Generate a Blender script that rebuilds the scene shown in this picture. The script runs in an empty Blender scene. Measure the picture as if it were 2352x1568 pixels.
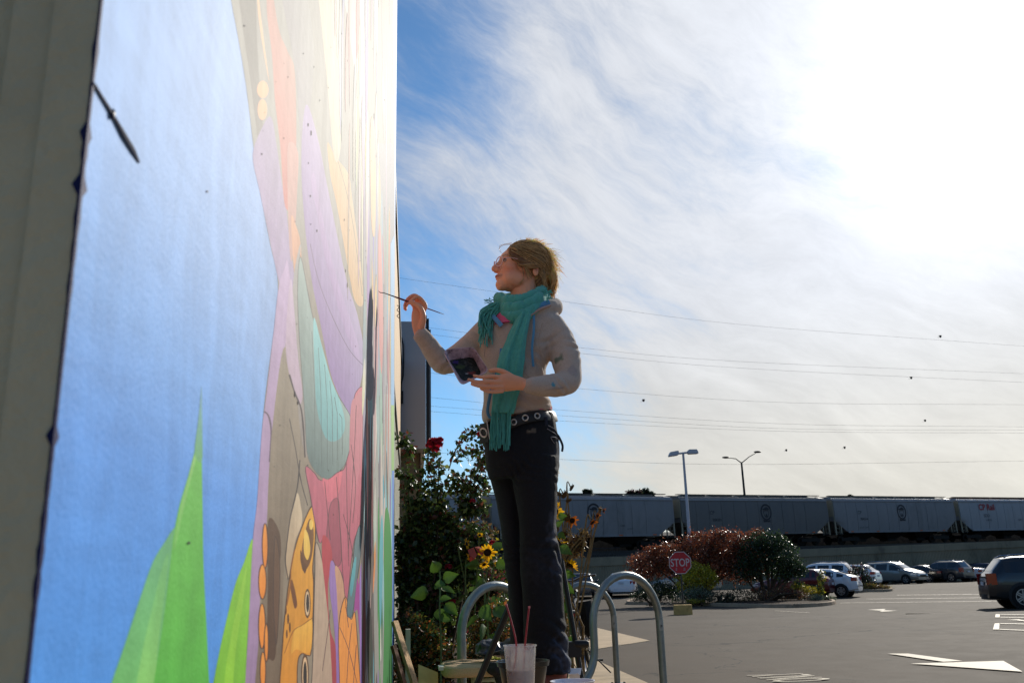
import bpy, bmesh, math, random
import numpy as np
from mathutils import Vector, Matrix, noise
from mathutils.geometry import tessellate_polygon
from math import radians, sin, cos, pi, sqrt, atan2

D = bpy.data
SC = bpy.context.scene
COL = SC.collection
rnd = random.Random(11)
nrng = np.random.default_rng(11)

# ------------------------------------------------------------------ camera
YAW, PITCH, ROLL = radians(6.8), radians(15.2), radians(1.6)
FPX, PW, PH = 2029.0, 2352.0, 1568.0
CAM = Vector((0.0, 0.0, 1.0))
_F = Vector((sin(YAW) * cos(PITCH), cos(YAW) * cos(PITCH), sin(PITCH)))
_R0 = Vector((cos(YAW), -sin(YAW), 0.0))
_U0 = _R0.cross(_F)
_R = _R0 * cos(ROLL) - _U0 * sin(ROLL)
_U = _U0 * cos(ROLL) + _R0 * sin(ROLL)
cam = D.cameras.new('camera')
cam.sensor_width = 36.0
cam.lens = FPX / PW * 36.0
cam.clip_start = 0.02
cam.clip_end = 4000.0
cam.dof.use_dof = True
cam.dof.focus_distance = 3.6
cam.dof.aperture_fstop = 18.0
camo = D.objects.new('camera', cam)
M = Matrix((_R, _U, -_F)).transposed().to_4x4()
M.translation = CAM
camo.matrix_world = M
COL.objects.link(camo)
SC.camera = camo

# ------------------------------------------------------------------ sun, sky, exposure
SUN_AZ, SUN_EL = radians(37.6), radians(26.5)
SUND = Vector((sin(SUN_AZ) * cos(SUN_EL), cos(SUN_AZ) * cos(SUN_EL), sin(SUN_EL)))
sl = D.lights.new('sun', 'SUN')
sl.energy = 4.6
sl.angle = radians(0.6)
sl.color = (1.0, 0.94, 0.84)
so = D.objects.new('sun', sl)
so.rotation_euler = SUND.to_track_quat('Z', 'Y').to_euler()
COL.objects.link(so)

SC.view_settings.view_transform = 'Standard'
SC.view_settings.look = 'None'
SC.view_settings.exposure = 0.0
SC.view_settings.gamma = 1.0
SC.view_settings.use_curve_mapping = False
SC.cycles.max_bounces = 6
SC.cycles.transparent_max_bounces = 12
SC.cycles.use_denoising = True
SC.cycles.sample_clamp_indirect = 4.0

W = D.worlds.new('World')
SC.world = W
W.use_nodes = True


class NT:
    """tiny node-tree builder"""
    def __init__(s, tree):
        s.t = tree
        tree.nodes.clear()

    def n(s, typ, **kw):
        nd = s.t.nodes.new(typ)
        for k, v in kw.items():
            if k.startswith('i_'):
                key = k[2:]
                key = int(key) if key.isdigit() else key.replace('_', ' ')
                if hasattr(v, 'is_linked') or isinstance(v, bpy.types.NodeSocket):
                    s.t.links.new(v, nd.inputs[key])
                else:
                    nd.inputs[key].default_value = v
            else:
                setattr(nd, k, v)
        return nd

    def math(s, op, a, b=0.0, c=0.0, clamp=False):
        nd = s.t.nodes.new('ShaderNodeMath')
        nd.operation = op
        nd.use_clamp = clamp
        for i, x in enumerate((a, b, c)):
            if isinstance(x, bpy.types.NodeSocket):
                s.t.links.new(x, nd.inputs[i])
            else:
                nd.inputs[i].default_value = x
        return nd.outputs[0]

    def vmath(s, op, a, b=(0, 0, 0)):
        nd = s.t.nodes.new('ShaderNodeVectorMath')
        nd.operation = op
        for i, x in enumerate((a, b)):
            if isinstance(x, bpy.types.NodeSocket):
                s.t.links.new(x, nd.inputs[i])
            else:
                nd.inputs[i].default_value = x
        return nd.outputs['Value'] if op in ('DOT_PRODUCT', 'LENGTH') else nd.outputs[0]

    def mix(s, fac, a, b, blend='MIX'):
        nd = s.t.nodes.new('ShaderNodeMix')
        nd.data_type = 'RGBA'
        nd.blend_type = blend
        for i, x in ((0, fac), (6, a), (7, b)):
            if isinstance(x, bpy.types.NodeSocket):
                s.t.links.new(x, nd.inputs[i])
            else:
                nd.inputs[i].default_value = x if i == 0 else (tuple(x) + (1.0,))[:4]
        return nd.outputs[2]

    def ramp(s, x, lo, hi, a=0.0, b=1.0, smooth=True):
        nd = s.t.nodes.new('ShaderNodeMapRange')
        nd.interpolation_type = 'SMOOTHSTEP' if smooth else 'LINEAR'
        s.t.links.new(x, nd.inputs[0])
        for i, v in zip((1, 2, 3, 4), (lo, hi, a, b)):
            nd.inputs[i].default_value = v
        return nd.outputs[0]

    def noise(s, vec, scale, detail=4.0, rough=0.55, dist=0.0):
        nd = s.t.nodes.new('ShaderNodeTexNoise')
        if vec is not None:
            s.t.links.new(vec, nd.inputs['Vector'])
        nd.inputs['Scale'].default_value = scale
        nd.inputs['Detail'].default_value = detail
        nd.inputs['Roughness'].default_value = rough
        nd.inputs['Distortion'].default_value = dist
        return nd.outputs[0]

    def link(s, a, b):
        s.t.links.new(a, b)


def build_world():
    t = NT(W.node_tree)
    sky = t.n('ShaderNodeTexSky', sky_type='NISHITA', sun_disc=False,
              sun_elevation=SUN_EL, sun_rotation=SUN_AZ, altitude=100.0,
              air_density=1.0, dust_density=0.25, ozone_density=2.0)
    tc = t.n('ShaderNodeTexCoord')
    d = tc.outputs['Generated']
    sep = t.n('ShaderNodeSeparateXYZ')
    t.link(d, sep.inputs[0])
    z = sep.outputs[2]
    zc = t.math('MAXIMUM', z, 0.0)
    # high cirrus combed along one direction across the sky, with softer banks under it
    ax = (Vector((0.97, -0.24, 0)) * cos(SKY_ROT) - Vector((0, 0, 1)) * sin(SKY_ROT))
    bx = (Vector((0.97, -0.24, 0)) * sin(SKY_ROT) + Vector((0, 0, 1)) * cos(SKY_ROT))
    comb = t.n('ShaderNodeCombineXYZ')
    t.link(t.vmath('DOT_PRODUCT', d, tuple(ax)), comb.inputs[0])
    t.link(t.vmath('DOT_PRODUCT', d, tuple(bx)), comb.inputs[1])
    t.link(t.vmath('DOT_PRODUCT', d, (0.24, 0.97, 0.0)), comb.inputs[2])
    p = t.vmath('ADD', comb.outputs[0], SKY_LOC)
    warp = t.n('ShaderNodeTexNoise', i_Scale=2.6, i_Detail=4.0)
    t.link(p, warp.inputs['Vector'])
    off = t.vmath('MULTIPLY', t.vmath('SUBTRACT', warp.outputs['Color'], (0.5, 0.5, 0.5)), (0.20, 0.20, 0.12))
    pw = t.vmath('ADD', p, off)
    big = t.noise(t.vmath('MULTIPLY', pw, (1.5, 2.6, 1.5)), 1.5, 3.0, 0.5)
    fine = t.noise(t.vmath('MULTIPLY', pw, (1.6, 5.2, 2.0)), 2.6, 9.0, 0.66, 0.15)
    wisp = t.noise(t.vmath('MULTIPLY', pw, (4.0, 11.0, 4.0)), 2.6, 9.0, 0.72, 0.25)
    sd = t.vmath('DOT_PRODUCT', d, tuple(SUND))
    sdp = t.math('MAXIMUM', sd, 0.0)
    near = t.ramp(sd, 0.82, 0.99, -0.11, 0.22)
    low = t.ramp(z, 0.28, 0.02, 0.0, 0.30)
    cov = t.math('ADD', t.math('ADD', t.math('MULTIPLY', big, 0.72), t.math('ADD', t.math('MULTIPLY', fine, 0.56), t.math('MULTIPLY', wisp, 0.26))),
                 t.math('ADD', t.math('ADD', near, low), t.math('SUBTRACT', t.ramp(sd, 0.85, 0.985, 0.0, 0.13), 0.10)))
    mask = t.ramp(cov, 0.52, 0.96, 0.0, 1.0)
    # radiance of the veil of cloud: brighter and warmer the closer it lies to the sun
    g1 = t.math('POWER', sdp, 5.0)
    g2 = t.math('POWER', sdp, 22.0)
    g3 = t.math('POWER', sdp, 160.0)
    g0 = t.math('POWER', t.math('MULTIPLY_ADD', sd, 0.5, 0.5), 3.0)
    lum = t.math('ADD', t.math('ADD', t.math('MULTIPLY_ADD', g0, 5.5, 1.8), t.math('MULTIPLY', g1, 0.6)),
                 t.math('ADD', t.math('MULTIPLY', g2, 1.8), t.math('MULTIPLY', g3, 11.0)))
    vary = t.math('ADD', t.math('MULTIPLY', fine, 0.42), t.math('MULTIPLY', wisp, 0.34))
    lum = t.math('MULTIPLY', lum, t.math("ADD", vary, 0.64))
    warm = t.mix(t.ramp(z, 0.34, 0.03), (0.94, 0.98, 1.06), (1.04, 1.01, 0.91))
    ccol = t.mix(1.0, warm, (1, 1, 1), 'MULTIPLY')
    cl = t.n('ShaderNodeVectorMath', operation='SCALE')
    t.link(ccol, cl.inputs[0])
    t.link(lum, cl.inputs['Scale'])
    # clear sky between the clouds
    sk = t.n('ShaderNodeVectorMath', operation='MULTIPLY')
    t.link(sky.outputs[0], sk.inputs[0])
    sk.inputs[1].default_value = SKY_TINT
    mixc = t.mix(mask, sk.outputs[0], cl.outputs[0])
    bg = t.n('ShaderNodeBackground', i_Strength=0.1)
    t.link(mixc, bg.inputs[0])
    out = t.n('ShaderNodeOutputWorld')
    t.link(bg.outputs[0], out.inputs[0])


SKY_ROT = radians(30.0)
SKY_LOC = (0.5, 0.9, 0.1)
SKY_TINT = (0.70, 1.02, 1.24)
build_world()

# ------------------------------------------------------------------ projecting helpers
def ray(u, v):
    return (_R * (u - PW / 2) + _U * (PH / 2 - v) + _F * FPX).normalized()

def at(u, v, y):
    """the point that lies y metres along the wall's direction"""
    d = ray(u, v)
    return CAM + d * (y / d.y)

def fw(u, v, dist):
    """the point at a horizontal distance dist straight ahead of the viewer"""
    d = ray(u, v)
    k = d.x * sin(YAW) + d.y * cos(YAW)
    return CAM + d * (dist / k)

def smooth(a, b, x):
    t = min(1.0, max(0.0, (x - a) / (b - a)))
    return t * t * (3 - 2 * t)

def gh(x, y):
    """height of the car park: it dips for drainage in the middle"""
    d = x * sin(YAW) + y * cos(YAW)
    return -0.30 * smooth(21.5, 29, d) * (1 - smooth(46, 64, d))

def gr(u, v):
    d = ray(u, v)
    h = 0.0
    for _ in range(30):
        t = (h - CAM.z) / d.z
        p = CAM + d * t
        h = 0.5 * h + 0.5 * gh(p.x, p.y)
    return Vector((p.x, p.y, gh(p.x, p.y)))

WX = -0.125
def onwall(u, v, off=0.0):
    d = ray(u, v)
    p = CAM + d * ((WX - CAM.x) / d.x)
    return Vector((WX + off, p.y, p.z))

# ------------------------------------------------------------------ materials
def S(r, g, b):
    f = lambda c: (c / 255 / 12.92) if c <= 10.3 else ((c / 255 + 0.055) / 1.055) ** 2.4
    return (f(r), f(g), f(b))

MATS = {}
def mat(name, col, rough=0.6, spec=0.5, metal=0.0, var=0.15, vscale=8.0, bump=0.0, bscale=60.0,
        attr=False, trans=0.0, coat=0.0, stretch=(1, 1, 1), emit=None, alpha=1.0, dirt=None, dscale=2.0,
        sheen=0.0, transmission=0.0):
    if name in MATS:
        return MATS[name]
    m = D.materials.new(name)
    m.use_nodes = True
    t = NT(m.node_tree)
    tc = t.n('ShaderNodeTexCoord')
    mp = t.n('ShaderNodeMapping')
    t.link(tc.outputs['Object'], mp.inputs[0])
    mp.inputs['Scale'].default_value = stretch
    v = mp.outputs[0]
    if attr:
        at_ = t.n('ShaderNodeVertexColor', layer_name='Col')
        base = at_.outputs[0]
    else:
        rgb = t.n('ShaderNodeRGB')
        rgb.outputs[0].default_value = tuple(col) + (1,)
        base = rgb.outputs[0]
    n1 = t.noise(v, vscale, 5.0, 0.6)
    k = t.ramp(n1, 0.25, 0.75, 1.0 - var, 1.0 + var, smooth=False)
    sc = t.n('ShaderNodeVectorMath', operation='SCALE')
    t.link(base, sc.inputs[0])
    t.link(k, sc.inputs['Scale'])
    c = sc.outputs[0]
    if dirt is not None:
        n2 = t.noise(v, dscale, 6.0, 0.65, 0.6)
        c = t.mix(t.ramp(n2, 0.5, 0.72, 0.0, 0.75), c, dirt)
    p = t.n('ShaderNodeBsdfPrincipled')
    t.link(c, p.inputs['Base Color'])
    p.inputs['Roughness'].default_value = rough
    p.inputs['Specular IOR Level'].default_value = spec
    p.inputs['Metallic'].default_value = metal
    p.inputs['Coat Weight'].default_value = coat
    p.inputs['Coat Roughness'].default_value = 0.05
    p.inputs['Sheen Weight'].default_value = sheen
    p.inputs['Transmission Weight'].default_value = transmission
    p.inputs['Alpha'].default_value = alpha
    if bump > 0:
        nb = t.noise(v, bscale, 4.0, 0.6)
        b = t.n('ShaderNodeBump', i_Strength=min(1.0, bump), i_Distance=0.01 if bump <= 1 else 0.01 * bump)
        t.link(nb, b.inputs['Height'])
        t.link(b.outputs[0], p.inputs['Normal'])
    out = t.n('ShaderNodeOutputMaterial')
    sh = p.outputs[0]
    if trans > 0:
        tr = t.n('ShaderNodeBsdfTranslucent')
        t.link(c, tr.inputs[0])
        mx = t.n('ShaderNodeMixShader', i_0=trans)
        t.link(sh, mx.inputs[1])
        t.link(tr.outputs[0], mx.inputs[2])
        sh = mx.outputs[0]
    t.link(sh, out.inputs[0])
    MATS[name] = m
    return m

# ------------------------------------------------------------------ mesh builder
class MB:
    def __init__(s):
        s.v, s.f, s.c = [], [], []      # vertices, faces, colour per vertex

    def add(s, vs, fs, col=None):
        o = len(s.v)
        s.v += [Vector(p) for p in vs]
        s.f += [tuple(i + o for i in f) for f in fs]
        s.c += [col] * len(vs) if not isinstance(col, list) else col
        return s

    def box(s, c, size, rot=None, col=None):
        hx, hy, hz = (k / 2 for k in size)
        vs = [Vector((x, y, z)) for x in (-hx, hx) for y in (-hy, hy) for z in (-hz, hz)]
        if rot is not None:
            vs = [rot @ p for p in vs]
        c = Vector(c)
        return s.add([p + c for p in vs], [(0, 1, 3, 2), (4, 6, 7, 5), (0, 4, 5, 1), (2, 3, 7, 6), (0, 2, 6, 4), (1, 5, 7, 3)], col)

    def loft(s, rings, cap=True, closed=True, col=None):
        n = len(rings[0])
        vs = [p for r in rings for p in r]
        fs = []
        for i in range(len(rings) - 1):
            for j in range(n if closed else n - 1):
                k = (j + 1) % n
                fs.append((i * n + j, i * n + k, (i + 1) * n + k, (i + 1) * n + j))
        if cap and closed:
            fs.append(tuple(reversed(range(n))))
            fs.append(tuple((len(rings) - 1) * n + j for j in range(n)))
        return s.add(vs, fs, col)

    def tube(s, path, r, n=8, flat=None, up=None, col=None, cap=True, closed=False):
        path = [Vector(p) for p in path]
        m = len(path)
        rs = [r] * m if not isinstance(r, (list, tuple)) else list(r)
        tang = []
        for i in range(m):
            a, b = path[max(0, i - 1)], path[min(m - 1, i + 1)]
            if closed:
                a, b = path[i - 1], path[(i + 1) % m]
            tang.append((b - a).normalized())
        u = Vector(up) if up is not None else (Vector((0, 0, 1)) if abs(tang[0].z) < 0.9 else Vector((1, 0, 0)))
        rings = []
        for i in range(m):
            tdir = tang[i]
            u = (u - tdir * u.dot(tdir))
            if u.length < 1e-5:
                u = tdir.orthogonal()
            u.normalize()
            w = tdir.cross(u)
            rx = rs[i]
            ry = rx * (flat if flat else 1.0)
            rings.append([path[i] + u * (ry * sin(2 * pi * j / n)) + w * (rx * cos(2 * pi * j / n)) for j in range(n)])
        if closed:
            rings.append(rings[0])
            cap = False
        return s.loft(rings, cap, True, col)

    def lathe(s, prof, n=20, c=(0, 0, 0), axis=None, col=None, cap=True):
        """prof: (radius, height) pairs about z, or about the given axis"""
        q = Vector((0, 0, 1)).rotation_difference(Vector(axis)) if axis is not None else None
        rings = []
        for (r, z) in prof:
            ring = []
            for j in range(n):
                p = Vector((r * cos(2 * pi * j / n), r * sin(2 * pi * j / n), z))
                if q is not None:
                    p = q @ p
                ring.append(p + Vector(c))
            rings.append(ring)
        return s.loft(rings, cap, True, col)

    def ell(s, c, r, n=12, m=8, rot=None, col=None):
        c = Vector(c)
        rings = []
        for i in range(m + 1):
            a = pi * i / m
            a = min(max(a, 0.02), pi - 0.02)
            ring = []
            for j in range(n):
                b = 2 * pi * j / n
                p = Vector((r[0] * sin(a) * cos(b), r[1] * sin(a) * sin(b), -r[2] * cos(a)))
                if rot is not None:
                    p = rot @ p
                ring.append(c + p)
            rings.append(ring)
        return s.loft(rings, True, True, col)

    def prism(s, poly, h, col=None):
        """poly: list of 3D points (flat), extruded by vector h"""
        poly = [Vector(p) for p in poly]
        h = Vector(h)
        n = len(poly)
        tri = tessellate_polygon([poly])
        fs = [tuple(t) for t in tri] + [tuple(i + n for i in reversed(t)) for t in tri]
        fs += [(i, (i + 1) % n, (i + 1) % n + n, i + n) for i in range(n)]
        return s.add(poly + [p + h for p in poly], fs, col)

    def sheet(s, poly, col=None):
        poly = [Vector(p) for p in poly]
        return s.add(poly, [tuple(t) for t in tessellate_polygon([poly])], col)

    def shift(s, d):
        d = Vector(d)
        s.v = [p + d for p in s.v]
        return s


def link(o, parent=None):
    COL.objects.link(o)
    if parent is not None:
        o.parent = parent
    return o

def mesh_from(name, mb, smooth_=True, angle=None):
    me = D.meshes.new(name)
    me.from_pydata([tuple(p) for p in mb.v], [], mb.f)
    if any(c is not None for c in mb.c):
        ca = me.color_attributes.new('Col', 'FLOAT_COLOR', 'POINT')
        arr = np.array([(tuple(c) + (1.0,))[:4] if c is not None else (1, 1, 1, 1) for c in mb.c], dtype=np.float32)
        ca.data.foreach_set('color', arr.ravel())
    me.polygons.foreach_set('use_smooth', [bool(smooth_)] * len(me.polygons))
    me.update()
    if angle is not None:
        me.set_sharp_from_angle(angle=radians(angle))
    return me

def obj(name, mb, m, parent=None, smooth_=True, angle=40, world=True, recalc=True):
    """one mesh object; geometry given in world space is moved into its parent's space"""
    if parent is not None and world:
        off = Vector(parent.location)
        if parent.parent is not None:
            off = off + Vector(parent.parent.location)
        mb.shift(-off)
    me = mesh_from(name, mb, smooth_, None)
    if recalc:
        bm = bmesh.new()
        bm.from_mesh(me)
        bmesh.ops.recalc_face_normals(bm, faces=bm.faces)
        bm.to_mesh(me)
        bm.free()
    if smooth_ and angle is not None:
        me.set_sharp_from_angle(angle=radians(angle))
    me.materials.append(m)
    return link(D.objects.new(name, me), parent)

def tag(o, label=None, cat=None, group=None, kind=None):
    if label: o['label'] = label
    if cat: o['category'] = cat
    if group: o['group'] = group
    if kind: o['kind'] = kind
    return o

def thing(name, loc, label, cat, group=None, rz=0.0):
    o = D.objects.new(name, None)
    o.empty_display_size = 0.1
    o.location = loc
    o.rotation_euler = (0, 0, rz)
    link(o)
    return tag(o, label, cat, group)

def copy_tree(o, parent=None):
    c = o.copy()
    link(c, parent)
    for ch in list(o.children):
        copy_tree(ch, c)
    return c

def remesh(mb, voxel, iters=4, fac=0.5):
    """union of the overlapping closed shapes in mb as one continuous skin"""
    me = mesh_from('tmp', mb)
    o = link(D.objects.new('tmp', me))
    r = o.modifiers.new('r', 'REMESH')
    r.mode = 'VOXEL'
    r.voxel_size = voxel
    r.use_smooth_shade = True
    if iters:
        sm = o.modifiers.new('s', 'SMOOTH')
        sm.factor = fac
        sm.iterations = iters
    dg = bpy.context.evaluated_depsgraph_get()
    out = D.meshes.new_from_object(o.evaluated_get(dg))
    D.objects.remove(o)
    D.meshes.remove(me)
    return out

def catmull(pts, k=6, closed=True):
    n = len(pts)
    out = []
    rng = range(n) if closed else range(n - 1)
    for i in rng:
        if closed:
            p0, p1, p2, p3 = pts[i - 1], pts[i], pts[(i + 1) % n], pts[(i + 2) % n]
        else:
            p0, p1, p2, p3 = pts[max(0, i - 1)], pts[i], pts[i + 1], pts[min(n - 1, i + 2)]
        for j in range(k):
            t = j / k
            t2, t3 = t * t, t * t * t
            out.append(tuple(0.5 * ((2 * b) + (-a + c) * t + (2 * a - 5 * b + 4 * c - d) * t2 + (-a + 3 * b - 3 * c + d) * t3)
                             for a, b, c, d in zip(p0, p1, p2, p3)))
    if not closed:
        out.append(tuple(pts[-1]))
    return out

def text_mesh(body, size, extrude=0.0, bold=0.0, spacing=1.0, align='CENTER'):
    cu = D.curves.new('txt', 'FONT')
    cu.body = body
    cu.size = size
    cu.extrude = extrude
    cu.offset = bold
    cu.align_x = align
    cu.align_y = 'CENTER'
    cu.space_character = spacing
    cu.resolution_u = 3
    o = link(D.objects.new('txt', cu))
    dg = bpy.context.evaluated_depsgraph_get()
    me = D.meshes.new_from_object(o.evaluated_get(dg))
    D.objects.remove(o)
    D.curves.remove(cu)
    return me

def text_mb(body, size, origin, ex, ey, **kw):
    me = text_mesh(body, size, **kw)
    mb = MB()
    ex, ey, origin = Vector(ex), Vector(ey), Vector(origin)
    ez = ex.cross(ey).normalized()
    mb.add([origin + ex * v.co.x + ey * v.co.y + ez * v.co.z for v in me.vertices], [tuple(p.vertices) for p in me.polygons])
    D.meshes.remove(me)
    return mb
# ================================================================== large structure
def K(c, k): return tuple(x * k for x in c)

# ---- car park
def ground():
    m = D.materials.new('asphalt')
    m.use_nodes = True
    t = NT(m.node_tree)
    tc = t.n('ShaderNodeTexCoord')
    v = tc.outputs['Object']
    n0 = t.noise(v, 0.35, 5, 0.6)
    n1 = t.noise(v, 2.2, 5, 0.65, 0.8)
    n2 = t.noise(v, 95.0, 3, 0.6)
    vor = t.n('ShaderNodeTexVoronoi', feature='F1', i_Scale=85.0)
    t.link(v, vor.inputs['Vector'])
    c = t.mix(t.ramp(n0, 0.3, 0.7), (0.074, 0.057, 0.040), (0.090, 0.070, 0.050))
    c = t.mix(t.ramp(n1, 0.55, 0.80, 0, 0.06), c, (0.030, 0.027, 0.024))
    c = t.mix(t.ramp(n2, 0.56, 0.74, 0, 0.7), c, (0.20, 0.175, 0.145))
    c = t.mix(t.ramp(n2, 0.42, 0.28, 0, 0.7), c, (0.018, 0.016, 0.014))
    # oil drips and gum spots
    spt = t.n('ShaderNodeTexVoronoi', feature='F1', i_Scale=0.9)
    t.link(v, spt.inputs['Vector'])
    c = t.mix(t.ramp(spt.outputs[0], 0.10, 0.05, 0, 0.55), c, (0.022, 0.020, 0.018))
    # cracks wandering over the surface
    cr = t.n('ShaderNodeTexVoronoi', feature='DISTANCE_TO_EDGE', i_Scale=0.16)
    wv = t.n('ShaderNodeTexNoise', i_Scale=0.9, i_Detail=6.0)
    t.link(v, wv.inputs['Vector'])
    t.link(t.vmath('ADD', v, t.vmath('MULTIPLY', wv.outputs['Color'], (2.2, 2.2, 0))), cr.inputs['Vector'])
    c = t.mix(t.ramp(cr.outputs[0], 0.0035, 0.0012, 0, 0.7), c, (0.018, 0.017, 0.016))
    # sealed patch lines / tyre polish: long soft streaks across the drive lane
    mp = t.n('ShaderNodeMapping')
    t.link(v, mp.inputs[0])
    mp.inputs['Rotation'].default_value = (0, 0, radians(-18))
    mp.inputs['Scale'].default_value = (0.05, 0.9, 1)
    st = t.noise(mp.outputs[0], 1.0, 4, 0.6)
    c = t.mix(t.ramp(st, 0.50, 0.75, 0, 0.25), c, (0.075, 0.066, 0.057))
    p = t.n('ShaderNodeBsdfPrincipled')
    t.link(c, p.inputs['Base Color'])
    t.link(t.ramp(n1, 0.3, 0.7, 0.84, 0.88), p.inputs['Roughness'])
    p.inputs['Specular IOR Level'].default_value = 0.09
    b = t.n('ShaderNodeBump', i_Strength=0.45, i_Distance=0.003)
    t.link(t.math('ADD', vor.outputs[0], t.math('MULTIPLY', n2, 0.8)), b.inputs['Height'])
    t.link(b.outputs[0], p.inputs['Normal'])
    o = t.n('ShaderNodeOutputMaterial')
    t.link(p.outputs[0], o.inputs[0])
    xs = [-900, -400, -150, -60] + [-30 + 1.5 * i for i in range(94)] + [125, 160, 300, 600, 1200]
    ys = [-200, -60, -20] + [-6 + 1.5 * i for i in range(76)] + [125, 160, 300, 700, 1600]
    mb = MB()
    mb.add([(x, y, gh(x, y)) for y in ys for x in xs],
           [(j * len(xs) + i, j * len(xs) + i + 1, (j + 1) * len(xs) + i + 1, (j + 1) * len(xs) + i)
            for j in range(len(ys) - 1) for i in range(len(xs) - 1)])
    tag(obj('parking_lot_asphalt', mb, m, angle=None), kind='structure')
ground()

# ---- concrete pavement slabs beside the wall
concrete = mat('concrete', S(176, 154, 122), 0.85, 0.3, var=0.12, vscale=3.0, bump=0.35, bscale=220, dirt=S(120, 104, 84), dscale=0.9)
def slab_set():
    root = thing('sidewalk', (0, 0, 0), None, None)
    root['kind'] = 'structure'
    e1, e2 = gr(1375, 1519), gr(1484, 1567)          # the slab's edge against the asphalt
    d = (e2 - e1).normalized()
    tip, a, b = gr(1493, 1471), gr(1344, 1435), gr(1336, 1496)
    def at_x(p, q, x):
        k = (x - p.x) / (q.x - p.x)
        return p + (q - p) * k
    near = e2 + d * 3.4
    polys = []
    # near pavement, cut into slabs by joints square to the wall
    yb = at_x(a, tip, -0.1).y
    def edge_x(y):                                    # edge of the near slabs at depth y
        k = (y - e1.y) / d.y
        return (e1 + d * k).x
    ys = [-2.0, 1.1, 2.6, 4.1, 5.6, 7.1, 8.4, b.y]
    g = 0.006
    for y0, y1 in zip(ys[:-1], ys[1:]):
        xr0, xr1 = (edge_x(y0) if y0 < e1.y + 3 else 2.3), (edge_x(y1))
        xr0, xr1 = min(xr0, 6), min(xr1, 6)
        polys.append([(-0.9 if y0 < 0 else -0.16, y0 + g), (xr0, y0 + g), (xr1, y1 - g), (-0.16, y1 - g)])
    # the far slabs that end in a point
    polys.append([(1.75, b.y + g), (b.x, b.y + g), (tip.x, tip.y), (a.x, a.y), (1.75, a.y)])
    polys.append([(1.75, a.y + g), (a.x - .02, a.y + g), (a.x - 0.5, 19.5), (1.75, 19.5)])
    for pl in polys:
        mb = MB().prism([(x, y, -0.05 + gh(x, y)) for x, y in pl], (0, 0, 0.058))
        obj('slab', mb, concrete, root, smooth_=False)
slab_set()

# ---- flower bed along the wall
soil = mat('soil', S(58, 44, 32), 0.95, 0.1, var=0.5, vscale=14, bump=1.5, bscale=40)
def bed():
    mb = MB()
    nx, ny = 14, 60
    vs = []
    for j in range(ny + 1):
        for i in range(nx + 1):
            x = -0.17 + 1.75 * i / nx
            y = 6.15 + 12.3 * j / ny
            z = 0.02 + 0.09 * noise.noise(Vector((x * 2, y * 2, 0))) * 0.6 + 0.05 * min(1, min(i, nx - i, j, ny - j) / 1.0)
            vs.append((x, y, z))
    mb.add(vs, [(j * (nx + 1) + i, j * (nx + 1) + i + 1, (j + 1) * (nx + 1) + i + 1, (j + 1) * (nx + 1) + i) for j in range(ny) for i in range(nx)])
    tag(obj('garden_soil', mb, soil), kind='structure')
bed()

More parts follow.
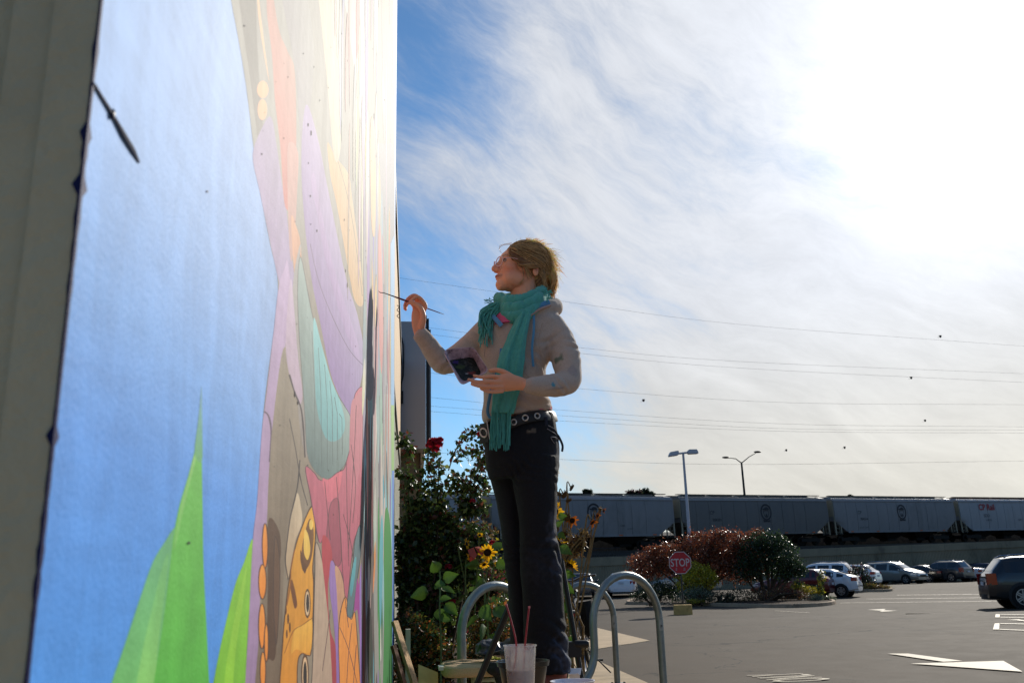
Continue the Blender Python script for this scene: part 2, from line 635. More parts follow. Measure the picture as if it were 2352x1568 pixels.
# ---- the building whose wall carries the mural
stucco = mat('stucco', S(150, 148, 132), 0.9, 0.2, var=0.25, vscale=6, bump=1.0, bscale=70, dirt=S(96, 92, 80), dscale=1.5)
fascia = mat('fascia_paint', S(196, 168, 132), 0.7, 0.3, var=0.1, vscale=3, bump=0.2, bscale=60)
darkmetal = mat('dark_metal', S(34, 32, 32), 0.5, 0.5, metal=0.3, var=0.2)
canopygrey = mat('canopy_grey', S(176, 170, 170), 0.6, 0.4, var=0.08, vscale=1.5)
beige = mat('beige_wall', S(150, 132, 104), 0.85, 0.2, var=0.12, vscale=2, bump=0.3, bscale=60)
Y0, Y1 = onwall(145, 784).y, onwall(905, 900).y
def building():
    root = thing('shop_building', (-2, 7, 0), 'pale stucco building that carries the mural on its side wall', 'building')
    x = WX - 0.035
    ztop = at(911, 690, 10.6).z
    zf = at(912, 945, 9.0).z
    mb = MB().box((x - 2.0, (Y0 + 0.15 + 14) / 2, zf / 2), (4.0, 14 - Y0 - 0.15, zf))
    obj('wall', mb, stucco, root, smooth_=False)
    mb = MB().box((x - 2.0 + 0.01, (Y0 + 0.15 + 14) / 2, (zf + 0.05 + ztop) / 2), (4.0, 14 - Y0 - 0.15, ztop - zf - 0.05))
    obj('fascia', mb, fascia, root, smooth_=False)
    mb = MB().box((x - 2.0 + 0.02, (Y0 + 0.15 + 14) / 2, zf + 0.025), (4.0, 14 - Y0 - 0.15, 0.05))
    obj('drip_strip', mb, darkmetal, root, smooth_=False)
    mb = MB().box((x - 2.0 + 0.0275, (Y1 + 0.03 + 14) / 2, ztop + 0.06), (4.0, 14 - Y1 - 0.03, 0.12))
    obj('roof_cap', mb, darkmetal, root, smooth_=False)
    # thin ivy hook of wire hanging on the fascia
    pts = [onwall(908, 690), ]
    y = 8.2
    p = at(909, 712, y)
    hook = [p + Vector((0.012, 0, dz)) + Vector((dx, 0, 0)) for dx, dz in ((0, .05), (.02, .03), (.0, .0), (.025, -.03), (.0, -.06), (.018, -.08))]
    obj('wire_hook', MB().tube(hook, 0.004, 5), darkmetal, root)
    # the wing further on, with its grey overhang
    w2 = thing('annex_building', (-1.5, 17, 0), 'lower wing with a grey boxed overhang above a shaded beige wall', 'building')
    a, b = at(918, 738, 14.1), at(976, 1030, 14.1)
    zb, zt = b.z, a.z
    xr = at(978, 900, 14.1).x
    mb = MB().box(((xr - 4) / 2, 17.1, (zb + zt) / 2), (xr + 4, 6.0, zt - zb))
    obj('overhang', mb, canopygrey, w2, smooth_=False)
    xw = at(962, 1090, 14.6).x
    mb = MB().box(((xw - 4) / 2, 17.3, zb / 2 - 0.002), (xw + 4, 5.4, zb - 0.004))
    obj('wall', mb, beige, w2, smooth_=False)
    dp = at(982, 800, 14.15)
    mb = MB()
    mb.box((xr + 0.03, 14.2, (zb + zt) / 2 + 0.02), (0.05, 0.09, zt - zb + 0.10))
    obj('corner_strip', mb, darkmetal, w2, smooth_=False)
    mb = MB().box((xr + 0.072, 14.26, (zb + zt) / 2 - 0.05), (0.03, 0.06, zt - zb - 0.1))
    obj('downpipe', mb, mat('pipe_grey', S(120, 118, 118), 0.5, 0.5, var=0.1), w2, smooth_=False)
    mb = MB().box((xr - 0.01, 14.17, zt + 0.06), (0.06, 0.06, 0.12))
    obj('bracket', mb, darkmetal, w2, smooth_=False)
    mb = MB().box((xw + 0.015, 14.6, zb / 2), (0.028, 0.1, zb))
    obj('corner_post', mb, mat('brown_post', S(92, 66, 50), 0.8, 0.3), w2, smooth_=False)
    cab = [at(u, v, 14.08) for u, v in ((917, 768), (922, 776), (926, 792), (927, 830), (926, 862), (922, 880), (921, 905))]
    obj('cable', MB().tube(cab, 0.014, 6), darkmetal, w2)
    obj('junction_box', MB().box(at(922, 912, 14.07), (0.06, 0.05, 0.2)), darkmetal, w2, smooth_=False)
building()

# ================================================================== mural
def paint_mat():
    m = D.materials.new('mural_paint')
    m.use_nodes = True
    t = NT(m.node_tree)
    vc = t.n('ShaderNodeVertexColor', layer_name='Col')
    tc = t.n('ShaderNodeTexCoord')
    v = tc.outputs['Object']
    mp = t.n('ShaderNodeMapping')
    t.link(v, mp.inputs[0])
    mp.inputs['Scale'].default_value = (1, 1.0, 0.28)
    brush = t.noise(mp.outputs[0], 26.0, 6, 0.65, 0.5)
    mp2 = t.n('ShaderNodeMapping')
    t.link(v, mp2.inputs[0])
    mp2.inputs['Rotation'].default_value = (radians(35), 0, 0)
    mp2.inputs['Scale'].default_value = (1, 0.25, 1.2)
    sw = t.noise(mp2.outputs[0], 60.0, 4, 0.6)
    k = t.math('ADD', t.ramp(brush, 0.3, 0.7, -0.09, 0.09), t.ramp(sw, 0.3, 0.7, -0.06, 0.06))
    sc = t.n('ShaderNodeVectorMath', operation='SCALE')
    t.link(vc.outputs[0], sc.inputs[0])
    t.link(t.math('ADD', k, 1.0), sc.inputs['Scale'])
    c = sc.outputs[0]
    # smoky grey passages where one coat is dragged over another
    smk = t.noise(mp.outputs[0], 5.0, 4, 0.6, 0.8)
    gy = t.mix(1.0, c, (0.62, 0.60, 0.58), 'MULTIPLY')
    c = t.mix(t.ramp(smk, 0.52, 0.75, 0, 0.4), c, gy)
    # flecks where the paint has chipped
    sp = t.noise(v, 150.0, 2, 0.5)
    c = t.mix(t.ramp(sp, 0.80, 0.82, 0, 0.7, smooth=False), c, (0.03, 0.025, 0.04))
    p = t.n('ShaderNodeBsdfPrincipled')
    t.link(c, p.inputs['Base Color'])
    p.inputs['Roughness'].default_value = 0.62
    p.inputs['Specular IOR Level'].default_value = 0.12
    n1 = t.noise(v, 330.0, 3, 0.6)
    n2 = t.noise(mp.outputs[0], 40.0, 4, 0.6)
    b = t.n('ShaderNodeBump', i_Strength=0.22, i_Distance=0.004)
    t.link(t.math('ADD', t.math('MULTIPLY', n1, 0.5), n2), b.inputs['Height'])
    t.link(b.outputs[0], p.inputs['Normal'])
    o = t.n('ShaderNodeOutputMaterial')
    t.link(p.outputs[0], o.inputs[0])
    return m
PAINT = paint_mat()
LAYER = [0.0002]
ALB = 0.82
def pc(c): return tuple(min(0.88, x * ALB) for x in S(*c))

def paint(mb, poly, top, bot=None, sm=True, k=5, outline=None, ow=3.0):
    """one painted area: poly in photograph pixels, laid flat on the wall; colour runs from top to bottom"""
    if sm:
        poly = catmull(poly, k)
    LAYER[0] += 0.000002
    pts = [onwall(u, v, LAYER[0]) for u, v in poly]
    zs = [p.z for p in pts]
    z0, z1 = min(zs), max(zs)
    a, b = pc(top), pc(bot or top)
    cols = [tuple(y + (x - y) * ((p.z - z0) / (z1 - z0 + 1e-6)) for x, y in zip(a, b)) for p in pts]
    P2 = [Vector((p.y, p.z, 0)) for p in pts]
    mb.add(pts, [tuple(t) for t in tessellate_polygon([P2])], cols)
    if outline:
        line(mb, list(poly) + [poly[0]], outline, ow)

def line(mb, pts, col, w=3.0):
    """a drawn line with a slightly uneven width"""
    LAYER[0] += 0.000002
    c = pc(col)
    n = len(pts)
    vs = []
    for i, p in enumerate(pts):
        a, b = pts[max(0, i - 1)], pts[min(n - 1, i + 1)]
        dx, dy = b[0] - a[0], b[1] - a[1]
        l = sqrt(dx * dx + dy * dy) or 1
        ww = w * 0.5 * (0.75 + 0.5 * abs(noise.noise(Vector((p[0] * .02, p[1] * .02, 3)))))
        vs.append(onwall(p[0] - dy / l * ww, p[1] + dx / l * ww, LAYER[0]))
        vs.append(onwall(p[0] + dy / l * ww, p[1] - dx / l * ww, LAYER[0]))
    mb.add(vs, [(2 * i, 2 * i + 1, 2 * i + 3, 2 * i + 2) for i in range(n - 1)], c)

def ellipse(cu, cv, ru, rv, n=20, tilt=0.0):
    return [(cu + ru * cos(2 * pi * i / n) + tilt * rv * sin(2 * pi * i / n), cv + rv * sin(2 * pi * i / n)) for i in range(n)]

def mural():
    root = thing('mural_board', (WX, Y0, 0.0), 'tall painted mural board in blue, lilac and orange fixed to the building wall', 'mural')
    ply = mat('plywood_edge', S(204, 186, 150), 0.8, 0.3, var=0.10, vscale=20, bump=0.3, bscale=90)
    H = 7.6
    core = MB().box((WX - 0.00875, (Y0 + Y1) / 2, H / 2 + 0.1), (0.0175, Y1 - Y0, H - 0.2))
    obj('panel', core, ply, root, smooth_=False)
    core = MB().box((WX - 0.026, (Y0 + 0.002 + Y1) / 2, H / 2 + 0.1), (0.0165, Y1 - Y0 - 0.004, H - 0.2))
    obj('backing_board', core, ply, root, smooth_=False)
    fr = MB().box((WX - 0.035 - 0.10, Y0 + 0.06, H / 2), (0.2, 0.1, H))
    obj('end_post', fr, ply, root, smooth_=False)
    # --- blue painted sky over the whole board, with a fine gradient
    mb = MB()
    zs = [0.25, 0.6, 0.8, 0.9, 1.0, 1.06, 1.12, 1.2, 1.35, 1.6, 2.2, 3.2, 5, H]
    cs = [(40, 120, 208), (46, 124, 212), (62, 142, 222), (72, 148, 225), (84, 150, 229), (98, 156, 231), (124, 172, 234), (150, 186, 237),
          (168, 196, 239), (178, 204, 240), (186, 206, 240), (190, 208, 240), (190, 208, 240), (190, 208, 240)]
    vs, cols = [], []
    for z, c in zip(zs, cs):
        for y in (Y0, Y0 + 0.12, Y0 + .6, 2.5, Y1):
            vs.append((WX + 0.0001, y, z)); cols.append(pc(c))
    mb.add(vs, [(j * 5 + i, j * 5 + i + 1, j * 5 + i + 6, j * 5 + i + 5) for j in range(len(zs) - 1) for i in range(4)], cols)
    obj('painted_sky', mb, PAINT, root, smooth_=False, recalc=False)
    # dark ragged paint along the board's near edge
    mb = MB()
    e = [(231 - i * (231 - 60) / 60 , i * 1568 / 60) for i in range(-6, 67)]
    e = [(231 - 0.1078 * v, v) for v in range(-200, 1800, 24)]
    vs = []
    for u, v in e:
        p = onwall(145, 784, 0.0016)
        d = ray(u, v)
        q = CAM + d * ((Y0 - CAM.y) / d.y)
        r = 0.0013 * (0.6 + 1.1 * abs(noise.noise(Vector((0, v * 0.013, 0))))) + (0.002 if rnd.random() < 0.04 else 0)
        vs.append(Vector((WX + 0.0006, Y0 - 0.0006, q.z)) + Vector((-r, 0, 0)))
        vs.append(Vector((WX + 0.0006, Y0 - 0.0006, q.z)))
        vs.append(Vector((WX + 0.0006, Y0 + r * 1.6, q.z)))
    n = len(e)
    mb.add(vs, [(3 * i + k, 3 * i + k + 1, 3 * i + k + 4, 3 * i + k + 3) for i in range(n - 1) for k in (0, 1)], pc((34, 36, 78)))
    obj('edge_paint', mb, PAINT, root, smooth_=False)

    # --- green blades
    mb = MB()
    paint(mb, [(392, 1220), (380, 1240), (350, 1290), (318, 1380), (285, 1480), (255, 1568), (240, 1640), (372, 1640), (377, 1460), (392, 1330), (410, 1225), (408, 1205)], (110, 178, 130), (112, 190, 100), k=4)
    paint(mb, [(372, 1300), (350, 1390), (325, 1500), (305, 1640), (345, 1640), (362, 1480), (385, 1300), (385, 1270)], (118, 190, 120), (140, 205, 105), k=4)
    paint(mb, [(461, 950), (452, 1010), (432, 1090), (410, 1165), (396, 1240), (386, 1330), (372, 1440), (352, 1568), (340, 1650), (486, 1650), (480, 1568), (473, 1420), (467, 1300), (465, 1180), (463, 1060)], (118, 190, 92), (84, 182, 66), k=4)
    paint(mb, [(452, 1020), (432, 1096), (412, 1170), (398, 1250), (404, 1250), (418, 1180), (436, 1105), (455, 1030)], (150, 200, 120), (120, 190, 95), k=4)
    paint(mb, [(462, 885), (455, 960), (446, 1040), (463, 1060), (464, 990), (463, 930)], (122, 166, 190), (112, 175, 110), k=4)
    obj('painted_leaf', mb, PAINT, root, smooth_=False, recalc=False)
    mb = MB()
    paint(mb, [(579, 1236), (560, 1290), (540, 1340), (520, 1420), (500, 1510), (484, 1600), (478, 1660), (560, 1660), (566, 1500), (572, 1400), (577, 1300)], (140, 200, 70), (112, 180, 44), k=4)
    paint(mb, [(566, 1300), (548, 1370), (530, 1460), (515, 1560), (520, 1640), (530, 1640), (540, 1500), (556, 1390)], (150, 205, 75), (140, 200, 50), k=4)
    obj('painted_leaf', mb, PAINT, root, smooth_=False, recalc=False)

    # --- the big figure: ground colour, then the shapes on it
    INK = (70, 62, 60)
    mb = MB()
    L = [(500, -260), (515, -120), (530, 0), (545, 80), (565, 200), (590, 400), (620, 560), (638, 650), (628, 760), (610, 900), (600, 1000), (590, 1150), (580, 1240), (572, 1400), (563, 1568), (555, 1700)]
    body = catmull(L, 4, closed=False) + [(905, 1660), (905, 1200), (905, 500), (905.5, 0), (906, -260)]
    LAYER[0] += 0.00001
    pts = [onwall(u, v, LAYER[0]) for u, v in body]
    def figcol(u, v):
        a = smooth(300, 1000, v)
        c = [x + (y - x) * a for x, y in zip((168, 165, 157), (146, 133, 116))]
        return pc(c)
    # strips so that the ground colour can change smoothly
    nl = len(L) * 4 - 3
    Lp = catmull(L, 4, closed=False)
    vs, cols, fs = [], [], []
    for i, (u, v) in enumerate(Lp):
        for t in (0, .15, .4, .7, 1.0):
            uu = u + (905.5 - u) * t
            vs.append(onwall(uu, v, LAYER[0]))
            cols.append(figcol(uu, v))
    for i in range(len(Lp) - 1):
        for k in range(4):
            fs.append((i * 5 + k, i * 5 + k + 1, i * 5 + k + 6, i * 5 + k + 5))
    mb.add(vs, fs, cols)
    paint(mb, [(540, -100), (556, 60), (575, 190), (600, 390), (630, 560), (640, 640), (634, 560), (614, 400), (600, 250), (590, 100), (580, -100)], (132, 130, 122), (150, 143, 138))
    obj('painted_figure', mb, PAINT, root, smooth_=False, recalc=False)
    mb = MB()
    P = lambda poly, a, b=None, **k: paint(mb, poly, a, b, **k)
    # upper drapery
    P([(580, 357), (601, 294), (622, 269), (635, 336), (647, 420), (656, 470), (664, 546), (677, 658), (660, 690), (643, 658), (618, 546), (596, 440)], (172, 160, 184), (180, 160, 194))
    P([(618, -60), (639, 63), (660, 118), (677, 168), (680, 336), (672, 462), (664, 483), (652, 462), (643, 336), (631, 231), (624, 126), (612, 20)], (194, 156, 142), (206, 130, 122))
    P([(662, 330), (684, 350), (682, 440), (678, 520), (670, 600), (664, 560), (660, 430)], (206, 160, 150), (200, 160, 150))
    P([(590, -40), (600, 50), (610, 130), (618, 190), (612, 160), (602, 100), (592, 30)], (240, 200, 160), (240, 190, 150))
    P(ellipse(603, 206, 13, 20), (240, 190, 152), (235, 180, 140), sm=False)
    P(ellipse(602, 252, 11, 24), (238, 190, 150), (232, 176, 140), sm=False)
    P([(668, 500), (680, 520), (690, 560), (692, 640), (684, 700), (676, 640)], (222, 170, 138), (214, 160, 130))
    P([(640, -60), (690, -60), (720, 100), (712, 260), (700, 380), (688, 300), (676, 150)], (172, 170, 164), (160, 154, 158))
    P([(705, 240), (730, 320), (750, 420), (770, 520), (795, 640), (820, 720), (835, 800), (832, 860), (808, 950), (790, 930), (760, 860), (735, 740), (715, 640), (700, 520), (692, 400), (694, 300)], (184, 170, 200), (152, 126, 174))
    P([(714, 420), (730, 500), (748, 600), (775, 700), (800, 780), (825, 830), (820, 780), (790, 690), (760, 590), (736, 480), (722, 400)], (190, 170, 205), (172, 146, 188), outline=None)
    line(mb, catmull([(712, 560), (730, 640), (760, 720), (800, 800), (833, 838)], 6, False), (120, 104, 128), 1.8)
    P([(752, 328), (770, 360), (800, 400), (808, 450), (820, 540), (832, 640), (833, 700), (815, 690), (800, 620), (775, 480), (758, 400)], (214, 190, 156), (214, 174, 128))
    line(mb, catmull([(775, 368), (790, 420), (808, 500), (822, 600), (832, 680)], 6, False), (150, 140, 120), 1.5)
    P([(724, -100), (768, -80), (776, 100), (786, 280), (776, 370), (764, 340), (752, 200), (738, 60)], (214, 208, 194), (206, 194, 172))
    P([(786, -60), (834, -60), (838, 120), (842, 300), (836, 330), (818, 200), (800, 60)], (206, 204, 202), (196, 192, 186))
    P([(690, 560), (676, 620), (668, 700), (652, 800), (676, 860), (690, 1000), (706, 1050), (702, 960), (692, 850), (686, 740), (684, 650)], (186, 182, 178), (150, 140, 132))
    P([(690, 590), (712, 700), (735, 800), (760, 880), (790, 930), (806, 962), (806, 1010), (795, 1060), (770, 1090), (745, 1098), (722, 1080), (705, 1040), (700, 960), (693, 860), (686, 760), (683, 660)], (168, 186, 178), (98, 118, 116), outline=(112, 112, 108), ow=2)
    P([(720, 730), (738, 790), (760, 870), (784, 930), (792, 980), (776, 1010), (748, 1005), (728, 940), (722, 850)], (150, 206, 206), (112, 166, 168))
    for k, u in enumerate((722, 737, 751, 763, 774, 785)):
        line(mb, [(u - 6, 760 + k * 38), (u, 900 + k * 12), (u + 1, 1080 - abs(k - 2) * 12)], (92, 104, 104), 1.3)
    # left lilac strip and brown body
    P([(640, 655), (652, 620), (660, 600), (668, 700), (650, 820), (625, 980), (616, 1100), (612, 1200), (604, 1300), (595, 1400), (585, 1660), (560, 1660), (572, 1400), (580, 1240), (590, 1150), (600, 1000), (612, 900), (628, 760)], (196, 172, 204), (152, 124, 160))
    line(mb, catmull([(606, 945), (616, 955), (622, 990), (618, 1060)], 5, False), (104, 88, 104), 4)
    P([(650, 800), (672, 860), (690, 1000), (694, 1060), (677, 1130), (662, 1220), (650, 1325), (640, 1660), (583, 1660), (600, 1400), (612, 1240), (618, 1100), (625, 980)], (158, 146, 128), (112, 92, 74))
    P([(668, 640), (676, 720), (684, 820), (694, 900), (688, 930), (676, 900), (664, 860), (656, 800), (660, 700)], (206, 184, 206), (190, 168, 184))
    line(mb, catmull([(664, 860), (676, 900), (690, 935), (696, 980), (700, 1050)], 6, False), (70, 60, 60), 4)
    P([(615, 1196), (637, 1210), (645, 1260), (637, 1340), (633, 1500), (617, 1512), (612, 1500), (614, 1340)], (96, 72, 56), (84, 60, 46))
    P([(632, 1230), (642, 1290), (640, 1400), (634, 1480), (628, 1400), (628, 1300)], (110, 82, 62), (100, 72, 56), outline=(70, 54, 50), ow=2)
    P([(681, 1132), (690, 1160), (693, 1200), (677, 1245), (661, 1328), (656, 1290), (664, 1200)], (212, 192, 162), (196, 168, 136))
    line(mb, catmull([(688, 1056), (682, 1120), (666, 1190), (657, 1260), (655, 1290), (661, 1330)], 6, False), INK, 3)
    line(mb, catmull([(664, 960), (678, 1030), (690, 1100), (706, 1160)], 6, False), INK, 2.2)
    # orange beads
    for (x, y, a, b) in ((608, 1253, 6.5, 52), (602, 1335, 9, 40), (601, 1437, 8, 52), (611, 1475, 5, 44), (603, 1540, 6.5, 44), (606, 1610, 7, 40)):
        P(ellipse(x, y, a, b), (236, 152, 66), (226, 132, 48), sm=False, outline=(70, 48, 40), ow=3)
    obj('painted_drapery', mb, PAINT, root, smooth_=False, recalc=False)

    # --- orange winged head with two eyes
    mb = MB()
    P([(714, 1163), (722, 1182), (724, 1230), (718, 1300), (720, 1340), (718, 1420), (714, 1496), (706, 1504), (693, 1500), (684, 1516), (682, 1568), (682, 1660), (640, 1660), (648, 1480), (655, 1400), (663, 1335), (676, 1262), (692, 1212)], (232, 170, 60), (206, 128, 40), outline=(84, 58, 40), ow=3)
    P([(706, 1200), (714, 1192), (720, 1220), (718, 1260), (712, 1290), (700, 1310), (692, 1300), (694, 1250)], (122, 84, 44), (110, 70, 36))
    P([(700, 1215), (708, 1230), (712, 1262), (706, 1285), (698, 1270), (697, 1240)], (236, 196, 96), (236, 190, 84))
    P(ellipse(714, 1204, 4.5, 12), (238, 200, 100), sm=False)
    P([(690, 1262), (698, 1290), (704, 1300), (699, 1316), (690, 1290)], (104, 66, 34), (96, 60, 30))
    P(ellipse(705.5, 1385, 7.5, 34), (92, 66, 40), sm=False)
    P(ellipse(705.5, 1385, 5.4, 28), (222, 190, 150), sm=False)
    P(ellipse(706, 1384, 3.6, 21), (40, 34, 34), sm=False)
    P(ellipse(700, 1548, 9, 48), (92, 62, 40), sm=False)
    P(ellipse(700, 1550, 6.5, 42), (216, 180, 140), sm=False)
    P(ellipse(700, 1552, 4.2, 34), (38, 32, 32), sm=False)
    P([(670, 1330), (678, 1360), (682, 1388), (676, 1396), (670, 1370), (666, 1345)], (130, 78, 34), (110, 62, 30))
    for x, y, a, b in ((661, 1420, 2.4, 12), (665, 1440, 2.2, 12), (658, 1455, 2.0, 10), (656, 1400, 2, 10)):
        P(ellipse(x, y, a, b), (96, 58, 30), sm=False)
    P([(680, 1440), (700, 1432), (716, 1420), (714, 1490), (700, 1498), (680, 1490), (668, 1500), (672, 1460)], (236, 180, 74), (226, 158, 56))
    line(mb, catmull([(652, 1500), (672, 1450), (694, 1434), (717, 1418)], 6, False), (150, 92, 36), 2)
    line(mb, catmull([(676, 1262), (668, 1300), (666, 1340), (658, 1390)], 6, False), (150, 92, 40), 3)
    obj('painted_owl_moth', mb, PAINT, root, smooth_=False, recalc=False)

    # --- pink and crimson cloth, orange scales
    mb = MB()
    P([(725, 1245), (742, 1300), (757, 1440), (771, 1568), (773, 1660), (716, 1660), (718, 1510), (722, 1340)], (190, 166, 144), (172, 146, 126), outline=INK, ow=2)
    P([(701, 1073), (721, 1085), (733, 1101), (753, 1101), (773, 1085), (789, 1077), (797, 1053), (805, 1021), (811, 965), (815, 905), (838, 900), (834, 1060), (829, 1189), (813, 1241), (805, 1300), (796, 1385), (785, 1320), (773, 1300), (761, 1285), (745, 1237), (733, 1245), (721, 1189), (713, 1141)], (216, 128, 140), (176, 88, 108), outline=(104, 66, 78), ow=2)
    P([(740, 1100), (753, 1101), (773, 1088), (786, 1082), (778, 1130), (762, 1150), (748, 1145)], (224, 116, 128), (206, 108, 124))
    P([(758, 1160), (776, 1146), (780, 1200), (784, 1280), (774, 1300), (762, 1280), (750, 1235)], (164, 82, 98), (152, 74, 92), outline=(110, 66, 76), ow=2)
    P([(805, 940), (816, 912), (834, 905), (831, 1040), (822, 1100), (810, 1180), (802, 1080)], (206, 140, 146), (196, 112, 126))
    P([(741, 1229), (757, 1245), (763, 1290), (753, 1340), (757, 1440), (773, 1500), (776, 1660), (768, 1660), (757, 1460), (745, 1340), (739, 1280)], (180, 66, 76), (150, 54, 66))
    P([(759, 1289), (769, 1300), (773, 1360), (777, 1420), (781, 1500), (793, 1568), (798, 1660), (776, 1660), (771, 1500), (765, 1420), (756, 1345)], (152, 120, 178), (132, 98, 168))
    P([(769, 1300), (783, 1317), (793, 1377), (781, 1421), (777, 1445), (773, 1360)], (196, 150, 122), (190, 140, 110))
    P([(793, 1369), (805, 1421), (813, 1405), (817, 1421), (825, 1533), (829, 1600), (829, 1660), (786, 1660), (779, 1540), (778, 1430)], (228, 148, 68), (222, 134, 52), outline=(92, 60, 44), ow=2)
    P([(827, 1205), (829, 1261), (821, 1325), (811, 1401), (805, 1417), (797, 1409), (799, 1365), (809, 1301), (815, 1241)], (104, 130, 134), (88, 110, 116), outline=(66, 66, 70), ow=2)
    P([(812, 1290), (818, 1280), (814, 1330), (806, 1370), (804, 1340)], (96, 168, 176), (80, 150, 160))
    P([(820, 1329), (824, 1341), (829, 1301), (833, 1460), (826, 1460), (821, 1401), (813, 1401)], (168, 60, 136), (142, 66, 150))
    P([(826, 1330), (832, 1300), (834, 1500), (836, 1640), (829, 1640), (826, 1470)], (150, 120, 190), (140, 104, 176))
    for a in (((745, 1105), (752, 1180), (758, 1240)), ((772, 1095), (780, 1200), (788, 1330), (800, 1440)), ((795, 1060), (797, 1180), (801, 1300)),
              ((818, 930), (812, 1060), (806, 1160), (800, 1260)), ((806, 1020), (816, 1110), (810, 1200)), ((780, 1440), (800, 1490), (818, 1560), (826, 1600)),
              ((808, 1430), (800, 1500), (796, 1568), (792, 1640)), ((818, 1480), (812, 1560), (806, 1640)), ((740, 1540), (752, 1450), (758, 1400)), ((788, 1180), (804, 1240), (812, 1290))):
        line(mb, catmull(list(a), 6, False), (88, 56, 62), 1.6)
    obj('painted_cloth', mb, PAINT, root, smooth_=False, recalc=False)

    # --- far end of the board, where the figures close up into narrow upright bands
    mb = MB()
    P([(834, 905), (856, 905), (858, 1140), (857, 1300), (862, 1660), (832, 1660), (830, 1420), (829, 1180)], (116, 106, 102), (80, 70, 68), sm=False)
    P([(857, 905), (906, 905), (906, 1300), (906, 1660), (862, 1660), (857, 1300)], (190, 192, 186), (118, 118, 110), sm=False)
    P([(834, 330), (906, 330), (906, 905), (836, 905)], (160, 158, 162), (170, 168, 168), sm=False)
    rr = random.Random(5)
    pale = [(196, 172, 148), (178, 170, 194), (204, 200, 188), (164, 178, 174), (190, 156, 150), (206, 188, 152), (160, 154, 180), (172, 176, 180), (214, 212, 206)]
    mid = [(196, 150, 150), (160, 146, 190), (150, 176, 170), (222, 190, 130), (176, 180, 176), (206, 150, 130), (120, 110, 112), (214, 210, 200), (150, 190, 206), (186, 130, 140)]
    deep = [(66, 140, 70), (80, 156, 170), (92, 76, 72), (170, 80, 70), (54, 120, 66), (130, 100, 170), (196, 190, 180), (110, 146, 200), (60, 50, 52), (216, 150, 80), (70, 60, 64), (140, 190, 196)]
    for k in range(150):
        t = rr.random()
        v0 = -160 + 1750 * t
        pal = pale if v0 < 420 else mid if v0 < 960 else deep
        lo = 836 if v0 > 300 else (760 if v0 < 100 else 800)
        u = rr.uniform(lo, 903)
        if v0 > 900 and u < 858 and rr.random() < .6:
            pal = [(80, 72, 70), (58, 50, 50), (104, 86, 78), (110, 60, 58), (70, 62, 92)]
        h = rr.uniform(120, 430)
        wd = rr.uniform(1.0, 5.0) * (0.55 if u > 880 else 1.0)
        c = rr.choice(pal)
        b = tuple(max(0, min(255, x + rr.randint(-26, 18))) for x in c)
        sk = rr.uniform(-5, 5)
        poly = [(u, v0), (u + wd * .8 + sk * .2, v0 + h * .22), (u + wd + sk * .6, v0 + h * .55), (u + sk, v0 + h), (u - wd * .5 + sk * .7, v0 + h * .7), (u - wd * .7 + sk * .3, v0 + h * .35)]
        poly = [(min(905, x), y) for x, y in poly]
        P(poly, c, b, k=3, outline=((120, 112, 110) if rr.random() < .12 and v0 > 200 else None), ow=.8)
    # solid runs that stand out in the far bands
    P([(885, 1170), (893, 1180), (899, 1260), (900, 1400), (899, 1660), (880, 1660), (882, 1400), (881, 1250)], (62, 142, 66), (48, 118, 60))
    P([(872, 1240), (877, 1180), (880, 1250), (876, 1400), (873, 1440), (870, 1340)], (96, 176, 184), (90, 160, 172))
    P([(898, 930), (905, 930), (905, 1080), (899, 1090)], (172, 206, 130), (150, 190, 120), sm=False)
    P([(900, 1080), (905, 1080), (905, 1500), (901, 1500)], (112, 150, 214), (84, 130, 200), sm=False)
    P([(897, 560), (905, 540), (905, 930), (898, 930)], (164, 200, 232), (150, 190, 224), sm=False)
    P([(868, 560), (873, 520), (878, 640), (880, 760), (876, 860), (870, 760)], (222, 160, 150), (206, 140, 136))
    P([(850, 300), (858, 280), (863, 420), (860, 540), (852, 500)], (236, 204, 166), (230, 190, 150))
    P([(846, 700), (853, 680), (858, 760), (856, 905), (840, 905), (842, 800)], (156, 148, 150), (132, 124, 126))
    obj('painted_band', mb, PAINT, root, smooth_=False, recalc=False)
    # dark specks and knocks on the paint
    mb = MB()
    for (u, v, a, b) in ((431, 1246, 5, 5), (474, 440, 3, 4), (707, 287, 2.0, 6), (714, 306, 2.0, 9), (712, 450, 2, 4), (727, 530, 2, 4), (797, 655, 1.6, 9), (793, 622, 1.4, 6), (784, 78, 1.4, 3), (797, 140, 1.2, 4), (883, 230, 1.5, 3),
                         (676, 905, 3, 10), (683, 925, 2.2, 6), (782, 1080, 3, 3), (600, 354, 2.2, 3), (838, 690, 1, 3), (560, 60, 3, 3), (790, 505, 1.2, 4), (856, 690, 1, 4), (852, 370, 1, 3)):
        paint(mb, ellipse(u, v, a * .6, b * .7, 8), (52, 44, 54), sm=False)
    for k in range(40):
        u = rr.uniform(600, 860); v = rr.uniform(100, 1500)
        paint(mb, ellipse(u, v, rr.uniform(.5, 1.0), rr.uniform(.8, 2.2), 6), (46, 42, 46), sm=False)
    obj('paint_speck', mb, PAINT, root, smooth_=False, recalc=False)['kind'] = 'stuff'
    # bent wire laid on the board's near edge; its tail stands in for a shadow
    wire = thing('wire_with_shadow', onwall(205, 182), 'bent dark wire stub with a knot on the near edge of the mural, its tail standing in for a shadow', 'wire')
    pp = [Vector((WX + 0.0006, Y0 - 0.0006, onwall(204, 184).z)), onwall(213, 196, 0.0008), onwall(228, 222, 0.0009), onwall(244, 248, 0.0010), onwall(262, 280, 0.0011), onwall(278, 310, 0.0010), onwall(300, 345, 0.0007), onwall(316, 372, 0.0003)]
